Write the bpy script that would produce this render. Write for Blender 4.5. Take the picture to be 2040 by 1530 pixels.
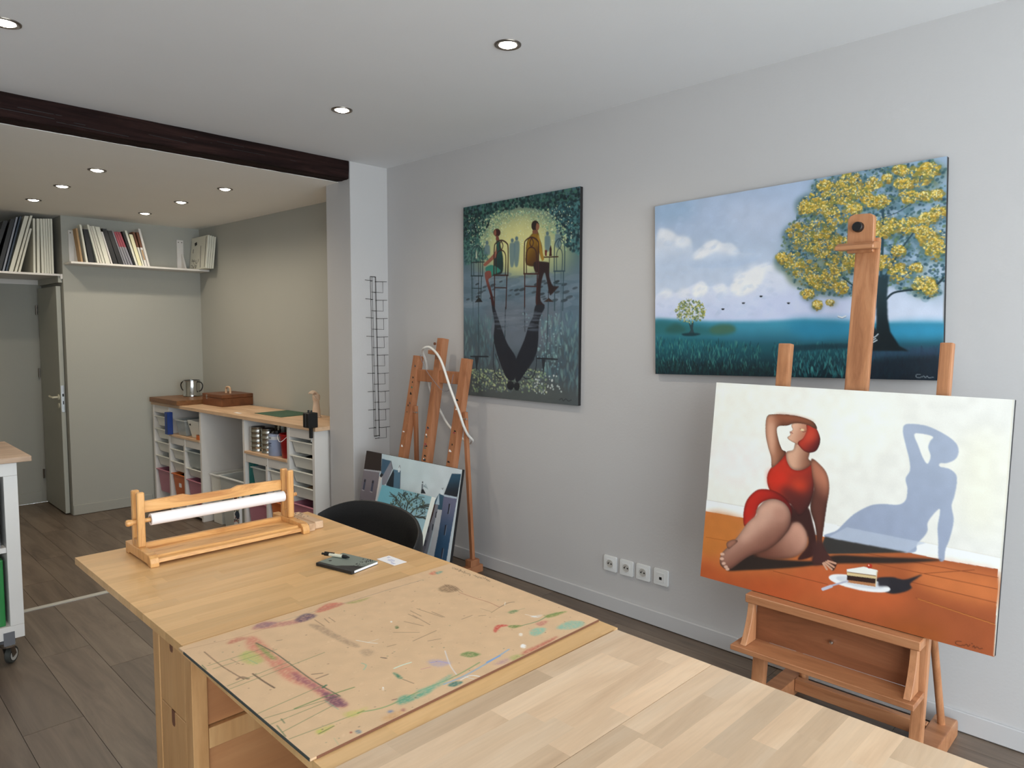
import bpy, bmesh, math, random
import numpy as np
from mathutils import Vector, Matrix

for o in list(bpy.data.objects):
    bpy.data.objects.remove(o, do_unlink=True)
SC = bpy.context.scene
COL = SC.collection
R = math.radians

# ---------------------------------------------------------------- camera
cam_d = bpy.data.cameras.new('camera')
cam_d.sensor_fit = 'HORIZONTAL'
cam_d.sensor_width = 36.0
cam_d.lens = 36.0 * 1400.97 / 2040.0
cam_d.clip_start = 0.02
cam = bpy.data.objects.new('camera', cam_d)
COL.objects.link(cam)
CAMX = [[0.702137, 0.050696, -0.710235, 0.0], [-0.712035, 0.054464, -0.700029, 0.0], [0.003194, 0.997228, 0.074339, 1.455], [0.0, 0.0, 0.0, 1.0]]
cam.matrix_world = Matrix(CAMX)
SC.camera = cam

# ---------------------------------------------------------------- exposure, world, daylight
SC.view_settings.view_transform = 'Standard'
SC.view_settings.look = 'None'
SC.view_settings.exposure = 0.0
SC.view_settings.gamma = 1.0
SC.view_settings.use_curve_mapping = False
wd = bpy.data.worlds.new('daylight')
SC.world = wd
wd.use_nodes = True
wd.node_tree.nodes['Background'].inputs[0].default_value = (0.87, 0.94, 1.0, 1)
wd.node_tree.nodes['Background'].inputs[1].default_value = 8.3
SC.cycles.max_bounces = 6
SC.cycles.diffuse_bounces = 4
SC.cycles.glossy_bounces = 3
SC.cycles.transmission_bounces = 4
SC.cycles.sample_clamp_indirect = 6.0
SC.cycles.use_adaptive_sampling = True
SC.cycles.adaptive_threshold = 0.04

WINX0, WINX1, WINZ0, WINZ1, WINY = -2.1, 2.7, 0.08, 2.50, -2.0
pd = bpy.data.lights.new('window_portal', 'AREA')
pd.shape = 'RECTANGLE'
pd.size, pd.size_y = WINX1 - WINX0, WINZ1 - WINZ0
pd.cycles.is_portal = True
po = bpy.data.objects.new('window_portal', pd)
COL.objects.link(po)
po.location = ((WINX0 + WINX1) / 2, WINY - 0.02, (WINZ0 + WINZ1) / 2)
po.rotation_euler = (R(90), 0, 0)
po['kind'] = 'helper'

# ---------------------------------------------------------------- materials
def lin(c):
    return tuple(((v / 255.0) / 12.92 if v / 255.0 <= 0.04045 else ((v / 255.0 + 0.055) / 1.055) ** 2.4) for v in c[:3])

def new_mat(name):
    m = bpy.data.materials.new(name)
    m.use_nodes = True
    nt = m.node_tree
    return m, nt, nt.nodes['Principled BSDF']

def link(nt, a, b):
    nt.links.new(a, b)

def plain(name, c, rough=0.5, metal=0.0, var=0.06, scale=9.0, bump=0.0, bscale=120.0, spec=0.5, coat=0.0):
    """a painted / plastic / metal surface with slight procedural unevenness"""
    m, nt, b = new_mat(name)
    N = nt.nodes
    tc = N.new('ShaderNodeTexCoord')
    nz = N.new('ShaderNodeTexNoise')
    nz.inputs['Scale'].default_value = scale
    nz.inputs['Detail'].default_value = 3
    link(nt, tc.outputs['Object'], nz.inputs['Vector'])
    mx = N.new('ShaderNodeMix')
    mx.data_type = 'RGBA'
    l = lin(c)
    mx.inputs[6].default_value = tuple(max(0, v * (1 - var)) for v in l) + (1,)
    mx.inputs[7].default_value = tuple(min(1, v * (1 + var)) for v in l) + (1,)
    link(nt, nz.outputs['Fac'], mx.inputs[0])
    link(nt, mx.outputs[2], b.inputs['Base Color'])
    b.inputs['Roughness'].default_value = rough
    b.inputs['Metallic'].default_value = metal
    b.inputs['Specular IOR Level'].default_value = spec
    b.inputs['Coat Weight'].default_value = coat
    if bump:
        n2 = N.new('ShaderNodeTexNoise')
        n2.inputs['Scale'].default_value = bscale
        n2.inputs['Detail'].default_value = 4
        link(nt, tc.outputs['Object'], n2.inputs['Vector'])
        bp = N.new('ShaderNodeBump')
        bp.inputs['Strength'].default_value = bump
        bp.inputs['Distance'].default_value = 0.002
        link(nt, n2.outputs['Fac'], bp.inputs['Height'])
        link(nt, bp.outputs['Normal'], b.inputs['Normal'])
    return m

def wood(name, cols, axis='x', stretch=9.0, scale=16.0, rough=0.45, rnd=0.0, world=False, knots=0.0, bump=0.05, dist=1.0, coat=0.0, hue=None):
    """timber: noise drawn out along the grain axis; rnd varies the tone from piece to piece"""
    m, nt, b = new_mat(name)
    N = nt.nodes
    oi = N.new('ShaderNodeObjectInfo')
    if world:
        src = N.new('ShaderNodeNewGeometry').outputs['Position']
    else:
        src = N.new('ShaderNodeTexCoord').outputs['Object']
    off = N.new('ShaderNodeVectorMath')
    off.operation = 'SCALE'
    off.inputs[0].default_value = (13.1, 7.7, 5.3)
    link(nt, oi.outputs['Random'], off.inputs['Scale'])
    add = N.new('ShaderNodeVectorMath')
    link(nt, src, add.inputs[0])
    link(nt, off.outputs[0], add.inputs[1])
    mp = N.new('ShaderNodeMapping')
    s = [scale] * 3
    s['xyz'.index(axis)] = scale / stretch
    mp.inputs['Scale'].default_value = s
    link(nt, add.outputs[0], mp.inputs['Vector'])
    nz = N.new('ShaderNodeTexNoise')
    nz.inputs['Scale'].default_value = 1.0
    nz.inputs['Detail'].default_value = 5
    nz.inputs['Roughness'].default_value = 0.62
    nz.inputs['Distortion'].default_value = dist
    link(nt, mp.outputs[0], nz.inputs['Vector'])
    cr = N.new('ShaderNodeValToRGB')
    el = cr.color_ramp.elements
    ps = [0.28, 0.5, 0.72] if len(cols) == 3 else [0.3, 0.7]
    while len(el) < len(cols):
        el.new(0.5)
    for e, p, c in zip(el, ps, cols):
        e.position = p
        e.color = lin(c) + (1,)
    link(nt, nz.outputs['Fac'], cr.inputs['Fac'])
    out = cr.outputs['Color']
    # fine pores
    mp2 = N.new('ShaderNodeMapping')
    s2 = [scale * 14] * 3
    s2['xyz'.index(axis)] = scale * 0.8
    mp2.inputs['Scale'].default_value = s2
    link(nt, add.outputs[0], mp2.inputs['Vector'])
    n2 = N.new('ShaderNodeTexNoise')
    n2.inputs['Scale'].default_value = 1.0
    n2.inputs['Detail'].default_value = 2
    link(nt, mp2.outputs[0], n2.inputs['Vector'])
    hs = N.new('ShaderNodeHueSaturation')
    link(nt, out, hs.inputs['Color'])
    mr = N.new('ShaderNodeMapRange')
    mr.inputs['To Min'].default_value = 0.90
    mr.inputs['To Max'].default_value = 1.10
    link(nt, n2.outputs['Fac'], mr.inputs['Value'])
    mr2 = N.new('ShaderNodeMapRange')
    mr2.inputs['To Min'].default_value = 1 - rnd
    mr2.inputs['To Max'].default_value = 1 + rnd * 0.6
    link(nt, oi.outputs['Random'], mr2.inputs['Value'])
    mu = N.new('ShaderNodeMath')
    mu.operation = 'MULTIPLY'
    link(nt, mr.outputs[0], mu.inputs[0])
    link(nt, mr2.outputs[0], mu.inputs[1])
    link(nt, mu.outputs[0], hs.inputs['Value'])
    out = hs.outputs['Color']
    if knots:
        mp3 = N.new('ShaderNodeMapping')
        s3 = [scale * 0.9] * 3
        s3['xyz'.index(axis)] = scale * 0.35
        mp3.inputs['Scale'].default_value = s3
        link(nt, add.outputs[0], mp3.inputs['Vector'])
        vo = N.new('ShaderNodeTexVoronoi')
        vo.inputs['Scale'].default_value = 1.0
        link(nt, mp3.outputs[0], vo.inputs['Vector'])
        k = N.new('ShaderNodeMapRange')
        k.inputs['From Min'].default_value = 0.04
        k.inputs['From Max'].default_value = 0.22
        k.inputs['To Min'].default_value = 1 - knots
        k.inputs['To Max'].default_value = 1.0
        link(nt, vo.outputs['Distance'], k.inputs['Value'])
        h2 = N.new('ShaderNodeHueSaturation')
        link(nt, out, h2.inputs['Color'])
        link(nt, k.outputs[0], h2.inputs['Value'])
        out = h2.outputs['Color']
    link(nt, out, b.inputs['Base Color'])
    b.inputs['Roughness'].default_value = rough
    b.inputs['Coat Weight'].default_value = coat
    b.inputs['Coat Roughness'].default_value = 0.3
    if bump:
        bp = N.new('ShaderNodeBump')
        bp.inputs['Strength'].default_value = bump
        bp.inputs['Distance'].default_value = 0.002
        link(nt, n2.outputs['Fac'], bp.inputs['Height'])
        link(nt, bp.outputs['Normal'], b.inputs['Normal'])
    return m

def emit(name, c, s):
    m, nt, b = new_mat(name)
    b.inputs['Base Color'].default_value = (0.9, 0.9, 0.9, 1)
    b.inputs['Emission Color'].default_value = tuple(c) + (1,)
    b.inputs['Emission Strength'].default_value = s
    return m

def clear(name, tint, alpha, rough=0.15):
    m, nt, b = new_mat(name)
    N = nt.nodes
    tr = N.new('ShaderNodeBsdfTransparent')
    tr.inputs[0].default_value = (0.95, 0.97, 0.97, 1)
    mx = N.new('ShaderNodeMixShader')
    mx.inputs[0].default_value = alpha
    b.inputs['Base Color'].default_value = lin(tint) + (1,)
    b.inputs['Roughness'].default_value = rough
    link(nt, tr.outputs[0], mx.inputs[1])
    link(nt, b.outputs[0], mx.inputs[2])
    link(nt, mx.outputs[0], N['Material Output'].inputs['Surface'])
    return m

def painted(name, rough=0.4):
    """pigment on canvas or board: colours come from the brush-work stored on the surface"""
    m, nt, b = new_mat(name)
    N = nt.nodes
    at = N.new('ShaderNodeAttribute')
    at.attribute_name = 'pigment'
    link(nt, at.outputs['Color'], b.inputs['Base Color'])
    b.inputs['Roughness'].default_value = rough
    tc = N.new('ShaderNodeTexCoord')
    n2 = N.new('ShaderNodeTexNoise')
    n2.inputs['Scale'].default_value = 350
    link(nt, tc.outputs['Object'], n2.inputs['Vector'])
    bp = N.new('ShaderNodeBump')
    bp.inputs['Strength'].default_value = 0.12
    bp.inputs['Distance'].default_value = 0.001
    link(nt, n2.outputs['Fac'], bp.inputs['Height'])
    link(nt, bp.outputs['Normal'], b.inputs['Normal'])
    return m

M = {}
M['wall'] = plain('wall_paint', (196, 193, 192), 0.85, var=0.02, scale=3, bump=0.25, bscale=90, spec=0.25)
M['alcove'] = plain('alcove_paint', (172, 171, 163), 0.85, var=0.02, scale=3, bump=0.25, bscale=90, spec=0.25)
M['ceiling'] = plain('ceiling_paint', (232, 232, 233), 0.9, var=0.02, scale=3, bump=0.2, bscale=70, spec=0.2)
M['ceiling_back'] = plain('back_ceiling_paint', (249, 246, 240), 0.9, var=0.02, scale=3, bump=0.2, bscale=70, spec=0.2)
M['base'] = plain('skirting_paint', (196, 194, 194), 0.6, var=0.02)
M['door'] = plain('door_paint', (176, 176, 166), 0.55, var=0.03)
M['white'] = plain('white_melamine', (222, 217, 212), 0.4, var=0.02)
M['whitegloss'] = plain('white_plastic', (224, 224, 223), 0.3, var=0.02)
M['plank'] = wood('laminate_oak', [(90, 76, 65), (112, 97, 84), (128, 113, 98)], 'y', 10, 9, 0.42, rnd=0.16, world=True, knots=0.22, dist=1.6)
M['subfloor'] = plain('subfloor', (40, 34, 30), 0.9)
M['nosing'] = plain('brushed_nosing', (205, 203, 196), 0.35, 0.6)
M['beam'] = wood('stained_beam', [(20, 11, 10), (37, 22, 20), (56, 36, 32)], 'x', 14, 14, 0.85, bump=0.5, dist=2.0)
M['beam'].node_tree.nodes['Principled BSDF'].inputs['Specular IOR Level'].default_value = 0.15
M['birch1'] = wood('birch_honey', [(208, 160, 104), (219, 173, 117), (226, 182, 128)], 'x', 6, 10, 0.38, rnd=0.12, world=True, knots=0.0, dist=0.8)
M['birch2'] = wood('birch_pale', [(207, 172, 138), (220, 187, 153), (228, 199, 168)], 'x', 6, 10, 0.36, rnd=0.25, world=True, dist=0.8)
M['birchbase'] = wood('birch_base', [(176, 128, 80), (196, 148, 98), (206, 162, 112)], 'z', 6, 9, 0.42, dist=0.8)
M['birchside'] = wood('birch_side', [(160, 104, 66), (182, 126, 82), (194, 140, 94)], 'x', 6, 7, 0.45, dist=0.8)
M['mdf'] = plain('mdf', (196, 160, 124), 0.7, var=0.05, scale=40)
M['mdfedge'] = plain('board_edge', (60, 64, 60), 0.8, var=0.3, scale=20)
M['beech'] = wood('oiled_beech', [(154, 100, 66), (184, 126, 86), (197, 142, 102)], 'z', 9, 20, 0.42)
M['beechx'] = wood('oiled_beech_rail', [(146, 94, 60), (176, 118, 80), (188, 134, 94)], 'y', 9, 18, 0.42)
M['beechshade'] = wood('oiled_beech_shaded', [(116, 70, 44), (140, 86, 56), (154, 100, 68)], 'y', 9, 14, 0.45)  # beech with the shade on the tray back put into its colour
M['oldbeech'] = wood('worn_beech', [(142, 88, 58), (170, 112, 76), (184, 126, 90)], 'z', 9, 20, 0.5)
M['pine'] = wood('lacquered_pine', [(176, 112, 56), (222, 164, 98), (232, 178, 116)], 'x', 8, 22, 0.35, dist=2.0)
M['pinez'] = wood('lacquered_pine_post', [(182, 120, 66), (220, 164, 100), (230, 176, 116)], 'z', 9, 24, 0.35, dist=1.5)
M['oak'] = wood('oak_worktop', [(184, 148, 114), (212, 176, 142), (222, 190, 158)], 'y', 9, 14, 0.45)
M['oakx'] = wood('oak_trolley_top', [(150, 122, 98), (178, 148, 122), (192, 164, 138)], 'x', 9, 14, 0.45)
M['walnut'] = wood('dark_board', [(96, 62, 34), (120, 80, 46), (136, 94, 58)], 'y', 8, 14, 0.4)
M['box'] = wood('mahogany_box', [(84, 48, 26), (108, 64, 36), (122, 76, 46)], 'y', 8, 12, 0.4)
M['steel'] = plain('polished_steel', (200, 200, 198), 0.14, 1.0, var=0.02)
M['tin'] = plain('tin_plate', (206, 204, 196), 0.2, 1.0, var=0.05)
M['chrome'] = plain('chrome', (215, 215, 215), 0.15, 1.0, var=0.02)
M['black'] = plain('black_plastic', (16, 16, 18), 0.45, var=0.1)
M['leather'] = plain('black_leather', (20, 20, 21), 0.5, var=0.1, bump=0.3, bscale=200)
M['wire'] = plain('dark_wire', (52, 48, 46), 0.4, 0.7)
M['grey'] = plain('grey_plastic', (104, 104, 108), 0.45)
M['rubber'] = plain('grey_rubber', (54, 54, 50), 0.6)
M['hub'] = plain('hub_plastic', (186, 182, 176), 0.45)
M['ivory'] = plain('ivory_plastic', (214, 208, 186), 0.4)
M['hose'] = plain('white_tube', (226, 222, 216), 0.35)
M['paper'] = plain('white_paper', (240, 236, 236), 0.8, var=0.01)
M['canvas_white'] = plain('canvas_white', (222, 220, 206), 0.75, var=0.04)
M['canvas_edge'] = plain('black_edge', (24, 22, 24), 0.6)
M['canvas_raw'] = plain('raw_canvas', (210, 204, 192), 0.8)
M['darkbook'] = plain('dark_cover', (22, 21, 24), 0.5)
M['navy'] = plain('navy_edge', (44, 60, 78), 0.5)
M['silver'] = plain('silver_edge', (140, 144, 154), 0.4)
M['red'] = plain('crimson_cover', (150, 56, 72), 0.5)
M['greybook'] = plain('grey_cover', (128, 126, 134), 0.5)
M['cream'] = plain('cream_cover', (232, 226, 186), 0.6)
M['brown'] = plain('brown_cover', (112, 70, 48), 0.6)
M['kraft'] = plain('kraft', (170, 138, 100), 0.7)
M['pink'] = plain('pink_plastic', (184, 118, 134), 0.4, var=0.03)
M['orange'] = plain('orange_plastic', (206, 104, 40), 0.4, var=0.03)
M['blue'] = plain('blue_plastic', (36, 62, 132), 0.4, var=0.1)
M['bin'] = plain('white_bin', (222, 220, 212), 0.4, var=0.02)
M['clearbin'] = clear('clear_bin', (205, 210, 208), 0.42)
M['frost'] = clear('frosted_box', (214, 216, 212), 0.7)
M['teal'] = plain('teal_plastic', (38, 112, 108), 0.4)
M['green'] = plain('green_folder', (42, 128, 62), 0.45)
M['matgreen'] = plain('cutting_mat', (62, 92, 68), 0.6, var=0.1, scale=30)
M['redbucket'] = plain('red_bucket', (150, 20, 22), 0.35)
M['canlabel'] = plain('can_label', (150, 162, 190), 0.5, var=0.05)
M['canlabel2'] = plain('can_label_white', (206, 208, 212), 0.5)
M['ink'] = plain('dark_ink', (44, 50, 74), 0.6)
M['plaster'] = plain('pale_plaster', (214, 190, 168), 0.7)
M['nbcover'] = plain('notebook_cover', (118, 126, 116), 0.6, var=0.04)
M['inkblack'] = plain('printed_black', (34, 32, 30), 0.6)
M['cardblue'] = plain('card_print', (150, 154, 196), 0.7)
M['window_glass'] = clear('window_glass', (235, 240, 240), 0.06, 0.02)
M['bulb'] = emit('lamp_glow', (1.0, 0.93, 0.82), 40.0)
M['ring'] = plain('lamp_ring', (120, 112, 104), 0.3, 0.9)
M['refl'] = plain('lamp_cup', (226, 222, 214), 0.3, 0.2)
M['pattern'] = None

# ---------------------------------------------------------------- mesh helpers
XF = {}          # local frame of every empty / mesh thing, for building parts straight in room coordinates

def tag(o, label=None, cat=None, group=None, kind=None):
    if label: o['label'] = label
    if cat: o['category'] = cat
    if group: o['group'] = group
    if kind: o['kind'] = kind
    return o

def thing(name, label, cat, loc=(0, 0, 0), rot=(0, 0, 0), group=None):
    o = bpy.data.objects.new(name, None)
    COL.objects.link(o)
    o.empty_display_size = 0.05
    o.location = loc
    o.rotation_euler = rot
    XF[o.name] = Matrix.LocRotScale(Vector(loc), __import__('mathutils').Euler(rot), None)
    return tag(o, label, cat, group)

class MB:
    def __init__(s):
        s.v, s.f = [], []
    def add(s, vs, fs):
        b = len(s.v)
        s.v += [tuple(p) for p in vs]
        s.f += [tuple(b + i for i in f) for f in fs]
        return s
    def box(s, x0, x1, y0, y1, z0, z1):
        return s.add([(x0, y0, z0), (x1, y0, z0), (x1, y1, z0), (x0, y1, z0), (x0, y0, z1), (x1, y0, z1), (x1, y1, z1), (x0, y1, z1)],
                     [(0, 3, 2, 1), (4, 5, 6, 7), (0, 1, 5, 4), (1, 2, 6, 5), (2, 3, 7, 6), (3, 0, 4, 7)])
    def bar(s, p, q, w, d, side=(0, 1, 0)):
        """rectangular bar from p to q; w measured along `side`, d across"""
        p, q = Vector(p), Vector(q)
        t = (q - p).normalized()
        a = Vector(side)
        a = (a - t * a.dot(t)).normalized()
        b = t.cross(a)
        vs = []
        for c in (p, q):
            for i, j in ((-1, -1), (1, -1), (1, 1), (-1, 1)):
                vs.append(c + a * (i * w / 2) + b * (j * d / 2))
        return s.add(vs, [(0, 3, 2, 1), (4, 5, 6, 7), (0, 1, 5, 4), (1, 2, 6, 5), (2, 3, 7, 6), (3, 0, 4, 7)])
    def cyl(s, p, q, r0, r1=None, n=16, caps=True):
        r1 = r0 if r1 is None else r1
        p, q = Vector(p), Vector(q)
        t = (q - p).normalized()
        a = t.orthogonal().normalized()
        b = t.cross(a)
        vs = []
        for c, r in ((p, r0), (q, r1)):
            for k in range(n):
                an = 2 * math.pi * k / n
                vs.append(c + a * (r * math.cos(an)) + b * (r * math.sin(an)))
        fs = [(k, (k + 1) % n, n + (k + 1) % n, n + k) for k in range(n)]
        if caps:
            fs += [tuple(reversed(range(n))), tuple(range(n, 2 * n))]
        return s.add(vs, fs)
    def lathe(s, prof, c=(0, 0, 0), n=24, axis='z', caps=True):
        """prof: [(r, h)...] turned about an axis through c"""
        vs, fs = [], []
        for r, h in prof:
            for k in range(n):
                an = 2 * math.pi * k / n
                x, y = r * math.cos(an), r * math.sin(an)
                vs.append({'z': (c[0] + x, c[1] + y, c[2] + h), 'x': (c[0] + h, c[1] + x, c[2] + y), 'y': (c[0] + x, c[1] + h, c[2] - y)}[axis])
        m = len(prof)
        for i in range(m - 1):
            for k in range(n):
                fs.append((i * n + k, i * n + (k + 1) % n, (i + 1) * n + (k + 1) % n, (i + 1) * n + k))
        if caps and prof[0][0] > 1e-6: fs.append(tuple(reversed(range(n))))
        if caps and prof[-1][0] > 1e-6: fs.append(tuple(range((m - 1) * n, m * n)))
        return s.add(vs, fs)
    def tube(s, pts, r, n=8, closed=False):
        pts = [Vector(p) for p in pts]
        m = len(pts)
        rr = r if isinstance(r, (list, tuple)) else [r] * m
        vs, fs = [], []
        pa = None
        for i, p in enumerate(pts):
            a_ = pts[(i - 1) % m] if (closed or i > 0) else p
            b_ = pts[(i + 1) % m] if (closed or i < m - 1) else p
            t = (b_ - a_).normalized()
            a = t.orthogonal() if pa is None else pa - t * pa.dot(t)
            a.normalize()
            pa = a
            b = t.cross(a)
            for k in range(n):
                an = 2 * math.pi * k / n
                vs.append(p + a * (rr[i] * math.cos(an)) + b * (rr[i] * math.sin(an)))
        for i in range(m if closed else m - 1):
            j = (i + 1) % m
            for k in range(n):
                fs.append((i * n + k, i * n + (k + 1) % n, j * n + (k + 1) % n, j * n + k))
        if not closed:
            fs += [tuple(reversed(range(n))), tuple(range((m - 1) * n, m * n))]
        return s.add(vs, fs)
    def prism(s, poly, a, b, axis='y'):
        """2-D outline pushed from a to b along axis; outline in the other two axes (x,z / y,z / x,y)"""
        n = len(poly)
        def P(u, v, w):
            return {'y': (u, w, v), 'x': (w, u, v), 'z': (u, v, w)}[axis]
        vs = [P(u, v, a) for u, v in poly] + [P(u, v, b) for u, v in poly]
        fs = [tuple(range(n)), tuple(reversed(range(n, 2 * n)))]
        fs += [(k, n + k, n + (k + 1) % n, (k + 1) % n) for k in range(n)]
        return s.add(vs, fs)
    def mesh(s, name, bevel=0.0, seg=2, smooth=False, T=None):
        me = bpy.data.meshes.new(name)
        vs = s.v if T is None else [T @ Vector(p) for p in s.v]
        me.from_pydata([tuple(p) for p in vs], [], s.f)
        bm = bmesh.new()
        bm.from_mesh(me)
        bmesh.ops.recalc_face_normals(bm, faces=bm.faces)
        if bevel:
            ed = [e for e in bm.edges if len(e.link_faces) == 2 and e.calc_face_angle(0) > R(35)]
            bmesh.ops.bevel(bm, geom=ed, offset=bevel, segments=seg, affect='EDGES', profile=0.7, clamp_overlap=True)
        if smooth:
            for f in bm.faces: f.smooth = True
            for e in bm.edges:
                if len(e.link_faces) == 2 and e.calc_face_angle(0) > R(40): e.smooth = False
        bm.to_mesh(me)
        bm.free()
        return me
    def build(s, name, mat, parent=None, bevel=0.0, seg=1, smooth=False, room=False):
        """room=True: the shape is given in room coordinates and moved into the parent's frame"""
        T = XF[parent.name].inverted() if (room and parent is not None) else None
        o = bpy.data.objects.new(name, s.mesh(name, bevel, seg, smooth, T))
        COL.objects.link(o)
        if mat: o.data.materials.append(M[mat] if isinstance(mat, str) else mat)
        if parent is not None:
            o.parent = parent
            XF[o.name] = XF[parent.name].copy()
        else:
            XF[o.name] = Matrix.Identity(4)
        return o

def Bx(x0, x1, y0, y1, z0, z1): return MB().box(x0, x1, y0, y1, z0, z1)
def struct(o): o['kind'] = 'structure'; return o
def inst(name, me, mat, parent, loc=(0, 0, 0), scale=(1, 1, 1), rot=(0, 0, 0)):
    o = bpy.data.objects.new(name, me)
    COL.objects.link(o)
    o.parent = parent
    o.location, o.scale, o.rotation_euler = loc, scale, rot
    XF[o.name] = XF[parent.name] if parent else Matrix.Identity(4)
    return o

def curve_pts(ctrl, n=8, closed=False):
    """Catmull-Rom through the control points"""
    c = [np.array(p, float) for p in ctrl]
    m = len(c)
    out = []
    for i in range(m if closed else m - 1):
        p0 = c[(i - 1) % m] if (closed or i > 0) else c[0]
        p1, p2 = c[i], c[(i + 1) % m]
        p3 = c[(i + 2) % m] if (closed or i + 2 < m) else c[-1]
        for k in range(n):
            t = k / n
            out.append(0.5 * ((2 * p1) + (p2 - p0) * t + (2 * p0 - 5 * p1 + 4 * p2 - p3) * t * t + (3 * p1 - p0 - 3 * p2 + p3) * t ** 3))
    if not closed: out.append(c[-1])
    return out

# ================================================================= BRUSH COMMANDS OF THE PAINTINGS (0..1000 across / down each canvas)
# ================================================================= THE SETTING
WX = 2.92            # right wall
ZC = 2.575           # main ceiling
ZA = 2.458           # ceiling of the back room
ZF = -0.218          # floor of the back room, one step down
YS = 4.30            # the step
YB = 7.21            # back wall
YD = 8.00            # wall behind the door
XL = -2.4
YW = WINY

def unit_plank():
    return Bx(0, 1, 0, 1, -1, 0).mesh('plank')
PLANK = unit_plank()
PLANK.materials.append(M['plank'])
def lay(floor, x0, x1, y0, y1, z, wid, length, seed):
    rg = random.Random(seed)
    x = x0
    while x < x1 - 0.01:
        w = min(wid, x1 - x)
        y = y0 - rg.random() * length
        while y < y1 - 0.01:
            a, b = max(y, y0), min(y + length, y1)
            if b - a > 0.02:
                inst('plank', PLANK, None, floor, (x + 0.0009, a + 0.0009, z), (w - 0.0018, b - a - 0.0018, 0.006))
            y += length
        x += wid
floor = struct(Bx(XL, WX + 0.1, YW, YS - 0.004, -0.12, -0.003).build('floor', 'subfloor'))
lay(floor, XL, WX - 0.002, YW, YS - 0.006, 0.0, 0.193, 1.285, 3)
floor2 = struct(Bx(XL, 3.05, YS, YD, ZF - 0.1, ZF - 0.003).build('floor_back', 'subfloor'))
lay(floor2, 0.56, 3.0, YS + 0.002, YD, ZF, 0.193, 1.285, 8)
struct(Bx(XL, 3.0, YS - 0.004, YS, ZF, -0.004).build('wall_step', 'white'))
struct(MB().prism([(YS - 0.032, 0.0), (YS - 0.032, 0.004), (YS - 0.004, 0.006), (YS + 0.006, 0.004), (YS + 0.008, -0.03), (YS, -0.03), (YS, 0.0)], XL, 2.62, 'x').build('trim_1', 'nosing'))

struct(Bx(WX, WX + 0.1, YW, 4.10, -0.1, ZC + 0.05).build('wall_right', 'wall'))
struct(Bx(2.624, WX + 0.12, 4.10, 4.405, ZF, ZC + 0.05).build('wall_pillar', 'wall', bevel=0.004))
aw = MB().prism([(2.965, 4.405), (2.862, YB), (2.862, YB + 0.1), (3.2, YB + 0.1), (3.2, 4.405)], ZF, ZA, 'z')
struct(aw.build('wall_back_right', 'alcove'))
struct(Bx(1.671, 2.90, YB, YD + 0.1, ZF, ZA + 0.05).build('wall_back', 'alcove', bevel=0.003))
struct(Bx(0.46, 1.672, YD, YD + 0.1, ZF, ZA + 0.05).build('wall_behind_door', 'alcove'))
struct(Bx(XL - 0.1, XL, YW, YS, ZF, ZC + 0.05).build('wall_left', 'wall'))
struct(Bx(XL, 0.56, YS + 0.002, YS + 0.1, -0.1, ZC + 0.05).build('wall_light_stop', 'wall'))  # unseen wall left of the opening, added to stop sky light leaking in
struct(Bx(0.46, 0.56, YS + 0.1, YD, ZF, ZA + 0.05).build('wall_bounce_left', 'alcove'))  # unseen wall, set close in to bounce light up the back room
fw = MB()
fw.box(XL, WINX0, YW - 0.12, YW, -0.1, ZC + 0.05).box(WINX1, WX + 0.1, YW - 0.12, YW, -0.1, ZC + 0.05)
fw.box(WINX0, WINX1, YW - 0.12, YW, -0.1, WINZ0).box(WINX0, WINX1, YW - 0.12, YW, WINZ1, ZC + 0.05)
struct(fw.build('wall_front', 'wall'))
win = struct(thing('window_1', None, None, (0, YW - 0.06, 0)))
for i in range(3):
    a = WINX0 + (WINX1 - WINX0) / 3 * i
    b = a + (WINX1 - WINX0) / 3
    f = MB().box(a, a + 0.03, -0.03, 0.03, WINZ0, WINZ1).box(b - 0.03, b, -0.03, 0.03, WINZ0, WINZ1).box(a + 0.03, b - 0.03, -0.03, 0.03, WINZ0, WINZ0 + 0.04).box(a + 0.03, b - 0.03, -0.03, 0.03, WINZ1 - 0.04, WINZ1)
    fr = f.build('window_frame', 'white', win)
    Bx(a + 0.03, b - 0.03, -0.003, 0.003, WINZ0 + 0.04, WINZ1 - 0.04).build('pane', 'window_glass', fr)
struct(Bx(XL, WX + 0.1, YW, 4.12, ZC, ZC + 0.1).build('ceiling', 'ceiling'))
struct(Bx(XL, 3.2, 4.245, YD, ZA, ZA + 0.1).build('ceiling_back', 'ceiling_back'))
struct(Bx(WX - 0.012, WX, YW, 4.10, 0.004, 0.078).build('baseboard_right', 'base', bevel=0.002))
struct(Bx(1.674, 2.34, YB - 0.012, YB, ZF + 0.003, ZF + 0.092).build('baseboard_back', 'alcove', bevel=0.002))
struct(Bx(0.56, 1.60, YD - 0.012, YD, ZF + 0.003, ZF + 0.105).build('baseboard_behind_door', 'alcove', bevel=0.002))

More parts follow.
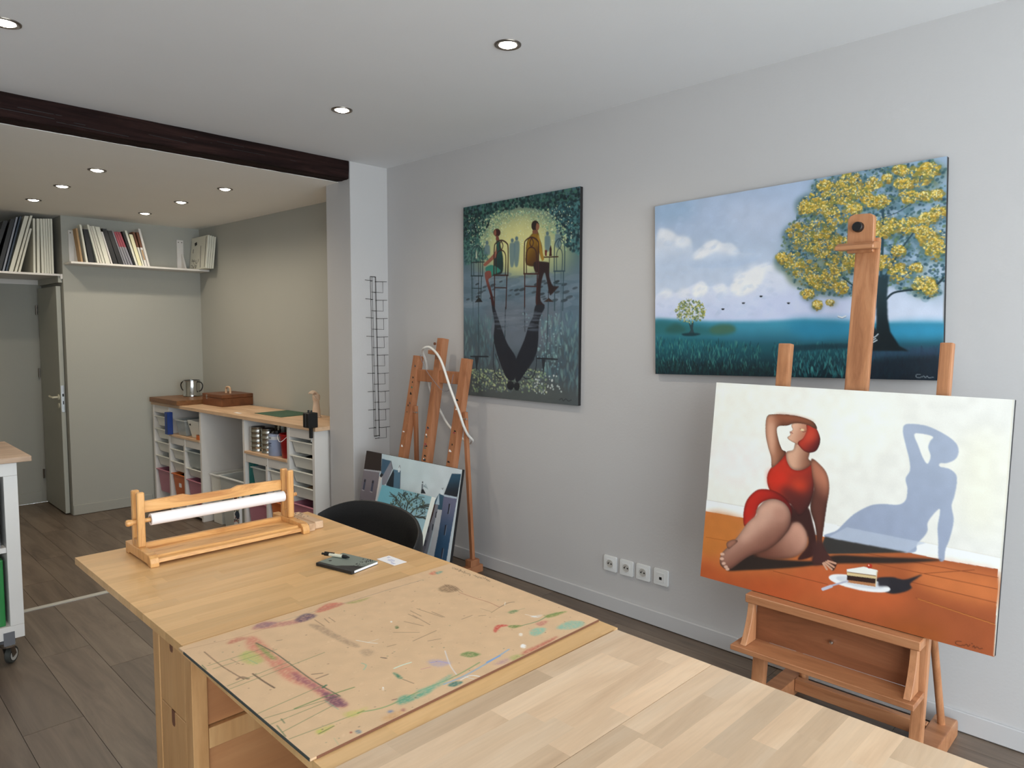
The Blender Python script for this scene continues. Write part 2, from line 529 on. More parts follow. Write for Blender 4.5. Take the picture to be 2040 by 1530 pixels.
# the old beam: hewn, uneven
def make_beam():
    rg = random.Random(5)
    nx, ring = 90, []
    x0, x1, y0, y1, z0, z1 = XL, 2.617, 4.10, 4.252, 2.456, 2.600
    prof = []
    for k in range(5): prof.append((y0, z1 + (z0 - z1) * k / 5))
    for k in range(5): prof.append((y0 + (y1 - y0) * k / 5, z0))
    for k in range(5): prof.append((y1, z0 + (z1 - z0) * k / 5))
    for k in range(5): prof.append((y1 + (y0 - y1) * k / 5, z1))
    wav = [[rg.uniform(0, 6.28) for _ in range(4)] for _ in prof]
    vs, fs = [], []
    n = len(prof)
    for i in range(nx + 1):
        x = x0 + (x1 - x0) * i / nx
        for k, (y, z) in enumerate(prof):
            w = wav[k]
            d = 0.0035 * math.sin(x * 3.1 + w[0]) + 0.002 * math.sin(x * 9.7 + w[1]) + 0.0016 * math.sin(x * 31 + w[2])
            e = 0.003 * math.sin(x * 4.3 + w[3]) + rg.uniform(-0.0012, 0.0012)
            corner = k in (0, 5, 10, 15)
            yy, zz = y, z
            if k <= 5: yy += abs(d) * 0.8 + (0.004 if k == 5 else 0)
            if 5 <= k <= 10: zz += abs(e) * 0.9 + (0.004 if corner else 0)
            vs.append((x, yy, zz))
    for i in range(nx):
        for k in range(n):
            fs.append((i * n + k, i * n + (k + 1) % n, (i + 1) * n + (k + 1) % n, (i + 1) * n + k))
    fs += [tuple(range(n)), tuple(reversed(range(nx * n, nx * n + n)))]
    return MB().add(vs, fs)
bm_ = thing('ceiling_beam', 'dark stained timber beam spanning the ceiling above the step', 'beam', (0, 4.18, 2.5))
make_beam().build('timber', 'beam', bm_, room=True)
bc = MB()
rg = random.Random(9)
for k in range(7):
    x = rg.uniform(0.5, 2.4)
    zz = rg.uniform(2.47, 2.56)
    bc.bar((x, 4.1035, zz), (x + rg.uniform(0.15, 0.5), 4.1035, zz - rg.uniform(0, 0.008)), 0.0025, 0.004, (0, 0, 1))
o = bc.build('drying_crack', 'black', bm_, room=True); o['kind'] = 'stuff'

# ---------------------------------------------------------------- downlights (their own lamps inside)
def downlight(x, y, z, label, warm, watts, cone):
    t = thing('ceiling_downlight', label, 'downlight', (x, y, z), group='recessed ceiling downlights')
    MB().lathe([(0.036, -0.001), (0.047, -0.006), (0.052, -0.004), (0.053, 0.0), (0.036, 0.0), (0.036, -0.001)], n=28, caps=False).build('trim_ring', 'ring', t, smooth=True)
    MB().lathe([(0.0365, -0.003), (0.032, 0.012), (0.028, 0.016)], n=28, caps=False).build('lamp_cup', 'refl', t, smooth=True)
    MB().lathe([(0.031, -0.004), (0.024, -0.008), (0.012, -0.0095), (0.0001, -0.010)], n=24).build('bulb', 'bulb', t, smooth=True)
    ld = bpy.data.lights.new('lamp', 'SPOT')
    ld.energy = watts
    ld.color = warm
    ld.spot_size = R(cone)
    ld.spot_blend = 0.75
    ld.shadow_soft_size = 0.03
    lo = bpy.data.objects.new('lamp', ld)
    COL.objects.link(lo)
    lo.parent = t
    lo.location = (0, 0, -0.016)
    lo['kind'] = 'helper'
WARM = (1.0, 0.88, 0.70)
for x, y, l in [(2.01, 2.01, 'recessed downlight nearest the camera, alone near the top centre'),
                (2.00, 3.19, 'recessed downlight above the dark beam right end, before the white pillar'),
                (0.59, 3.19, 'recessed downlight cut by the top left picture corner')]:
    downlight(x, y, ZC, l, WARM, 21, 145)
for x, y, l in [(1.375, 5.02, 'back room downlight of the left row, closest to the beam'),
                (1.352, 5.75, 'back room downlight of the left row, middle one'),
                (1.335, 6.51, 'back room downlight of the left row, nearest the leaning canvases'),
                (2.185, 5.02, 'back room downlight of the right row, closest to the beam'),
                (2.165, 5.78, 'back room downlight of the right row, middle one'),
                (2.150, 6.55, 'back room downlight of the right row, nearest the long shelf')]:
    downlight(x, y, ZA, l, WARM, 17.5, 162)

# ---------------------------------------------------------------- the open door
d = struct(thing('door_1', None, None, (1.65, 7.97, ZF)))
Bx(1.630, 1.666, 7.285, 7.965, ZF + 0.012, 1.845).build('door_leaf', 'door', d, bevel=0.002, room=True)
for z in (1.60, 1.0, 0.02):
    h = MB().cyl((1.617, 7.975, z), (1.617, 7.975, z + 0.09), 0.008, n=10).build('hinge', 'ring', d, smooth=True, room=True)
lp = Bx(1.634, 1.662, 7.2825, 7.286, 0.72, 0.96).build('lock_plate', 'chrome', d, room=True)
Bx(1.643, 1.655, 7.2815, 7.284, 0.86, 0.885).build('latch', 'black', lp, room=True)
Bx(1.645, 1.653, 7.2815, 7.284, 0.79, 0.82).build('key_slot', 'black', lp, room=True)
hn = MB().cyl((1.632, 7.345, 0.852), (1.622, 7.345, 0.852), 0.026, n=20).cyl((1.624, 7.345, 0.852), (1.585, 7.345, 0.852), 0.009, n=12)
hn.tube(curve_pts([(1.585, 7.340, 0.852), (1.578, 7.36, 0.853), (1.580, 7.41, 0.851), (1.584, 7.475, 0.856)], 5), 0.009, 10)
hn.build('door_handle', 'ivory', d, smooth=True, room=True)
MB().cyl((1.632, 7.345, 0.775), (1.624, 7.345, 0.775), 0.024, n=20).build('key_rosette', 'ivory', d, smooth=True, room=True)

# ================================================================= SHELVES ON THE BACK WALL
sh = thing('long_shelf', 'long white shelf on the back wall holding leaning books', 'shelf', (2.27, YB, 2.03))
Bx(1.680, 2.858, 6.967, YB - 0.001, 2.027, 2.045).build('board', 'white', sh, bevel=0.0015, room=True)
for bx in (1.722, 2.640):
    Bx(bx, bx + 0.062, YB - 0.018, YB - 0.001, 2.046, 2.335).build('bracket_plate', 'white', sh, bevel=0.001, room=True)
    MB().prism([(YB - 0.018, 2.046), (YB - 0.105, 2.046), (YB - 0.105, 2.056), (YB - 0.03, 2.20), (YB - 0.018, 2.20)], bx + 0.038, bx + 0.054, 'x').build('bracket_gusset', 'white', sh, room=True)
    for q in (0.015, 0.047):
        MB().cyl((bx + q, YB - 0.0175, 2.312), (bx + q, YB - 0.0205, 2.312), 0.005, n=10).build('screw', 'ring', sh, room=True)
sh2 = thing('door_shelf', 'deep white shelf above the open door at the left edge', 'shelf', (1.2, YD, 1.93))
Bx(0.562, 1.652, YB + 0.002, YD - 0.001, 1.930, 1.948).build('board', 'white', sh2, bevel=0.0015, room=True)
Bx(1.653, 1.669, YB + 0.002, YB + 0.02, 1.905, 1.948).build('end_cleat', 'white', sh2, room=True)
Bx(0.562, 1.64, YD - 0.02, YD - 0.001, 1.885, 1.929).build('back_batten', 'white', sh2, room=True)
Bx(1.640, 1.669, YB + 0.03, YD - 0.021, 1.875, 1.929).build('side_batten', 'door', sh2, room=True)

def slab(name, label, cat, x_bot, x_top, t, z0, hgt, y0, y1, mat, group, face=None, split=None):
    """a canvas or book standing on a shelf with its edge to the room, leaning from x_bot to x_top"""
    o = thing(name, label, cat, (x_bot, (y0 + y1) / 2, z0), group=group)
    lean = (x_top - x_bot) / hgt
    def quad(za, zb, ta=0.0, tb=None):
        tb = t if tb is None else tb
        return [(x_bot + lean * za + ta, z0 + za), (x_bot + lean * za + tb, z0 + za), (x_bot + lean * zb + tb, z0 + zb), (x_bot + lean * zb + ta, z0 + zb)]
    if lean < 0:
        lift = 0
    if split:
        MB().prism(quad(0.0005, hgt * split[0]), y0, y1, 'y').build('lower_cover', mat, o, room=True)
        MB().prism(quad(hgt * split[0], hgt), y0, y1, 'y').build('upper_cover', split[1], o, room=True)
    elif cat == 'book':
        MB().prism(quad(0.0005, hgt), y0, y1, 'y').build('cover', mat, o, bevel=0.0008, room=True)
        MB().prism(quad(hgt, hgt + 0.0015, t * .15, t * .85), y0 + .004, y1 - .004, 'y').build('page_block', 'paper', o, room=True)
    else:
        MB().prism(quad(0.0005, hgt), y0, y1, 'y').build('stretched_canvas', mat, o, bevel=0.001, room=True)
        MB().prism(quad(0.02, hgt - 0.02, t, t + 0.0008), y0 + 0.02, y1 - 0.02, 'y').build('canvas_back', face or 'canvas_raw', o, room=True)
    return o
G1 = 'canvases and books on the long shelf'
def px1(p): return 1.678 + (p - 141) * (2.87 - 1.678) / (420 - 141)
rows = [  # bottom px, width px, top px, height, material, kind, label
    (160.5, 4.0, 153, 0.285, 'kraft', 'canvas', 'brown canvas back, leftmost on the long shelf'),
    (169.5, 4.0, 160, 0.32, 'canvas_white', 'canvas', 'white canvas next to the brown canvas back, long shelf'),
    (175, 9.5, 166, 0.285, 'darkbook', 'book', 'thick black album leaning between white canvases, long shelf'),
    (190, 4.4, 168.5, 0.325, 'canvas_white', 'canvas', 'white canvas just right of the thick black album'),
    (195, 4.0, 174.5, 0.315, 'canvas_raw', 'canvas', 'greyish canvas second right of the thick black album'),
    (199.6, 5.0, 179.5, 0.318, 'canvas_white', 'canvas', 'white canvas third right of the thick black album'),
    (205.5, 9.0, 188, 0.315, 'canvas_white', 'canvas', 'wide cream-white canvas, fourth right of the thick black album'),
    (215.5, 3.5, 197, 0.275, 'white', 'book', 'thin white booklet left of the pair of black books'),
    (220, 9.0, 197.5, 0.305, 'darkbook', 'book', 'tall black book, left one of the black pair'),
    (230, 8.5, 206.5, 0.292, 'darkbook', 'book', 'black book, right one of the black pair'),
    (239.5, 3.2, 215, 0.29, 'greybook', 'book', 'thin grey book between the black pair and the red ones'),
    (243.5, 4.4, 219.5, 0.285, ('greybook', 'red'), 'book', 'crimson and grey book, first of the three'),
    (248.6, 4.4, 224.5, 0.288, ('greybook', 'red'), 'book', 'crimson and grey book, middle of the three'),
    (253.7, 4.4, 229.5, 0.286, ('greybook', 'red'), 'book', 'crimson and grey book, last of the three'),
    (258.8, 4.0, 238, 0.295, 'darkbook', 'book', 'narrow black book right of the crimson ones'),
    (263.4, 4.6, 243.5, 0.305, 'canvas_white', 'canvas', 'white canvas right of the narrow black book'),
    (268.6, 7.2, 252, 0.275, 'cream', 'book', 'short cream book near the right end of the row'),
    (276.4, 4.0, 259, 0.30, ('canvas_white', 'brown'), 'book', 'white book with brown upper spine near row end'),
    (281, 5.2, 266, 0.30, ('white', 'brown'), 'book', 'white book with dark olive top and kraft label'),
    (287, 4.8, 270, 0.332, 'white', 'book', 'tallest white book ending the row at right')]
prev = None
for bp, wp, tp, h, mat, kd, lab in rows:
    spl = None
    if isinstance(mat, tuple):
        spl = (0.55, mat[1]); mat = mat[0]
    a = px1(bp)
    th_ = wp * 0.00427 - 0.0018
    ln_ = (tp - bp) * 0.00427 / h
    if prev:                                   # rest against the one on its left without cutting into it
        zc = min(h, prev[2]) + 0.002
        ln_ = max(ln_, (prev[0] + prev[1] * zc + prev[3] + 0.0016 - a) / zc)
        a = max(a, prev[0] + prev[3] + 0.0016)
    slab('stored_canvas' if kd == 'canvas' else 'book', lab, kd, a, a + ln_ * h, th_, 2.0455, h, 6.985, 7.085, mat, G1, split=spl)
    prev = (a, ln_, h, th_)
    if lab.startswith('white book with dark'): PL = prev
lb = bpy.data.objects[[k for k in XF if k.startswith('book') and bpy.data.objects[k].get('label', '').startswith('white book with dark')][0]]
def plx(z, q): return PL[0] + PL[1] * (z - 2.0455) + PL[3] * q
MB().prism([(plx(2.10, .15), 2.10), (plx(2.10, .85), 2.10), (plx(2.19, .85), 2.19), (plx(2.19, .15), 2.19)], 6.9835, 6.985, 'y').build('paper_label', 'kraft', lb, room=True)

# canvases leaning on the right-hand wall
G2 = 'canvases leaning in the shelf corner'
zz0 = 2.0455
for k, (xo, lab) in enumerate([(0.0, 'canvas with a black ink sketch leaning in the shelf corner'),
                               (0.020, 'plain white canvas right behind the ink sketch canvas'),
                               (0.040, 'plain white canvas, third in the shelf corner stack'),
                               (0.060, 'plain white canvas touching the wall, last in the shelf corner stack')]):
    o = slab('stored_canvas', lab, 'canvas', 2.752 + xo, 2.752 + xo + 0.033, 0.0168, zz0, 0.315 - 0.004 * k, 6.80, 7.19, 'canvas_white', G2)
    if k == 0:
        def fp(y, z, e): return (2.752 + 0.033 / 0.315 * (z - zz0) - e, y, z)
        ik = MB()
        rgk = random.Random(3)
        for _ in range(26):
            y, z = rgk.uniform(6.98, 7.15), rgk.uniform(2.06, 2.13)
            y2, z2 = y + rgk.uniform(-.02, .02), z + rgk.uniform(-.01, .025)
            ik.bar(fp(y, z, 0.001), fp(y2, z2, 0.001), 0.005, 0.001, (0, 1, 0))
        ik.bar(fp(7.10, 2.29, .001), fp(7.05, 2.30, .001), 0.03, 0.001, (0, 0, 1))
        ik.bar(fp(7.13, 2.21, .001), fp(7.128, 2.25, .001), 0.008, 0.001, (0, 1, 0))
        ik.bar(fp(6.83, 2.06, .001), fp(6.835, 2.35, .001), 0.007, 0.001, (0, 1, 0))
        ik.bar(fp(6.93, 2.06, .001), fp(6.95, 2.27, .001), 0.006, 0.001, (0, 1, 0))
        s_ = ik.build('ink_sketch', 'inkblack', o, room=True); s_['kind'] = 'stuff'

# tall canvases on the door shelf
G3 = 'tall canvases on the shelf above the door'
def px2(p): return 1.2185 + p * (1.644 - 1.2185) / 118.0
ords = ['first', 'second', 'third', 'fourth', 'fifth', 'sixth', 'seventh']
for k, p in enumerate([107.5, 102.5, 97.5, 92.5, 86.5, 77, 69.5]):
    w_ = [4.6, 4.4, 4.4, 4.6, 5.4, 6.0, 4.8][k]
    a = px2(p)
    slab('tall_canvas', f'upright white-edged canvas above the door, {ords[k]} from the right', 'canvas', a - 0.012, a - 0.012 + (0.004 if k < 5 else 0.014), w_ * 0.0036 - 0.0008, 1.9485, 0.475 - 0.002 * k, YB + 0.02, YB + 0.50, 'canvas_white', G3)
lean = [(36, 4.6, 63, 0.375, 'canvas_white', 'short white canvas leaning right above the door'),
        (28.5, 5.0, 65, 0.485, 'canvas_white', 'thin white canvas leaning between two others above the door'),
        (17.5, 8.5, 54, 0.478, 'canvas_white', 'thick white canvas leaning above the door, next to navy edges'),
        (11, 4.0, 44, 0.47, 'navy', 'navy-edged canvas leaning above the door'),
        (5, 4.0, 37, 0.46, 'silver', 'silver-edged canvas leaning above the door'),
        (-6, 9.0, 26, 0.44, 'darkbook', 'black-painted canvas leaning at the far left above the door'),
        (-24, 9.0, 12, 0.42, 'darkbook', 'dark canvas cut by the left picture edge above the door')]
nxt = (px2(69.5) - 0.012, 0.014 / 0.463, 0.463)          # leftmost upright canvas: the leaning ones rest on it
for bp, wp, tp, h, mat, lab in lean:
    a = px2(bp)
    th_ = wp * 0.0036 - 0.0008
    zc = min(h, nxt[2])
    ln_ = min((tp - bp) * 0.0036 / h, (nxt[0] + nxt[1] * zc - th_ - 0.0012 - a) / zc)
    slab('tall_canvas', lab, 'canvas', a, a + ln_ * h, th_, 1.9485, h, YB + 0.02, YB + 0.48, mat, G3, face='darkbook' if mat in ('darkbook', 'navy') else None)
    nxt = (a, ln_, h)

# ================================================================= STORAGE UNITS IN THE BACK ROOM
CA = Vector((2.519, 4.412, ZF))
CR = R(3.447)
CM = Matrix.LocRotScale(CA, __import__('mathutils').Euler((0, 0, CR)), None)
def cthing(name, label, cat, d, s, z, group=None, rz=0.0):
    """a thing placed in the units' own frame: d = depth from the front, s = along the front from the near end, z above the floor"""
    p = CM @ Vector((d, s, z))
    return thing(name, label, cat, p, (0, 0, CR + rz), group)

def unit(label, edges, tall_first):
    """stepped bin frame: edges = s of the four uprights, tall column at one end"""
    s0 = min(edges)
    t = cthing('bin_frame', label, 'cabinet', 0, s0, 0, 'stepped bin frames')
    e = [x - s0 for x in edges]
    D, T = 0.42, 0.03
    HT, HS = 0.968, 0.70
    # uprights
    for k, x in enumerate(e):
        full = k in (0, 3) or (k == (1 if tall_first else 2))
        Bx(0, D, x, x + T, 0.0, HT if full else HS).build('upright', 'white', t, bevel=0.0015)
    cols = [(e[k] + T, e[k + 1]) for k in range(3)]
    for k, (a, b) in enumerate(cols):
        tall = k == (0 if tall_first else 2)
        top = HT if tall else HS
        Bx(0.004, 0.02, a, b, top - 0.068, top).build('top_rail', 'white', t, bevel=0.001)
        Bx(0, D, a, b, 0.03, 0.048).build('bottom_board', 'white', t)
        Bx(0.02, D, a, b, top - 0.016, top - 0.002).build('top_board', 'white', t)
    Bx(D - 0.006, D, e[0] + T, e[3], 0.05, HS - 0.02).build('back_panel', 'white', t)
    a, b = (e[1] + T, e[3]) if tall_first else (e[0] + T, e[2])
    Bx(-0.006, D - 0.01, a + 0.001, b - 0.001, HS + 0.001, HS + 0.02).build('step_shelf', 'oak', t, bevel=0.001)
    for k, x in enumerate(e[1:3]):
        MB().cyl((-0.0008, x + 0.015, 0.64), (0.001, x + 0.015, 0.64), 0.004, n=10).build('peg_hole', 'black', t)
    return t
NEAR = [0.02, 0.35, 0.66, 1.003]
FAR = [1.75, 2.075, 2.385, 2.715]
unit('white stepped bin frame nearest the pillar, tall column at its right', NEAR, True)
unit('white stepped bin frame in the far corner, tall column at its left', FAR, False)

wt = cthing('worktop', 'long oak-look worktop lying across both white bin frames', 'worktop', 0, 0, 0.97)
MB().prism([(-0.012, -0.012), (0.455, -0.012), (0.452, 2.745), (-0.012, 2.745)], 0.0, 0.028, 'z').build('board', 'oak', wt, bevel=0.0015)
Bx(-0.0125, -0.0118, -0.011, 2.745, 0.001, 0.027).build('edge_band', 'oak', wt)

def tub(mb, w, d, h, t=0.003, taper=0.02, base=0.0):
    """open box tapering to the base, centred on x, front at y=0 (x = along, y = depth)"""
    def ring(x, y0, y1, z): return [(-x, y0, z), (x, y0, z), (x, y1, z), (-x, y1, z)]
    vs = ring(w / 2 - taper, taper, d - taper, base) + ring(w / 2, 0, d, h) + ring(w / 2 - t, t, d - t, h) + ring(w / 2 - taper - t, taper + t, d - taper - t, base + t)
    fs = [(3, 2, 1, 0)]
    for a, b in ((0, 4), (4, 8), (8, 12)):
        for k in range(4):
            fs.append((a + k, a + (k + 1) % 4, b + (k + 1) % 4, b + k))
    fs.append((12, 13, 14, 15))
    return mb.add([(y, x, z) for x, y, z in vs], fs)
def rim(mb, w, d, h, lip=0.012, th=0.008):
    for y0, y1, x0, x1 in ((-lip, 0.001, -w / 2 - lip, w / 2 + lip), (d - 0.001, d + lip, -w / 2 - lip, w / 2 + lip), (0.001, d - 0.001, -w / 2 - lip, -w / 2 + 0.001), (0.001, d - 0.001, w / 2 - 0.001, w / 2 + lip)):
        mb.box(y0, y1, x0, x1, h - th, h)
    return mb
GB = 'plastic bins in the stepped frames'
def binn(a, b, ztop, h, mat, label, d0=0.012, depth=0.38, fill=None, tagc=None):
    """bin hung between two uprights a..b"""
    w = (b - a) - 0.03
    t = cthing('storage_bin', label, 'bin', d0, (a + b) / 2, ztop - h, GB)
    tub(MB(), w, depth, h).build('tub', mat, t, bevel=0.002)
    rim(MB(), w, depth, h).build('rim', mat, t, bevel=0.0015)
    if fill:
        rg = random.Random(int(ztop * 1000) + int(a * 100))
        for k in range(5):
            y = rg.uniform(0.03, 0.12); x = rg.uniform(-w / 2 + 0.05, w / 2 - 0.06); r_ = rg.uniform(0.012, 0.022)
            MB().cyl((y, x, h - 0.035), (y + 0.1, x + rg.uniform(-.03, .03), h - 0.018 - r_ * .4), r_, n=10).build('packed_item', fill if k % 2 else 'darkbook', t, smooth=True)
    if tagc:
        Bx(-0.0005 + 0.008, 0.0095, -0.03, 0.02, h * 0.45, h * 0.72).build('sticker', tagc, t)
    return t
def col(edges, k): return edges[k] + 0.03, edges[k + 1]
# far frame, tall column next to the wall
a, b = col(FAR, 2)
for z, q in ((0.865, 'top'), (0.745, 'second'), (0.62, 'third'), (0.487, 'fourth')):
    binn(a, b, z, 0.095, 'bin', f'shallow white bin, {q} in the far tall column by the wall')
binn(a, b, 0.355, 0.22, 'pink', 'pink bin low in the far tall column against the back wall')
a, b = col(FAR, 1)
binn(a, b, 0.585, 0.095, 'bin', 'shallow white bin under the far step shelf, above the striped tools')
binn(a, b, 0.47, 0.095, 'bin', 'shallow white bin with dark tools above the orange bin', fill='greybook')
binn(a, b, 0.355, 0.22, 'orange', 'orange bin with a white sticker in the far frame', fill='brown', tagc='paper')
a, b = col(FAR, 0)
binn(a, b, 0.60, 0.15, 'clearbin', 'clear bin with bottles in the far frame, beside the white end panel', fill='greybook')
binn(a, b, 0.445, 0.075, 'bin', 'shallow white lidded tray above the second pink bin')
binn(a, b, 0.34, 0.22, 'pink', 'pink bin in the far frame next to the white end panel')
# near frame
a, b = col(NEAR, 2)
binn(a, b - 0.075, 0.602, 0.22, 'clearbin', 'clear bin holding white tubes beside the teal strips')
binn(a, b, 0.325, 0.26, 'pink', 'pink bin in the near frame, left column')
a, b = col(NEAR, 1)
binn(a, b, 0.613, 0.20, 'bin', 'deep white bin under the rail in the near frame middle column', fill='darkbook')
binn(a, b, 0.375, 0.22, 'orange', 'orange bin in the near frame middle column')
a, b = col(NEAR, 0)
for z, q in ((0.875, 'top'), (0.765, 'second'), (0.655, 'third'), (0.545, 'lowest')):
    binn(a, b, z, 0.09, 'bin', f'shallow white bin, {q} in the near tall column', fill='kraft' if q in ('second', 'lowest') else None)
binn(a, b, 0.41, 0.25, 'pink', 'pink bin at the bottom of the near tall column')
# teal strips beside the clear bin
for k in range(3):
    t = cthing('teal_strip', f'upright teal plastic strip beside the clear bin, {["left", "middle", "right"][k]} of three', 'strip', 0.03, 0.985 - k * 0.022, 0.343, 'teal strips in the near frame')
    MB().box(0, 0.05, -0.008, 0.008, 0.0, 0.30 - 0.012 * k).build('profile', 'teal', t, bevel=0.002)
    Bx(-0.004, 0.0, -0.004, 0.004, 0.02, 0.28 - 0.012 * k).build('ridge', 'teal', t)

# ---- on the far step shelf
ZS = 0.7205
t = cthing('folder_box', 'blue plastic folder box on the far step shelf', 'folder', -0.045, 2.345, ZS)
MB().box(0, 0.05, -0.03, 0.03, 0.0, 0.205).build('case', 'blue', t, bevel=0.003)
Bx(-0.0015, 0.0, -0.02, -0.012, 0.02, 0.19).build('spine_ridge', 'navy', t)
t = cthing('clear_crate', 'clear plastic crate with blue bottles on the far step shelf', 'crate', 0.01, 2.18, ZS)
tub(MB(), 0.185, 0.26, 0.145, taper=0.02).build('tub', 'clearbin', t, bevel=0.002)
rim(MB(), 0.185, 0.26, 0.145, 0.008, 0.01).build('rim', 'frost', t)
for k, (y, x, m_) in enumerate([(0.06, -0.045, 'navy'), (0.06, 0.0, 'darkbook'), (0.065, 0.05, 'silver'), (0.13, -0.02, 'navy'), (0.14, 0.04, 'darkbook')]):
    MB().lathe([(0.0, 0.004), (0.02, 0.004), (0.02, 0.08), (0.008, 0.095), (0.008, 0.11), (0.0, 0.11)], (y, x, 0), 12).build('bottle', m_, t, smooth=True)
t = cthing('white_crate', 'white plastic crate with an oval grip on the far step shelf', 'crate', 0.015, 1.94, ZS)
tub(MB(), 0.21, 0.25, 0.155, taper=0.028).build('tub', 'bin', t, bevel=0.002)
MB().cyl((0.004, 0.055, 0.118), (-0.001, 0.055, 0.118), 0.009, n=14).build('grip_hole', 'black', t)
MB().lathe([(0.0, 0.02), (0.025, 0.02), (0.025, 0.16), (0.012, 0.18), (0.012, 0.2), (0, 0.2)], (0.10, -0.03, 0), 14).build('bottle', 'whitegloss', t, smooth=True)
t = cthing('small_box', 'small orange-brown box in front of the white crate', 'box', -0.002, 1.815, ZS)
MB().box(0, 0.014, -0.025, 0.025, 0, 0.04).build('carton', 'orange', t, bevel=0.001)
Bx(0, 0.0145, -0.0255, 0.0255, 0.04, 0.043).build('lid', 'brown', t)
t = cthing('black_case', 'black case behind the crates on the far step shelf', 'case', 0.30, 2.09, ZS)
MB().box(0, 0.10, -0.24, 0.24, 0, 0.20).build('body', 'black', t, bevel=0.006)
Bx(-0.004, 0.0, -0.23, 0.23, 0.12, 0.126).build('seam', 'grey', t)

# ---- on the near step shelf: tins
def tin_stack(d, s, n, r, h, label):
    for k in range(n):
        t = cthing('stacked_tin', f'{label}, {["bottom", "second", "third", "fourth", "top"][k] if n == 5 else k} tin of the stack', 'tin', d, s, ZS + k * (h + 0.0006), 'stacked steel tins')
        MB().lathe([(r * .96, 0), (r, 0.002), (r, 0.004), (r * .975, 0.006), (r * .975, h - 0.006), (r, h - 0.004), (r, h - 0.001), (r * .95, h)], n=28).build('body', 'tin', t, smooth=True)
        MB().lathe([(r * .9, h - 0.0012), (r * .9, h + 0.0004), (0.0, h + 0.0004)], n=28).build('lid', 'darkbook' if k == n - 1 else 'tin', t, smooth=True)
tin_stack(0.075, 0.925, 5, 0.058, 0.038, 'steel tin at the left of the near step shelf')
tin_stack(0.075, 0.775, 5, 0.05, 0.038, 'steel tin right of the left stack')
t = cthing('paint_can', 'white and blue labelled paint can on the near step shelf', 'can', 0.07, 0.635, ZS)
r_ = 0.064
MB().lathe([(r_ * .97, 0), (r_, 0.003), (r_, 0.155), (r_ * .99, 0.158), (r_ * .86, 0.166), (0.03, 0.166)], n=32).build('body', 'canlabel', t, smooth=True)
MB().lathe([(r_ + .0006, 0.125), (r_ + .0006, 0.15)], n=32).build('label_band', 'canlabel2', t, smooth=True)
MB().lathe([(0.026, 0.166), (0.026, 0.188), (0.0, 0.19)], n=24).build('cap', 'black', t, smooth=True)
tx = MB()
for z0, z1, a0, a1 in ((0.094, 0.101, 0.35, 1.55), (0.085, 0.089, 0.4, 1.4), (0.076, 0.079, 0.4, 1.55), (0.132, 0.14, 0.25, 1.0), (0.132, 0.145, 1.15, 1.3), (0.132, 0.145, 1.4, 1.5)):
    n = 10
    vs = []
    for k in range(n + 1):
        an = math.pi * 0.62 + (a0 + (a1 - a0) * k / n)
        for z in (z0, z1): vs.append(((r_ + .0012) * math.cos(an), (r_ + .0012) * math.sin(an), z))
    tx.add(vs, [(2 * k, 2 * k + 2, 2 * k + 3, 2 * k + 1) for k in range(n)])
o = tx.build('label_print', 'ink', t); o['kind'] = 'stuff'
t = cthing('red_bucket', 'red plastic bucket beside the paint can on the near step shelf', 'bucket', 0.085, 0.468, ZS)
MB().lathe([(0.060, 0), (0.064, 0.004), (0.078, 0.165), (0.082, 0.168), (0.082, 0.182), (0.074, 0.182), (0.062, 0.02), (0, 0.02)], n=32).build('pail', 'redbucket', t, smooth=True)
MB().tube(curve_pts([(-0.02, 0.076, 0.17), (-0.07, 0.06, 0.168), (-0.088, 0.02, 0.135), (-0.090, -0.02, 0.13), (-0.07, -0.06, 0.165)], 6), 0.0022, 6).build('wire_handle', 'paper', t, smooth=True)
for k, (d_, s_, h_, rr) in enumerate([(0.26, 0.86, 0.225, 0.07), (0.26, 0.69, 0.215, 0.07), (0.27, 0.52, 0.21, 0.075)]):
    t = cthing('dark_tin', f'dark-lidded paint tin behind the steel stacks, {["left", "middle", "right"][k]} one', 'tin', d_, s_, ZS, 'dark paint tins at the back of the near step shelf')
    MB().lathe([(rr, 0), (rr, h_ - 0.006), (rr + 0.003, h_ - 0.004), (rr + 0.003, h_)], n=28).build('body', 'tin', t, smooth=True)
    MB().lathe([(rr * .93, h_ - 0.002), (rr * .93, h_ + 0.003), (0, h_ + 0.003)], n=28).build('lid', 'darkbook', t, smooth=True)

# ---- in the gap between the frames
t = cthing('plastic_box', 'large clear white plastic box on the floor between the bin frames', 'box', 0.03, 1.29, 0.0)
tub(MB(), 0.42, 0.36, 0.45, taper=0.03).build('tub', 'frost', t, bevel=0.003)
rim(MB(), 0.42, 0.36, 0.45, 0.014, 0.012).build('rim', 'whitegloss', t, bevel=0.002)
t = cthing('plastic_box', 'white plastic box behind the large clear one, by the end panel', 'box', 0.06, 1.63, 0.0)
tub(MB(), 0.17, 0.34, 0.43, taper=0.012).build('tub', 'bin', t, bevel=0.003)
rim(MB(), 0.17, 0.34, 0.43, 0.01, 0.012).build('rim', 'whitegloss', t, bevel=0.002)
t = cthing('patterned_bag', 'tall black-yellow-blue patterned paper bag before the bin frames', 'bag', -0.03, 1.10, 0.0)
PB = MB().prism([(-0.05, 0), (0.05, 0), (0.05, 0.36), (-0.05, 0.37)], 0, 0.02, 'x').build('bag', 'whitegloss', t, bevel=0.002)
pb = random.Random(12)
for mname in ('darkbook', 'cream', 'redbucket', 'matgreen'):
    sp = MB()
    for k in range(30):
        y, z, q = pb.uniform(-0.042, 0.038), pb.uniform(0.12, 0.355), pb.uniform(0.006, 0.013)
        sp.box(-0.0012, -0.0002, y, y + q * 1.2, z, z + q)
    o = sp.build('printed_speckle', mname, t); o['kind'] = 'stuff'
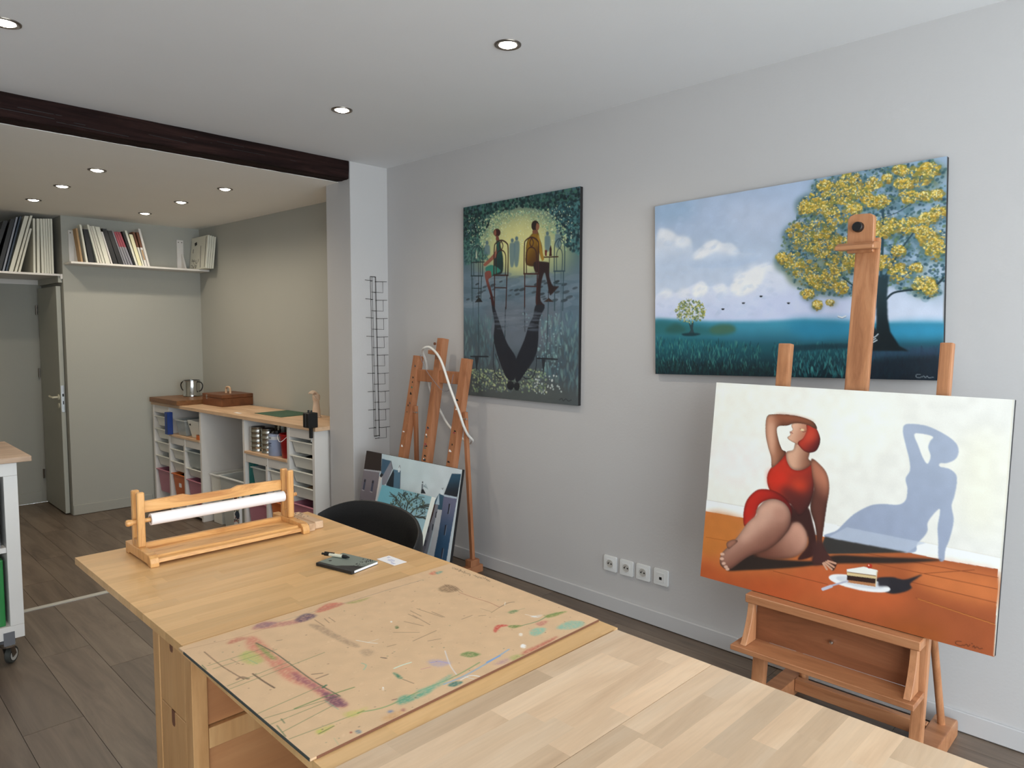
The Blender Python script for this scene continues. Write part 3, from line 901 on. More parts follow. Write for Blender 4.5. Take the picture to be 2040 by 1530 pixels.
MB().cyl((-0.0015, -0.012, 0.19), (0.0, -0.012, 0.19), 0.034, n=20).build('printed_disc', 'navy', t)

# ---- on the worktop
ZT = 0.9985
t = cthing('thick_board', 'thick dark wooden board at the far end of the worktop', 'board', 0, 2.43, ZT)
MB().prism([(-0.035, -0.30), (0.385, -0.30), (0.385, 0.29), (-0.035, 0.29)], 0, 0.044, 'z').build('slab', 'walnut', t, bevel=0.002)
Bx(-0.0358, -0.035, -0.298, 0.288, 0.003, 0.041).build('edge_band', 'walnut', t)
t = cthing('brush_washer', 'shiny steel brush washer pot with side clips on the dark board', 'pot', 0.27, 2.50, ZT + 0.0445)
MB().lathe([(0.070, 0), (0.078, 0.003), (0.078, 0.022), (0.074, 0.028), (0.074, 0.148), (0.079, 0.152), (0.079, 0.156), (0.071, 0.156), (0.070, 0.03), (0, 0.03)], n=36).build('pot_body', 'steel', t, smooth=True)
for sg in (-1, 1):
    p = [(0.0 * sg, 0.074 * sg, 0.14), (0, 0.105 * sg, 0.135), (0, 0.122 * sg, 0.105), (0, 0.108 * sg, 0.065), (0, 0.082 * sg, 0.05)]
    MB().tube([(x * 0.9 + y * -0.45, y * 0.9, z) for x, y, z in curve_pts(p, 6)], 0.0055, 8).build('side_clip', 'black', t, smooth=True)
t = cthing('paint_case', 'brown wooden paint case with an arched handle on the worktop', 'case', 0.19, 1.745, ZT)
MB().box(0, 0.30, 0, 0.37, 0, 0.072).build('case_bottom', 'box', t, bevel=0.003)
MB().box(0, 0.30, 0, 0.37, 0.0735, 0.105).build('lid', 'box', t, bevel=0.003)
hd = curve_pts([(0.15, 0.135, 0.105), (0.15, 0.137, 0.145), (0.15, 0.155, 0.16), (0.15, 0.195, 0.16), (0.15, 0.213, 0.145), (0.15, 0.215, 0.105)], 6)
MB().tube(hd, 0.009, 10).build('handle', 'oak', t, smooth=True)
Bx(-0.003, 0.0, 0.275, 0.293, 0.055, 0.095).build('clasp', 'tin', t)
t = cthing('cutting_mat', 'green cutting mat lying on the worktop', 'mat', 0.145, 0.70, ZT)
MB().box(0, 0.30, 0, 0.40, 0, 0.003).build('sheet', 'matgreen', t)
ln = MB()
for k in range(6): ln.box(0.03 + k * 0.048, 0.0308 + k * 0.048, 0.02, 0.38, 0.003, 0.0033)
for k in range(8): ln.box(0.02, 0.28, 0.03 + k * 0.049, 0.0308 + k * 0.049, 0.003, 0.0033)
o = ln.build('grid_lines', 'teal', t); o['kind'] = 'stuff'
t = cthing('paper_slip', 'small white paper slip on the worktop left of the green mat', 'paper', 0.05, 1.17, ZT)
MB().prism([(0, 0), (0.03, 0.01), (0.035, 0.11), (0.005, 0.10)], 0, 0.001, 'z').build('slip', 'paper', t)
Bx(0.008, 0.024, 0.03, 0.031, 0.001, 0.0013).build('fold_line', 'greybook', t)
t = cthing('clamp_tool', 'black boxy tool clamped to the near front corner of the worktop', 'tool', -0.035, 0.02, ZT)
MB().box(-0.03, 0.045, -0.035, 0.04, -0.003 + 0.004, 0.105).build('housing', 'black', t, bevel=0.004)
for q in (-0.015, 0.02): MB().cyl((0.005, q, 0.105), (0.005, q, 0.122), 0.007, n=12).build('button', 'black', t)
Bx(-0.031, -0.0297, 0.002, 0.004, 0.01, 0.1).build('seam', 'grey', t)
Bx(0.0, 0.0195, -0.01, 0.012, -0.075, 0.001).build('clamp_arm', 'black', t, bevel=0.002)
MB().cyl((0.01, 0.0, -0.10), (0.01, 0.0, -0.03), 0.0055, n=10).build('clamp_screw', 'chrome', t, smooth=True)
# jointed-looking pale hand
t = cthing('hand_model', 'pale artist hand model standing on the worktop beside the pillar', 'hand', 0.335, 0.50, ZT)
MB().lathe([(0.036, 0), (0.037, 0.008), (0.034, 0.012), (0.0, 0.012)], n=24).build('base', 'plaster', t, smooth=True)
MB().lathe([(0.031, 0.012), (0.030, 0.05), (0.024, 0.10), (0.022, 0.125), (0.027, 0.14), (0.03, 0.165), (0.024, 0.182), (0.0, 0.186)], n=20).build('palm', 'plaster', t, smooth=True)
for k in range(4):
    y = -0.021 + k * 0.014
    L_ = [0.85, 1.0, 1.0, 0.85][k]
    f = curve_pts([(0.0, y, 0.172), (-0.012, y * 1.1, 0.172 + 0.028 * L_), (-0.034, y * 1.1, 0.172 + 0.034 * L_), (-0.05, y * 1.1, 0.172 + 0.018 * L_)], 5)
    MB().tube(f, [0.0078 - 0.0025 * i / len(f) for i in range(len(f))], 8).build('finger', 'plaster', t, smooth=True)
f = curve_pts([(-0.012, -0.024, 0.14), (-0.03, -0.03, 0.155), (-0.042, -0.022, 0.178)], 5)
MB().tube(f, [0.009 - 0.003 * i / len(f) for i in range(len(f))], 8).build('thumb', 'plaster', t, smooth=True)

# ================================================================= TROLLEY AT THE LEFT EDGE
t = thing('rolling_trolley', 'white cube-shelf trolley on castors with oak top at left edge', 'trolley', (0.1, 3.85, 0.0))
X0, X1, Y0, Y1 = -0.42, 0.632, 3.60, 4.04
Bx(X0 - 0.04, 0.682, 3.572, 4.13, 0.893, 0.916).build('worktop', 'oakx', t, bevel=0.002, room=True)
Bx(X0, X1, Y0, Y1, 0.835, 0.892).build('upper_board', 'white', t, bevel=0.001, room=True)
Bx(X0, X1, Y0, Y1, 0.125, 0.182).build('lower_board', 'white', t, bevel=0.001, room=True)
for a, b in ((X0, X0 + 0.05), (0.582, X1)):
    Bx(a, b, Y0, Y1, 0.1825, 0.8345).build('side_panel', 'white', t, bevel=0.001, room=True)
Bx(0.07, 0.09, Y0 + 0.003, Y1 - 0.003, 0.1825, 0.8345).build('divider', 'white', t, room=True)
Bx(X0 + 0.051, 0.581, Y0 + 0.004, Y1 - 0.003, 0.505, 0.527).build('middle_shelf', 'white', t, room=True)
MB().cyl((X1, 3.68, 0.868), (X1 + 0.012, 3.68, 0.868), 0.012, n=12).build('side_knob', 'black', t, smooth=True, room=True)
for cx_, cy_ in ((0.575, 3.645), (0.575, 3.995), (-0.36, 3.645), (-0.36, 3.995)):
    c = thing('castor', None, None, (0, 0, 0)); c.parent = t; c.location = (cx_ - 0.1, cy_ - 3.85, 0); XF[c.name] = Matrix.Translation((cx_, cy_, 0))
    br = MB().box(cx_ - 0.02, cx_ + 0.02, cy_ - 0.048, cy_ - 0.0455, 0.10, 0.158)
    br.cyl((cx_, cy_, 0.102), (cx_, cy_, 0.124), 0.03, 0.034, n=20)
    br.build('mounting_plate', 'grey', c, smooth=True, room=True)
    MB().lathe([(0.014, 0.078), (0.027, 0.082), (0.03, 0.092), (0.024, 0.102), (0.0, 0.102)], (cx_, cy_, 0), 20).build('swivel', 'chrome', c, smooth=True, room=True)
    ax = Vector((0.78, -0.62, 0)).normalized()
    fk = MB()
    for sg in (-1, 1):
        o_ = ax * (0.016 * sg)
        fk.bar((cx_ + o_.x - 0.0, cy_ + o_.y, 0.09), (cx_ + o_.x + 0.012, cy_ + o_.y + 0.012, 0.034), 0.028, 0.003, (-ax.y, ax.x, 0))
    fk.build('fork', 'ring', c, room=True)
    wc = Vector((cx_ + 0.014, cy_ + 0.014, 0.0365))
    MB().cyl(wc - ax * 0.0115, wc + ax * 0.0115, 0.036, n=28).build('tyre', 'rubber', c, bevel=0.003, smooth=True, room=True)
    MB().cyl(wc - ax * 0.0125, wc + ax * 0.0125, 0.025, n=24).build('wheel_hub', 'hub', c, smooth=True, room=True)
# contents
t = thing('green_folder', 'green folder upright in the lower trolley compartment', 'folder', (0.535, 3.8, 0.1825))
Bx(0.546, 0.569, 3.615, 3.90, 0.1828, 0.475).build('cover', 'green', t, bevel=0.006, seg=2, room=True)
Bx(0.549, 0.566, 3.90, 3.906, 0.188, 0.47).build('page_edge', 'paper', t, room=True)
t = thing('pink_folder', 'crimson folder left of the green one in the trolley', 'folder', (0.49, 3.8, 0.1825))
Bx(0.512, 0.543, 3.615, 3.90, 0.1828, 0.46).build('cover', 'red', t, bevel=0.004, room=True)
Bx(0.516, 0.539, 3.90, 3.906, 0.188, 0.455).build('page_edge', 'paper', t, room=True)
t = thing('silver_frame', 'silver-edged black frame in the upper trolley compartment', 'frame', (0.545, 3.8, 0.5275))
Bx(0.548, 0.560, 3.615, 3.95, 0.5278, 0.815).build('panel', 'black', t, room=True)
Bx(0.546, 0.562, 3.609, 3.615, 0.5278, 0.817).build('moulding', 'silver', t, room=True)
t = thing('black_portfolio', 'black portfolio beside the silver frame in the trolley', 'portfolio', (0.51, 3.8, 0.5275))
Bx(0.50, 0.54, 3.615, 3.95, 0.5278, 0.79).build('cover', 'darkbook', t, bevel=0.004, room=True)
Bx(0.505, 0.535, 3.612, 3.6155, 0.54, 0.78).build('spine', 'greybook', t, room=True)
t = thing('display_board', 'white upright panel standing on the trolley at the left edge', 'panel', (0.3, 3.75, 0.9165))
Bx(0.10, 0.592, 3.72, 3.745, 0.9168, 1.42).build('board', 'white', t, bevel=0.002, room=True)
Bx(0.12, 0.57, 3.745, 3.79, 0.9168, 0.935).build('foot', 'white', t, bevel=0.002, room=True)

# ================================================================= THE TWO GATELEG TABLES
STAVE = Bx(0, 1, 0, 1, -1, 0).mesh('stave')
def staves(parent, x0, x1, y0, y1, z, th, mat, seed, wid=0.0475):
    """solid glued staves running across the table"""
    me = STAVE.copy(); me.materials.append(M[mat])
    rg = random.Random(seed)
    n = max(1, round((y1 - y0) / wid))
    w = (y1 - y0) / n
    for r_ in range(n):
        x = x0 - rg.uniform(0.0, 0.3)
        while x < x1 - 0.005:
            L_ = rg.uniform(0.17, 0.44)
            a, b = max(x, x0), min(x + L_, x1)
            if x1 - b < 0.04: b = x1; L_ = b - x + 0.01
            if b - a > 0.01:
                inst('stave', me, None, parent, (a, y0 + r_ * w, z), (b - a, w, th))
            x += L_
def gateleg(label, loc, rz, y_mid0, y_mid1, leaves, mat, x0, x1, seed, H=0.74, sag=0.0):
    t = thing('gateleg_table', label, 'table', (loc[0], loc[1], 0), (0, 0, rz), group='birch gateleg tables')
    TH = 0.021
    secs = [('table_top', y_mid0, y_mid1)] + [('leaf', a, b) for a, b in leaves]
    for k, (nm, a, b) in enumerate(secs):
        core = Bx(x0 + 0.002, x1 - 0.002, a + 0.002, b - 0.002, H - TH + 0.001, H - 0.001).build(nm, mat, t)
        staves(core, x0, x1, a + 0.0008, b - 0.0008, H, TH, mat, seed + k)
        if sag and nm == 'leaf' and b <= y_mid0 + 0.01:      # the near leaf hangs a little
            p = Vector((0, y_mid0, H))
            core.rotation_euler = (sag, 0, 0)
            core.location = p - Matrix.Rotation(sag, 3, 'X') @ p
    ya, yb = y_mid0 + 0.004, y_mid1 - 0.004
    zt = H - TH - 0.001
    xa, xb = x0 + 0.02, x1 - 0.02
    # end frames: two posts each, drawers between
    for xe, sg in ((xa, 1), (xb, -1)):
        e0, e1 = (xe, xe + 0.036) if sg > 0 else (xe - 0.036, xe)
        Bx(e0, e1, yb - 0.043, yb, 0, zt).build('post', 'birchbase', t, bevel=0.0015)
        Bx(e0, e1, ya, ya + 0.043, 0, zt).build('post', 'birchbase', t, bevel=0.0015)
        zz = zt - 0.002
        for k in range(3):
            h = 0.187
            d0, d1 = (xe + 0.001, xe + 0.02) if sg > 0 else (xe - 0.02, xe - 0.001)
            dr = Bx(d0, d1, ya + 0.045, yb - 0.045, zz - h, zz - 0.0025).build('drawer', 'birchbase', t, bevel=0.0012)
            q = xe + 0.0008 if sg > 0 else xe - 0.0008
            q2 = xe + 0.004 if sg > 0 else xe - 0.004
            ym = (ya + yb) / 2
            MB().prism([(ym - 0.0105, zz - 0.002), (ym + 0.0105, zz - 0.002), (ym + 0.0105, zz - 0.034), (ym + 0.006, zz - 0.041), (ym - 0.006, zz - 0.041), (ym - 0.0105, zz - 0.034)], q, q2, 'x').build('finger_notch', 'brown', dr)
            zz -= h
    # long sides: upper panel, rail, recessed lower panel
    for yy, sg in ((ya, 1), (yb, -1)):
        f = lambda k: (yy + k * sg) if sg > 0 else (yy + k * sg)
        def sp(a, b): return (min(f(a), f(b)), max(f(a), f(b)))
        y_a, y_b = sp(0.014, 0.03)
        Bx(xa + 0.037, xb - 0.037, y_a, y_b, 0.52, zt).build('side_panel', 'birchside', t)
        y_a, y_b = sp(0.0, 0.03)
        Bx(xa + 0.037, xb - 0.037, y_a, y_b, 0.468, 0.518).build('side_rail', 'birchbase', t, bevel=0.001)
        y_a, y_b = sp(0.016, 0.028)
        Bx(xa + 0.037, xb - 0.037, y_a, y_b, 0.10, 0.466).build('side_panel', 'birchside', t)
    # gate legs under each raised leaf
    for (a, b) in leaves:
        near = b <= y_mid0 + 0.01
        yl = a + 0.16 if near else b - 0.16
        yh = y_mid0 if near else y_mid1
        xg = (x0 + x1) / 2 + 0.08
        Bx(xg - 0.02, xg + 0.02, yl - 0.02, yl + 0.02, 0, zt).build('gate_leg', 'birchbase', t, bevel=0.0015)
        Bx(xg - 0.012, xg + 0.012, min(yl, yh) + (0.02 if near else 0), max(yl, yh) - (0 if near else 0.02), zt - 0.05, zt).build('gate_rail', 'birchbase', t)
        Bx(xg - 0.012, xg + 0.012, min(yl, yh) + (0.02 if near else 0), max(yl, yh) - (0 if near else 0.02), 0.10, 0.14).build('gate_rail', 'birchbase', t)
    return t
# far table: both leaves up (built about its own centre)
SAG = R(1.3)
gateleg('honey birch gateleg table with both leaves raised, farther from the camera', (0.984, 1.752), 0, -0.129, 0.129, [(0.129, 0.752), (-0.755, -0.129)], 'birch1', -0.405, 0.403, 21, sag=SAG)
gateleg('pale birch gateleg table nearest the camera, one leaf raised', (0.976, 0.866), R(-0.5), -0.129, 0.129, [(-0.755, -0.129)], 'birch2', -0.396, 0.396, 57, H=0.728)

ART_SUNBATHER = [
  ('p',(0,-2,999,-2,999,1002,1,999),(238,235,224),3,(228,226,219),(30,63,925,587),0,0,100),
  ('p',(7,336,132,270,257,335,198,473,34,504),(241,231,226),60,None,None,0,1,100),
  ('p',(403,51,625,40,663,190,515,294,432,204),(240,238,226),60,None,None,0,1,100),
  ('p',(866,186,975,156,980,499,891,506),(233,230,214),60,None,None,0,1,100),
  ('p',(-9,604,259,607,539,609,995,618,998,669,478,679,168,663,-5,668),(240,238,233),1,None,None,0,0,100),
  ('l',(1,607,161,605),3,(205,200,190),1,100),
  ('l',(513,611,791,612,993,616),3,(218,214,204),1,100),
  ('p',(0,665,168,661,478,673,738,666,842,669,990,661,999,1002,1,999),(197,112,58),1,(156,80,44),(332,624,617,1037),0,0,100),
  ('p',(4,683,165,673,155,759,104,838,10,893),(192,114,52),25,None,None,0,1,100),
  ('p',(11,912,126,934,291,893,444,889,354,1005,17,1006),(176,84,44),40,None,None,0,1,100),
  ('p',(386,829,603,773,759,851,672,945,420,948),(186,92,50),45,None,None,0,1,100),
  ('p',(763,709,989,687,994,801,806,805),(196,110,60),30,None,None,0,1,100),
  ('p',(674,976,839,938,858,999,704,1004),(150,78,36),40,None,None,0,1,100),
  ('l',(600,708,992,694),3,(126,60,30),1,100),
  ('l',(653,742,992,738),3,(126,60,30),1,100),
  ('l',(756,786,993,791),3,(126,60,30),1,100),
  ('l',(775,846,994,872),3,(126,60,30),1,100),
  ('l',(297,882,496,881),3,(126,60,30),1,100),
  ('l',(792,740,930,683),3,(126,60,30),1,100),
  ('l',(781,848,994,875),2,(214,140,60),1,100),
  ('l',(12,796,109,790),3,(160,82,30),1,100),
  ('p',(699,139,717,129,767,132,817,158,851,188,862,221,856,254,834,275,813,280,814,294,840,298,860,318,864,354,860,408,855,447,864,506,856,583,848,624,846,670,831,669,826,599,821,539,823,465,793,524,792,569,767,622,737,670,481,675,514,631,561,553,613,500,654,483,700,476,722,452,725,404,717,362,728,324,723,278,710,224,698,170),(160,170,189),2,(150,160,182),(774,160,656,628),0,1,100),
  ('p',(732,172,755,166,787,174,780,194,776,221,785,256,777,288,762,263,747,219),(236,234,225),2,None,None,0,1,100),
  ('p',(494,662,545,611,791,614,770,629,737,671,481,679),(180,189,204),2,None,None,0,0,70),
  ('p',(474,670,510,673,741,667,600,712,488,746,461,730),(52,50,48),3,None,None,0,0,100),
  ('p',(110,933,198,830,287,827,445,790,514,745,637,716,839,669,718,719,516,782,359,848,202,907),(44,34,30),4,None,None,0,1,100),
  ('p',(656,804,699,784,739,782,788,745,756,792,761,810,738,835,699,854,658,841),(38,36,42),3,None,None,0,1,100),
  ('p',(312,638,351,593,402,625,415,682,367,739,303,738),(70,34,30),3,None,None,0,1,100),
  ('p',(342,556,376,588,406,555,429,627,445,700,440,766,384,802,416,725,407,667,378,629,348,631),(58,30,27),3,None,None,0,1,100),
  ('p',(216,829,283,766,336,685,354,638,381,630,406,663,415,708,404,755,370,795,315,821,258,833),(198,146,124),4,(110,66,52),(376,649,273,840),30,1,100),
  ('p',(308,313,294,347,260,389,244,437,250,485,272,517,342,553,374,601,406,555,421,482,418,405,410,337,387,372,361,389,334,385,315,353),(186,46,28),2,(72,32,30),(277,422,392,575),25,1,100),
  ('p',(252,426,283,403,320,423,309,478,266,487),(196,44,26),22,None,None,0,1,100),
  ('p',(336,446,369,423,398,443,387,489,353,496),(190,58,34),25,None,None,0,1,100),
  ('p',(302,480,352,487,395,505,372,580,327,537),(86,34,30),22,None,None,0,1,70),
  ('p',(162,651,166,590,184,545,217,509,271,504,319,528,347,572,347,621,329,572,292,546,248,557,220,587,212,634,192,678,170,700),(186,38,26),2,(110,24,22),(202,527,330,589),25,1,100),
  ('p',(213,609,245,558,284,542,323,557,345,599,344,657,318,723,270,787,205,835,162,884,130,924,114,934,85,918,80,882,89,851,118,806,150,749,182,680,213,636),(204,156,134),2,(120,74,60),(222,614,318,752),40,1,100),
  ('p',(158,749,209,653,258,588,282,618,221,714,172,782),(206,160,138),22,None,None,0,1,70),
  ('p',(280,596,308,581,331,602,319,641,290,634),(182,132,112),14,None,None,0,1,70),
  ('p',(102,803,126,778,148,779,130,808,112,828),(160,108,88),2,None,None,20,1,100),
  ('p',(97,859,96,863,93,866,89,868,84,869,81,867,79,864,80,860,83,856,88,854,92,853,95,855),(214,172,150),2,None,None,0,1,100),
  ('p',(97,882,96,886,93,890,88,892,84,892,81,891,79,887,80,883,83,879,88,877,92,877,95,879),(214,172,150),2,None,None,0,1,100),
  ('p',(106,903,105,907,102,910,98,913,93,913,90,911,89,908,90,904,93,900,97,898,101,898,105,899),(214,172,150),2,None,None,0,1,100),
  ('p',(116,917,116,921,113,924,108,926,104,927,101,925,99,922,100,918,103,914,107,912,112,911,115,913),(214,172,150),2,None,None,0,1,100),
  ('p',(123,926,123,930,120,933,115,936,111,936,108,934,106,931,107,927,110,923,114,921,119,921,122,922),(214,172,150),2,None,None,0,1,100),
  ('p',(310,313,334,298,343,261,374,268,395,297,393,331,409,346,389,374,361,389,334,385,315,354),(206,158,130),2,(130,82,62),(336,323,402,330),20,1,100),
  ('p',(323,176,348,169,384,173,378,211,370,251,354,271,332,263,316,254,309,243,319,229,316,217,326,204,321,190),(214,166,138),1,(172,112,86),(322,209,379,228),10,1,100),
  ('l',(317,215,327,221),4,(136,70,66),1,100),
  ('l',(354,196,365,209,376,204),3,(70,44,38),1,100),
  ('p',(369,200,368,202,366,204,362,206,359,205,356,204,355,201,356,198,358,196,362,195,365,195,368,197),(228,204,160),2,None,None,0,1,100),
  ('p',(376,169,403,174,424,212,430,247,420,287,398,302,373,296,349,264,367,238,378,204),(176,52,34),1,(86,24,24),(379,228,428,273),20,1,100),
  ('p',(377,211,398,195,413,224,394,252,374,255),(196,70,48),14,None,None,0,1,75),
  ('p',(223,154,253,138,318,135,367,143,402,160,414,190,376,174,334,172,306,187,268,199,274,251,292,301,308,313,293,351,269,387,258,394,252,345,236,293,223,231),(196,138,108),1,(122,72,50),(234,256,296,248),30,1,100),
  ('p',(260,140,318,138,374,148,403,164,347,158,269,161),(150,84,56),10,None,None,0,1,80),
  ('p',(230,193,252,182,261,253,261,334,244,301,234,247),(214,164,136),12,None,None,0,1,70),
  ('p',(404,329,442,357,465,395,475,454,471,532,467,626,466,703,486,744,511,771,521,782,513,812,505,814,493,797,478,798,449,804,436,797,447,717,437,634,414,553,421,465,410,398),(178,112,86),2,(92,52,42),(467,421,422,499),30,1,100),
  ('p',(434,712,466,703,486,744,499,766,478,793,439,805),(66,38,36),8,None,None,0,1,85),
  ('l',(491,777,517,780),11,(196,150,124),1,100),
  ('l',(485,783,512,798),11,(196,150,124),1,100),
  ('l',(479,789,506,810),11,(196,150,124),1,100),
  ('l',(475,793,489,815),11,(196,150,124),1,100),
  ('p',(698,838,684,853,648,865,598,872,548,871,510,862,498,847,513,831,552,819,604,813,653,815,687,824),(236,236,236),2,None,None,0,1,100),
  ('p',(678,835,667,845,639,854,600,859,561,858,532,852,523,842,534,832,564,823,604,819,642,820,669,826),(208,210,214),3,None,None,0,1,100),
  ('p',(656,801,694,794,695,825,661,835),(44,42,48),4,None,None,0,0,100),
  ('p',(556,795,610,767,655,769,653,794,557,805),(240,236,226),1,None,None,0,0,100),
  ('p',(557,805,653,794,653,808,558,820),(214,190,140),1,None,None,0,0,100),
  ('p',(558,820,653,806,653,827,559,841),(50,30,24),1,None,None,0,0,100),
  ('p',(559,841,653,827,652,841,562,851),(176,120,80),1,None,None,0,0,100),
  ('l',(559,806,651,794),4,(120,74,44),1,100),
  ('l',(653,774,652,837),5,(206,190,160),1,100),
  ('p',(637,756,636,762,633,767,629,769,624,769,621,766,619,762,620,756,623,751,627,749,632,749,635,751),(170,46,26),1,None,None,0,1,100),
  ('p',(628,756,628,757,627,759,626,760,624,760,624,759,623,757,623,755,624,754,625,753,627,753,627,754),(240,180,150),1,None,None,0,1,100),
  ('l',(483,904,521,874,562,845),9,(176,176,192),1,100),
  ('l',(481,908,509,885),16,(190,190,204),1,100),
  ('l',(911,974,898,978,896,988,909,991,916,985),3,(70,34,18),1,100),
  ('l',(918,988,925,979,929,986,934,977),3,(70,34,18),1,100),
  ('l',(941,984,945,977,947,985,953,978,959,983,967,978),3,(70,34,18),1,100),
  ('l',(938,972,940,970),3,(70,34,18),1,100),
  ('l',(995,1,996,641,997,995),4,(222,214,196),0,70)]

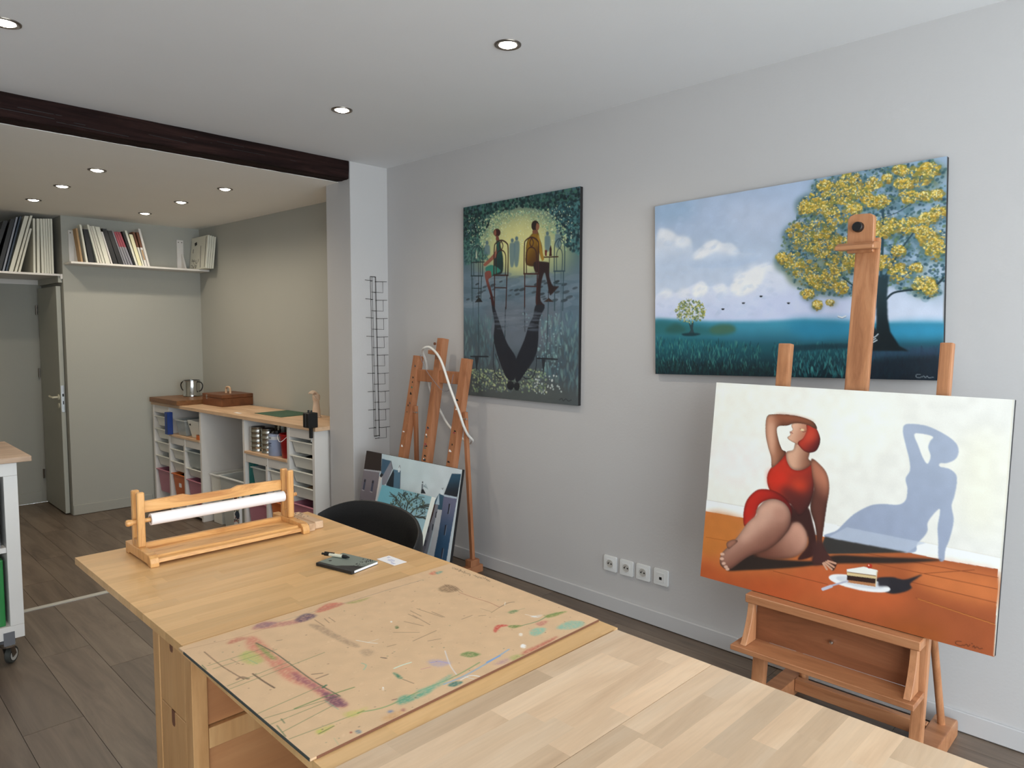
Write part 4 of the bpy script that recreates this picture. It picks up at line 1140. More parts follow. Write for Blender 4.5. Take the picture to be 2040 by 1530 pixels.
ART_TREE = [
  ('p',(0,4,999,-1,997,743,1,696),(160,178,202),2,(198,208,227),(533,-9,534,705),0,0,100),
  ('p',(13,27,303,11,533,7,612,58,533,168,303,208,40,179),(168,184,210),70,None,None,0,1,100),
  ('p',(303,71,478,92,587,179,478,272,339,214),(180,192,214),60,None,None,0,1,100),
  ('p',(-1,6,176,8,150,109,12,110),(150,174,202),50,None,None,0,1,100),
  ('p',(12,156,54,145,109,196,156,217,166,290,155,360,11,378),(206,212,224),8,(182,196,218),(75,167,74,368),0,1,100),
  ('p',(155,333,182,293,221,255,259,242,290,266,327,274,363,329,433,343,422,371,339,402,252,395,162,379),(208,214,226),6,(176,192,216),(259,252,259,387),0,1,100),
  ('p',(169,335,195,299,240,258,265,249,284,282,253,312,208,332),(222,224,230),8,None,None,0,1,100),
  ('p',(2,545,38,507,101,517,175,479,204,466,233,503,284,486,314,511,339,462,387,425,416,410,456,396,495,414,566,480,640,551,735,615,736,715,9,682),(214,219,234),6,(196,205,232),(363,439,363,679),0,1,100),
  ('p',(320,520,345,463,387,433,416,416,445,441,433,506,387,552,345,557),(232,232,234),10,None,None,0,1,100),
  ('p',(168,505,204,469,230,503,214,545,174,551),(230,231,235),8,None,None,0,1,100),
  ('p',(80,520,76,532,66,541,52,543,38,538,28,528,24,515,28,502,38,493,52,491,66,496,76,507),(230,231,236),12,None,None,0,1,55),
  ('p',(158,527,154,541,143,550,128,553,112,548,101,536,97,521,101,507,113,498,128,496,143,501,154,512),(230,231,236),12,None,None,0,1,55),
  ('p',(311,519,308,533,297,542,283,544,269,539,259,528,255,514,259,500,269,491,284,489,297,494,308,505),(230,231,236),12,None,None,0,1,55),
  ('p',(395,460,391,476,379,486,363,489,346,483,334,469,330,452,334,436,346,426,363,423,379,430,391,443),(230,231,236),12,None,None,0,1,55),
  ('p',(450,437,446,454,433,465,416,468,398,461,385,447,381,429,385,411,398,400,416,398,433,405,446,419),(230,231,236),12,None,None,0,1,55),
  ('p',(484,425,481,437,472,446,459,448,446,443,437,432,433,418,437,406,446,397,459,395,472,401,481,411),(230,231,236),12,None,None,0,1,55),
  ('p',(265,270,262,282,253,290,240,291,227,286,218,275,214,262,218,251,227,243,240,242,253,247,262,258),(230,231,236),12,None,None,0,1,55),
  ('p',(221,316,217,328,208,336,195,337,182,332,172,321,169,308,172,297,182,289,195,288,208,293,217,303),(230,231,236),12,None,None,0,1,55),
  ('p',(309,295,305,306,296,314,284,315,271,310,262,300,259,287,262,275,271,268,284,267,296,272,305,282),(230,231,236),12,None,None,0,1,55),
  ('p',(351,318,348,330,339,337,327,339,315,334,306,323,302,311,306,299,315,292,327,291,339,296,348,306),(230,231,236),12,None,None,0,1,55),
  ('p',(89,188,84,203,71,212,54,214,37,206,24,192,19,176,24,160,37,151,54,150,72,157,84,171),(230,231,236),12,None,None,0,1,55),
  ('p',(156,235,151,250,139,259,122,261,105,254,93,241,89,224,93,209,106,199,123,198,139,205,151,219),(230,231,236),12,None,None,0,1,55),
  ('p',(422,598,588,562,735,638,731,707,456,692),(198,206,234),40,None,None,0,1,100),
  ('d',(13,45,478,59,490,678,9,649),300,(6,16),((184,198,220),(170,188,214)),2,-10,14,6),
  ('p',(2,667,239,694,422,703,588,701,741,723,998,738,1000,1000,0,1000),(60,142,168),10,(20,70,84),(534,709,535,886),0,0,100),
  ('p',(534,713,736,719,736,785,589,797),(40,132,166),30,None,None,0,1,100),
  ('p',(854,740,997,740,998,801,863,804),(48,140,176),25,None,None,0,1,100),
  ('p',(1,677,252,725,339,755,239,778,8,771),(40,104,110),20,None,None,0,1,100),
  ('p',(51,726,93,700,134,729,127,752,58,750),(40,90,86),10,None,None,0,1,100),
  ('p',(239,734,277,713,329,720,339,755,289,769,245,761),(62,104,86),10,None,None,0,1,100),
  ('p',(2,776,239,792,422,826,589,825,736,820,836,841,998,837,1000,1000,0,1000),(24,92,104),14,(8,34,44),(535,804,535,1002),0,0,100),
  ('d',(4,781,422,818,479,953,3,980),900,(7,22),((40,112,112),(60,132,120),(16,60,66),(10,42,50),(84,150,136)),0.16,0,55,0),
  ('d',(479,827,761,832,762,987,479,995),700,(7,22),((40,118,122),(70,146,142),(14,52,62),(26,80,92)),0.18,0,55,0),
  ('d',(3,913,479,945,479,1004,3,994),500,(8,26),((6,26,32),(10,40,46),(20,66,64)),0.16,0,70,0),
  ('d',(785,864,994,844,995,988,786,994),420,(7,20),((24,58,76),(34,70,90),(14,28,40),(30,90,100)),0.3,0,55,0),
  ('p',(524,849,562,833,736,828,737,848,641,856,535,865),(14,50,62),6,None,None,0,1,80),
  ('p',(781,941,836,887,926,880,990,865,995,995,786,1002),(18,30,42),20,None,None,0,1,85),
  ('p',(790,867,881,846,998,844,994,880,882,887,799,894),(44,66,92),14,None,None,0,1,70),
  ('p',(617,5,688,-16,807,-21,918,-12,994,23,1000,601,958,633,897,595,861,558,788,581,730,599,630,582,566,544,528,459,495,381,512,277,522,223,565,175,565,111,602,64),(112,142,156),30,None,None,0,1,38),
  ('p',(734,103,727,131,705,148,675,149,644,135,621,107,613,75,621,46,644,30,674,29,704,45,726,72),(86,112,98),14,None,None,0,1,62),
  ('p',(777,65,770,88,751,102,725,102,699,89,679,66,672,40,679,16,698,3,725,3,751,17,770,39),(72,100,104),14,None,None,0,1,62),
  ('p',(673,55,669,72,656,82,639,82,622,74,609,58,605,39,609,22,622,12,639,12,656,21,669,37),(72,100,104),14,None,None,0,1,62),
  ('p',(677,144,669,172,646,190,615,192,583,177,560,149,551,116,559,87,583,70,615,69,646,84,668,112),(72,100,104),14,None,None,0,1,62),
  ('p',(642,162,637,181,621,193,600,194,579,185,563,166,557,144,563,125,579,113,600,112,621,122,636,140),(86,112,98),14,None,None,0,1,62),
  ('p',(692,175,685,199,668,214,644,216,620,204,602,182,595,155,602,131,620,116,644,114,668,126,685,149),(98,116,84),14,None,None,0,1,62),
  ('p',(763,138,757,164,738,180,712,182,685,169,665,144,658,115,665,89,684,73,711,72,737,86,756,110),(86,112,98),14,None,None,0,1,62),
  ('p',(802,124,797,146,780,161,758,162,735,151,719,129,712,103,718,80,735,66,758,64,780,76,796,98),(98,116,84),14,None,None,0,1,62),
  ('p',(821,85,817,103,806,114,790,116,774,107,763,90,758,69,762,51,774,40,790,38,805,48,817,65),(72,100,104),14,None,None,0,1,62),
  ('p',(867,180,862,198,849,209,830,210,812,201,798,184,793,163,798,145,811,134,830,133,848,143,862,159),(72,100,104),14,None,None,0,1,62),
  ('p',(779,193,774,209,762,219,744,220,726,212,713,197,708,178,712,162,726,152,744,151,761,160,774,175),(98,116,84),14,None,None,0,1,62),
  ('p',(812,166,808,182,797,192,781,194,765,186,753,171,749,153,753,136,765,127,781,126,797,134,808,149),(86,112,98),14,None,None,0,1,62),
  ('p',(733,230,726,256,707,273,680,276,653,263,633,239,625,210,632,183,652,167,679,165,706,178,726,202),(86,112,98),14,None,None,0,1,62),
  ('p',(709,281,699,309,672,327,635,329,596,314,567,287,557,254,567,224,596,207,634,206,672,222,699,249),(86,112,98),14,None,None,0,1,62),
  ('p',(623,280,616,307,595,324,567,327,538,315,516,290,508,260,516,232,537,215,566,213,595,226,616,250),(60,92,104),14,None,None,0,1,62),
  ('p',(658,341,649,367,624,384,588,387,553,374,526,349,516,318,526,291,552,274,588,273,623,286,649,311),(86,112,98),14,None,None,0,1,62),
  ('p',(712,325,704,349,682,364,651,366,620,354,597,332,588,304,597,280,620,265,651,264,682,276,704,298),(86,112,98),14,None,None,0,1,62),
  ('p',(748,360,742,381,725,395,702,398,678,388,661,369,654,345,661,323,678,310,702,308,725,317,742,337),(72,100,104),14,None,None,0,1,62),
  ('p',(598,419,591,446,570,465,541,469,511,458,489,434,481,403,489,375,511,357,540,353,569,365,590,389),(86,112,98),14,None,None,0,1,62),
  ('p',(650,477,642,512,619,536,588,543,555,530,531,500,522,462,531,426,555,402,587,397,619,411,642,440),(98,116,84),14,None,None,0,1,62),
  ('p',(704,385,697,409,677,425,650,428,622,418,602,396,594,369,602,344,622,329,650,326,677,338,697,359),(98,116,84),14,None,None,0,1,62),
  ('p',(761,457,753,486,732,505,702,510,672,499,649,473,640,442,649,412,671,393,701,389,731,402,753,426),(98,116,84),14,None,None,0,1,62),
  ('p',(651,516,646,536,634,550,616,554,599,547,586,530,581,509,585,488,598,475,616,471,634,479,646,495),(86,112,98),14,None,None,0,1,62),
  ('p',(703,542,697,569,680,588,656,593,632,583,614,561,607,532,614,504,632,485,656,480,680,491,697,513),(86,112,98),14,None,None,0,1,62),
  ('p',(707,500,702,523,687,538,667,542,646,533,631,515,625,491,631,469,646,453,667,450,687,459,702,477),(60,92,104),14,None,None,0,1,62),
  ('p',(739,564,735,584,723,598,706,602,689,595,677,579,672,558,677,538,689,524,706,521,722,528,734,544),(60,92,104),14,None,None,0,1,62),
  ('p',(631,583,628,598,617,609,603,612,589,606,579,594,575,578,578,562,589,552,603,549,617,555,628,567),(60,92,104),14,None,None,0,1,62),
  ('p',(544,388,540,404,529,414,514,416,499,410,488,397,484,380,488,365,499,354,514,352,529,359,540,372),(72,100,104),14,None,None,0,1,62),
  ('p',(770,439,765,461,751,475,732,479,712,471,697,452,692,429,697,407,712,392,731,389,751,398,765,416),(98,116,84),14,None,None,0,1,62),
  ('p',(888,297,882,322,864,338,840,341,815,330,797,307,790,279,796,253,814,237,839,235,863,247,881,270),(60,92,104),14,None,None,0,1,62),
  ('p',(935,304,929,327,912,341,889,343,865,333,847,312,840,287,846,264,864,250,888,248,912,259,929,280),(98,116,84),14,None,None,0,1,62),
  ('p',(857,317,853,335,842,347,826,350,811,342,799,326,795,306,799,287,810,275,826,273,841,281,852,297),(72,100,104),14,None,None,0,1,62),
  ('p',(887,462,880,483,863,497,838,499,813,491,795,472,788,449,795,428,813,415,838,412,862,422,880,440),(60,92,104),14,None,None,0,1,62),
  ('p',(923,517,917,542,900,559,876,564,852,554,834,533,827,506,833,480,851,462,875,459,899,469,917,490),(60,92,104),14,None,None,0,1,62),
  ('p',(983,106,975,133,953,150,921,151,889,135,864,107,855,74,864,45,888,29,920,30,952,46,974,74),(98,116,84),14,None,None,0,1,62),
  ('p',(912,110,907,128,895,139,877,140,859,130,845,113,840,93,845,75,858,65,876,64,894,74,907,91),(72,100,104),14,None,None,0,1,62),
  ('p',(999,71,994,93,980,106,960,107,940,96,925,75,920,51,925,29,940,16,959,15,979,27,994,47),(98,116,84),14,None,None,0,1,62),
  ('p',(946,176,941,193,926,203,906,204,885,195,870,177,864,157,869,139,885,129,905,129,926,139,941,156),(72,100,104),14,None,None,0,1,62),
  ('p',(956,175,953,189,945,197,934,198,922,192,913,180,910,165,913,152,922,143,933,142,945,149,953,161),(60,92,104),14,None,None,0,1,62),
  ('p',(860,69,858,80,851,87,842,88,833,82,826,72,823,59,826,48,833,41,842,40,851,46,858,56),(98,116,84),14,None,None,0,1,62),
  ('p',(993,177,990,190,982,198,971,199,960,193,951,181,948,166,951,153,959,145,971,144,982,150,990,162),(98,116,84),14,None,None,0,1,62),
  ('p',(1014,260,1010,278,1000,289,986,292,972,284,962,268,958,249,961,231,972,220,986,218,1000,226,1010,241),(60,92,104),14,None,None,0,1,62),
  ('p',(976,281,972,299,960,310,943,312,925,304,912,288,907,268,912,250,925,239,942,237,959,246,972,262),(98,116,84),14,None,None,0,1,62),
  ('p',(1008,376,1001,403,983,420,958,424,932,412,912,389,905,359,912,332,931,315,957,312,982,324,1001,348),(72,100,104),14,None,None,0,1,62),
  ('p',(1012,419,1007,446,993,464,973,469,953,459,938,436,933,407,938,380,952,362,972,358,992,368,1006,391),(86,112,98),14,None,None,0,1,62),
  ('p',(971,337,968,355,957,367,943,369,929,362,918,346,914,327,917,309,928,297,942,295,957,302,967,318),(86,112,98),14,None,None,0,1,62),
  ('p',(950,491,947,502,938,510,927,511,915,507,906,497,903,485,906,473,915,466,926,464,938,469,946,479),(98,116,84),14,None,None,0,1,62),
  ('p',(983,576,978,599,963,615,943,619,923,611,908,592,902,568,907,545,922,529,942,525,963,534,977,552),(98,116,84),14,None,None,0,1,62),
  ('p',(983,594,980,610,969,621,955,624,941,618,930,605,926,588,930,572,940,561,954,558,969,564,979,577),(98,116,84),14,None,None,0,1,62),
  ('p',(649,638,646,651,638,660,628,663,617,659,610,649,607,635,610,623,617,614,628,611,638,615,646,625),(60,92,104),14,None,None,0,1,62),
  ('p',(692,627,690,635,685,640,679,641,672,639,667,633,665,625,667,617,672,612,678,611,685,613,690,619),(98,116,84),14,None,None,0,1,62),
  ('p',(910,412,906,428,895,438,880,441,865,434,854,420,850,403,854,387,865,376,880,374,895,381,905,395),(60,92,104),14,None,None,0,1,62),
  ('p',(836,276,831,295,818,306,799,308,780,300,766,283,761,262,766,243,779,232,798,230,817,239,831,256),(60,92,104),14,None,None,0,1,62),
  ('p',(804,339,799,360,785,374,766,377,747,368,732,349,727,326,732,304,746,291,765,288,785,297,799,316),(98,116,84),14,None,None,0,1,62),
  ('p',(799,269,794,288,780,300,761,302,742,293,727,276,722,255,727,236,741,224,761,223,780,232,794,249),(86,112,98),14,None,None,0,1,62),
  ('p',(897,40,893,53,882,60,867,60,852,52,841,39,837,24,841,11,852,3,867,3,882,11,893,24),(86,112,98),14,None,None,0,1,62),
  ('d',(617,5,688,-16,807,-21,918,-12,994,23,1000,601,958,633,897,595,861,558,788,581,730,599,630,582,566,544,528,459,495,381,512,277,522,223,565,175,565,111,602,64),900,(8,22),((88,124,140),(110,146,166),(70,104,112),(60,98,98),(128,160,186)),1.2,20,40,4),
  ('d',(617,5,688,-16,807,-21,918,-12,994,23,1000,601,958,633,897,595,861,558,788,581,730,599,630,582,566,544,528,459,495,381,512,277,522,223,565,175,565,111,602,64),2200,(3,9),((58,92,94),(44,80,90),(76,108,92),(96,120,80),(34,66,80)),1.2,-20,75,2),
  ('p',(809,508,829,503,847,508,843,609,846,706,854,774,881,842,908,865,780,863,808,810,814,735,811,621),(36,58,66),3,(12,26,32),(834,526,836,811),0,0,100),
  ('p',(788,688,798,719,822,796,808,841,780,840,784,749),(16,30,36),2,None,None,0,0,100),
  ('l',(841,620,861,592,901,583,966,578,995,538),12,(30,52,60),1,100),
  ('l',(824,510,828,361,827,197),14,(40,70,80),1,100),
  ('l',(834,518,878,398,916,317),9,(38,66,78),1,100),
  ('l',(811,598,759,563,710,504),8,(36,62,72),1,100),
  ('l',(831,235,867,221,911,186),5,(40,66,84),1,100),
  ('d',(722,84,710,114,678,120,646,99,633,63,646,33,678,28,709,49),30,(8,14),((150,134,46),(172,140,52),(120,124,60)),1.2,15,65,2),
  ('d',(722,84,710,114,678,120,646,99,633,63,646,33,678,28,709,49),90,(2.2,5.5),((214,176,70),(226,196,92),(200,158,52),(232,210,128),(190,160,60)),1.2,-15,88,0),
  ('d',(724,105,712,135,680,141,648,121,635,85,648,55,680,49,711,70),26,(3,7),((128,112,52),(104,108,66),(148,118,50),(84,100,80)),1.2,10,72,0),
  ('d',(722,71,710,100,678,106,646,85,633,49,646,19,678,14,709,35),34,(1.5,3),((240,226,160),(244,234,190)),1.1,0,90,0),
  ('d',(765,49,754,73,727,78,700,60,688,30,699,6,727,2,754,20),30,(8,14),((150,134,46),(172,140,52),(120,124,60)),1.2,15,65,2),
  ('d',(765,49,754,73,727,78,700,60,688,30,699,6,727,2,754,20),90,(2.2,5.5),((214,176,70),(226,196,92),(200,158,52),(232,210,128),(190,160,60)),1.2,-15,88,0),
  ('d',(767,67,756,91,729,95,702,78,690,48,701,24,729,20,756,37),26,(3,7),((128,112,52),(104,108,66),(148,118,50),(84,100,80)),1.2,10,72,0),
  ('d',(765,38,754,62,727,66,699,49,688,19,699,-5,727,-9,754,9),34,(1.5,3),((240,226,160),(244,234,190)),1.1,0,90,0),
  ('d',(673,46,666,63,648,67,630,54,622,33,630,16,648,12,666,25),30,(8,14),((150,134,46),(172,140,52),(120,124,60)),1.2,15,65,2),
  ('d',(673,46,666,63,648,67,630,54,622,33,630,16,648,12,666,25),90,(2.2,5.5),((214,176,70),(226,196,92),(200,158,52),(232,210,128),(190,160,60)),1.2,-15,88,0),
  ('d',(675,58,668,76,650,79,632,67,624,46,632,29,650,25,668,37),26,(3,7),((128,112,52),(104,108,66),(148,118,50),(84,100,80)),1.2,10,72,0),
  ('d',(673,38,666,55,648,59,630,46,622,25,630,8,648,4,666,17),34,(1.5,3),((240,226,160),(244,234,190)),1.1,0,90,0),
  ('d',(663,125,650,155,618,162,584,141,570,104,584,73,617,67,650,89),30,(8,14),((150,134,46),(172,140,52),(120,124,60)),1.2,15,65,2),
  ('d',(663,125,650,155,618,162,584,141,570,104,584,73,617,67,650,89),90,(2.2,5.5),((214,176,70),(226,196,92),(200,158,52),(232,210,128),(190,160,60)),1.2,-15,88,0),
  ('d',(665,146,652,176,620,183,587,163,573,126,586,95,619,89,652,110),26,(3,7),((128,112,52),(104,108,66),(148,118,50),(84,100,80)),1.2,10,72,0),
  ('d',(663,111,650,141,618,147,584,126,570,90,584,59,617,53,650,75),34,(1.5,3),((240,226,160),(244,234,190)),1.1,0,90,0),
  ('d',(623,147,614,167,592,172,569,158,560,134,569,113,592,109,614,123),30,(8,14),((150,134,46),(172,140,52),(120,124,60)),1.2,15,65,2),
  ('d',(623,147,614,167,592,172,569,158,560,134,569,113,592,109,614,123),90,(2.2,5.5),((214,176,70),(226,196,92),(200,158,52),(232,210,128),(190,160,60)),1.2,-15,88,0),
  ('d',(625,161,616,182,594,187,572,173,562,148,571,128,594,123,616,137),26,(3,7),((128,112,52),(104,108,66),(148,118,50),(84,100,80)),1.2,10,72,0),
  ('d',(623,137,614,158,592,162,569,149,560,124,569,103,592,99,614,113),34,(1.5,3),((240,226,160),(244,234,190)),1.1,0,90,0),
  ('d',(688,161,678,186,654,192,628,176,618,146,628,120,653,115,678,131),30,(8,14),((150,134,46),(172,140,52),(120,124,60)),1.2,15,65,2),
  ('d',(688,161,678,186,654,192,628,176,618,146,628,120,653,115,678,131),90,(2.2,5.5),((214,176,70),(226,196,92),(200,158,52),(232,210,128),(190,160,60)),1.2,-15,88,0),
  ('d',(691,179,680,204,656,210,630,194,620,164,630,138,655,132,680,149),26,(3,7),((128,112,52),(104,108,66),(148,118,50),(84,100,80)),1.2,10,72,0),
  ('d',(688,149,678,174,654,181,628,164,618,134,628,109,653,103,678,120),34,(1.5,3),((240,226,160),(244,234,190)),1.1,0,90,0),
  ('d',(751,121,740,148,713,155,685,136,673,104,685,76,713,71,740,89),30,(8,14),((150,134,46),(172,140,52),(120,124,60)),1.2,15,65,2),
  ('d',(751,121,740,148,713,155,685,136,673,104,685,76,713,71,740,89),90,(2.2,5.5),((214,176,70),(226,196,92),(200,158,52),(232,210,128),(190,160,60)),1.2,-15,88,0),
  ('d',(753,140,742,167,715,174,687,156,675,123,687,96,715,90,742,108),26,(3,7),((128,112,52),(104,108,66),(148,118,50),(84,100,80)),1.2,10,72,0),
  ('d',(751,109,740,136,713,142,685,123,673,91,685,64,712,58,740,77),34,(1.5,3),((240,226,160),(244,234,190)),1.1,0,90,0),
  ('d',(798,110,789,134,766,140,742,123,732,94,742,70,765,64,789,81),30,(8,14),((150,134,46),(172,140,52),(120,124,60)),1.2,15,65,2),
  ('d',(798,110,789,134,766,140,742,123,732,94,742,70,765,64,789,81),90,(2.2,5.5),((214,176,70),(226,196,92),(200,158,52),(232,210,128),(190,160,60)),1.2,-15,88,0),
  ('d',(800,127,791,151,768,157,744,141,734,112,744,87,767,82,791,98),26,(3,7),((128,112,52),(104,108,66),(148,118,50),(84,100,80)),1.2,10,72,0),
  ('d',(798,99,789,123,766,128,742,112,732,83,742,58,765,53,789,70),34,(1.5,3),((240,226,160),(244,234,190)),1.1,0,90,0),
  ('d',(821,74,815,94,798,99,782,86,775,63,781,44,798,39,814,52),30,(8,14),((150,134,46),(172,140,52),(120,124,60)),1.2,15,65,2),
  ('d',(821,74,815,94,798,99,782,86,775,63,781,44,798,39,814,52),90,(2.2,5.5),((214,176,70),(226,196,92),(200,158,52),(232,210,128),(190,160,60)),1.2,-15,88,0),
  ('d',(823,88,816,107,800,112,784,100,777,77,783,58,800,53,816,66),26,(3,7),((128,112,52),(104,108,66),(148,118,50),(84,100,80)),1.2,10,72,0),
  ('d',(821,66,814,85,798,90,782,77,775,54,781,35,798,30,814,43),34,(1.5,3),((240,226,160),(244,234,190)),1.1,0,90,0),
  ('d',(849,165,841,185,822,189,802,176,794,153,802,134,822,130,841,143),30,(8,14),((150,134,46),(172,140,52),(120,124,60)),1.2,15,65,2),
  ('d',(849,165,841,185,822,189,802,176,794,153,802,134,822,130,841,143),90,(2.2,5.5),((214,176,70),(226,196,92),(200,158,52),(232,210,128),(190,160,60)),1.2,-15,88,0),
  ('d',(851,179,843,198,824,203,804,190,796,167,804,148,823,144,843,157),26,(3,7),((128,112,52),(104,108,66),(148,118,50),(84,100,80)),1.2,10,72,0),
  ('d',(849,157,841,176,822,180,802,167,794,144,802,125,821,121,841,134),34,(1.5,3),((240,226,160),(244,234,190)),1.1,0,90,0),
  ('d',(768,182,761,199,742,203,724,191,716,170,723,153,742,149,761,161),30,(8,14),((150,134,46),(172,140,52),(120,124,60)),1.2,15,65,2),
  ('d',(768,182,761,199,742,203,724,191,716,170,723,153,742,149,761,161),90,(2.2,5.5),((214,176,70),(226,196,92),(200,158,52),(232,210,128),(190,160,60)),1.2,-15,88,0),
  ('d',(770,194,763,211,744,215,726,203,718,183,725,166,744,162,763,174),26,(3,7),((128,112,52),(104,108,66),(148,118,50),(84,100,80)),1.2,10,72,0),
  ('d',(768,174,761,191,742,195,723,183,716,162,723,145,742,141,761,153),34,(1.5,3),((240,226,160),(244,234,190)),1.1,0,90,0),
  ('d',(813,157,806,174,790,178,773,167,766,147,773,130,789,126,806,138),30,(8,14),((150,134,46),(172,140,52),(120,124,60)),1.2,15,65,2),
  ('d',(813,157,806,174,790,178,773,167,766,147,773,130,789,126,806,138),90,(2.2,5.5),((214,176,70),(226,196,92),(200,158,52),(232,210,128),(190,160,60)),1.2,-15,88,0),
  ('d',(814,170,808,186,791,191,775,179,768,159,775,142,791,138,808,150),26,(3,7),((128,112,52),(104,108,66),(148,118,50),(84,100,80)),1.2,10,72,0),
  ('d',(812,150,806,167,789,171,773,159,766,139,773,122,789,118,806,130),34,(1.5,3),((240,226,160),(244,234,190)),1.1,0,90,0),
  ('d',(728,215,717,242,689,250,661,232,649,199,660,171,688,165,716,183),30,(8,14),((150,134,46),(172,140,52),(120,124,60)),1.2,15,65,2),
  ('d',(728,215,717,242,689,250,661,232,649,199,660,171,688,165,716,183),90,(2.2,5.5),((214,176,70),(226,196,92),(200,158,52),(232,210,128),(190,160,60)),1.2,-15,88,0),
  ('d',(730,234,719,262,691,269,663,251,651,219,662,191,691,184,718,202),26,(3,7),((128,112,52),(104,108,66),(148,118,50),(84,100,80)),1.2,10,72,0),
  ('d',(728,202,717,230,689,237,660,219,649,186,660,158,688,152,716,170),34,(1.5,3),((240,226,160),(244,234,190)),1.1,0,90,0),
  ('d',(694,262,678,292,639,299,599,278,581,241,598,211,638,205,678,226),30,(8,14),((150,134,46),(172,140,52),(120,124,60)),1.2,15,65,2),
  ('d',(694,262,678,292,639,299,599,278,581,241,598,211,638,205,678,226),90,(2.2,5.5),((214,176,70),(226,196,92),(200,158,52),(232,210,128),(190,160,60)),1.2,-15,88,0),
  ('d',(696,283,680,313,641,321,601,300,584,263,600,233,641,226,680,248),26,(3,7),((128,112,52),(104,108,66),(148,118,50),(84,100,80)),1.2,10,72,0),
  ('d',(694,248,678,278,639,285,598,264,581,227,598,197,638,191,678,212),34,(1.5,3),((240,226,160),(244,234,190)),1.1,0,90,0),
  ('d',(608,262,596,291,566,299,535,281,522,247,535,218,565,211,595,229),30,(8,14),((150,134,46),(172,140,52),(120,124,60)),1.2,15,65,2),
  ('d',(608,262,596,291,566,299,535,281,522,247,535,218,565,211,595,229),90,(2.2,5.5),((214,176,70),(226,196,92),(200,158,52),(232,210,128),(190,160,60)),1.2,-15,88,0),
  ('d',(610,282,598,311,568,319,538,301,525,267,537,238,568,231,598,249),26,(3,7),((128,112,52),(104,108,66),(148,118,50),(84,100,80)),1.2,10,72,0),
  ('d',(608,249,596,278,566,285,535,267,522,234,535,204,565,197,595,216),34,(1.5,3),((240,226,160),(244,234,190)),1.1,0,90,0),
  ('d',(639,323,624,351,587,358,549,339,533,305,549,277,587,270,624,289),30,(8,14),((150,134,46),(172,140,52),(120,124,60)),1.2,15,65,2),
  ('d',(639,323,624,351,587,358,549,339,533,305,549,277,587,270,624,289),90,(2.2,5.5),((214,176,70),(226,196,92),(200,158,52),(232,210,128),(190,160,60)),1.2,-15,88,0),
  ('d',(641,342,626,371,589,378,552,360,536,326,551,297,589,290,626,309),26,(3,7),((128,112,52),(104,108,66),(148,118,50),(84,100,80)),1.2,10,72,0),
  ('d',(639,310,624,338,587,345,549,326,533,292,549,263,587,257,624,276),34,(1.5,3),((240,226,160),(244,234,190)),1.1,0,90,0),
  ('d',(704,310,691,335,659,342,627,325,613,295,627,269,659,263,691,281),30,(8,14),((150,134,46),(172,140,52),(120,124,60)),1.2,15,65,2),
  ('d',(704,310,691,335,659,342,627,325,613,295,627,269,659,263,691,281),90,(2.2,5.5),((214,176,70),(226,196,92),(200,158,52),(232,210,128),(190,160,60)),1.2,-15,88,0),
  ('d',(706,328,693,353,661,359,629,343,615,313,629,287,661,281,693,298),26,(3,7),((128,112,52),(104,108,66),(148,118,50),(84,100,80)),1.2,10,72,0),
  ('d',(704,299,691,324,659,330,627,313,613,283,627,257,659,252,691,269),34,(1.5,3),((240,226,160),(244,234,190)),1.1,0,90,0),
  ('d',(738,346,729,369,704,376,680,362,669,335,680,312,704,306,728,320),30,(8,14),((150,134,46),(172,140,52),(120,124,60)),1.2,15,65,2),
  ('d',(738,346,729,369,704,376,680,362,669,335,680,312,704,306,728,320),90,(2.2,5.5),((214,176,70),(226,196,92),(200,158,52),(232,210,128),(190,160,60)),1.2,-15,88,0),
  ('d',(740,362,731,385,706,392,682,378,671,351,682,328,706,322,730,336),26,(3,7),((128,112,52),(104,108,66),(148,118,50),(84,100,80)),1.2,10,72,0),
  ('d',(738,336,729,359,704,365,680,351,669,325,679,302,704,296,728,310),34,(1.5,3),((240,226,160),(244,234,190)),1.1,0,90,0),
  ('d',(582,401,570,431,539,440,508,423,495,389,508,359,539,351,569,368),30,(8,14),((150,134,46),(172,140,52),(120,124,60)),1.2,15,65,2),
  ('d',(582,401,570,431,539,440,508,423,495,389,508,359,539,351,569,368),90,(2.2,5.5),((214,176,70),(226,196,92),(200,158,52),(232,210,128),(190,160,60)),1.2,-15,88,0),
  ('d',(584,421,572,451,541,460,511,443,498,410,510,380,541,371,572,389),26,(3,7),((128,112,52),(104,108,66),(148,118,50),(84,100,80)),1.2,10,72,0),
  ('d',(582,388,570,418,539,427,508,409,495,376,508,346,539,337,569,355),34,(1.5,3),((240,226,160),(244,234,190)),1.1,0,90,0),
  ('d',(634,456,621,494,588,506,554,486,539,444,553,406,587,394,621,415),30,(8,14),((150,134,46),(172,140,52),(120,124,60)),1.2,15,65,2),
  ('d',(634,456,621,494,588,506,554,486,539,444,553,406,587,394,621,415),90,(2.2,5.5),((214,176,70),(226,196,92),(200,158,52),(232,210,128),(190,160,60)),1.2,-15,88,0),
  ('d',(637,481,623,519,590,532,556,512,541,470,556,432,589,420,623,440),26,(3,7),((128,112,52),(104,108,66),(148,118,50),(84,100,80)),1.2,10,72,0),
  ('d',(634,439,621,477,588,489,554,469,539,427,553,389,587,377,621,398),34,(1.5,3),((240,226,160),(244,234,190)),1.1,0,90,0),
  ('d',(685,369,673,395,644,402,615,386,603,356,615,330,644,323,673,339),30,(8,14),((150,134,46),(172,140,52),(120,124,60)),1.2,15,65,2),
  ('d',(685,369,673,395,644,402,615,386,603,356,615,330,644,323,673,339),90,(2.2,5.5),((214,176,70),(226,196,92),(200,158,52),(232,210,128),(190,160,60)),1.2,-15,88,0),
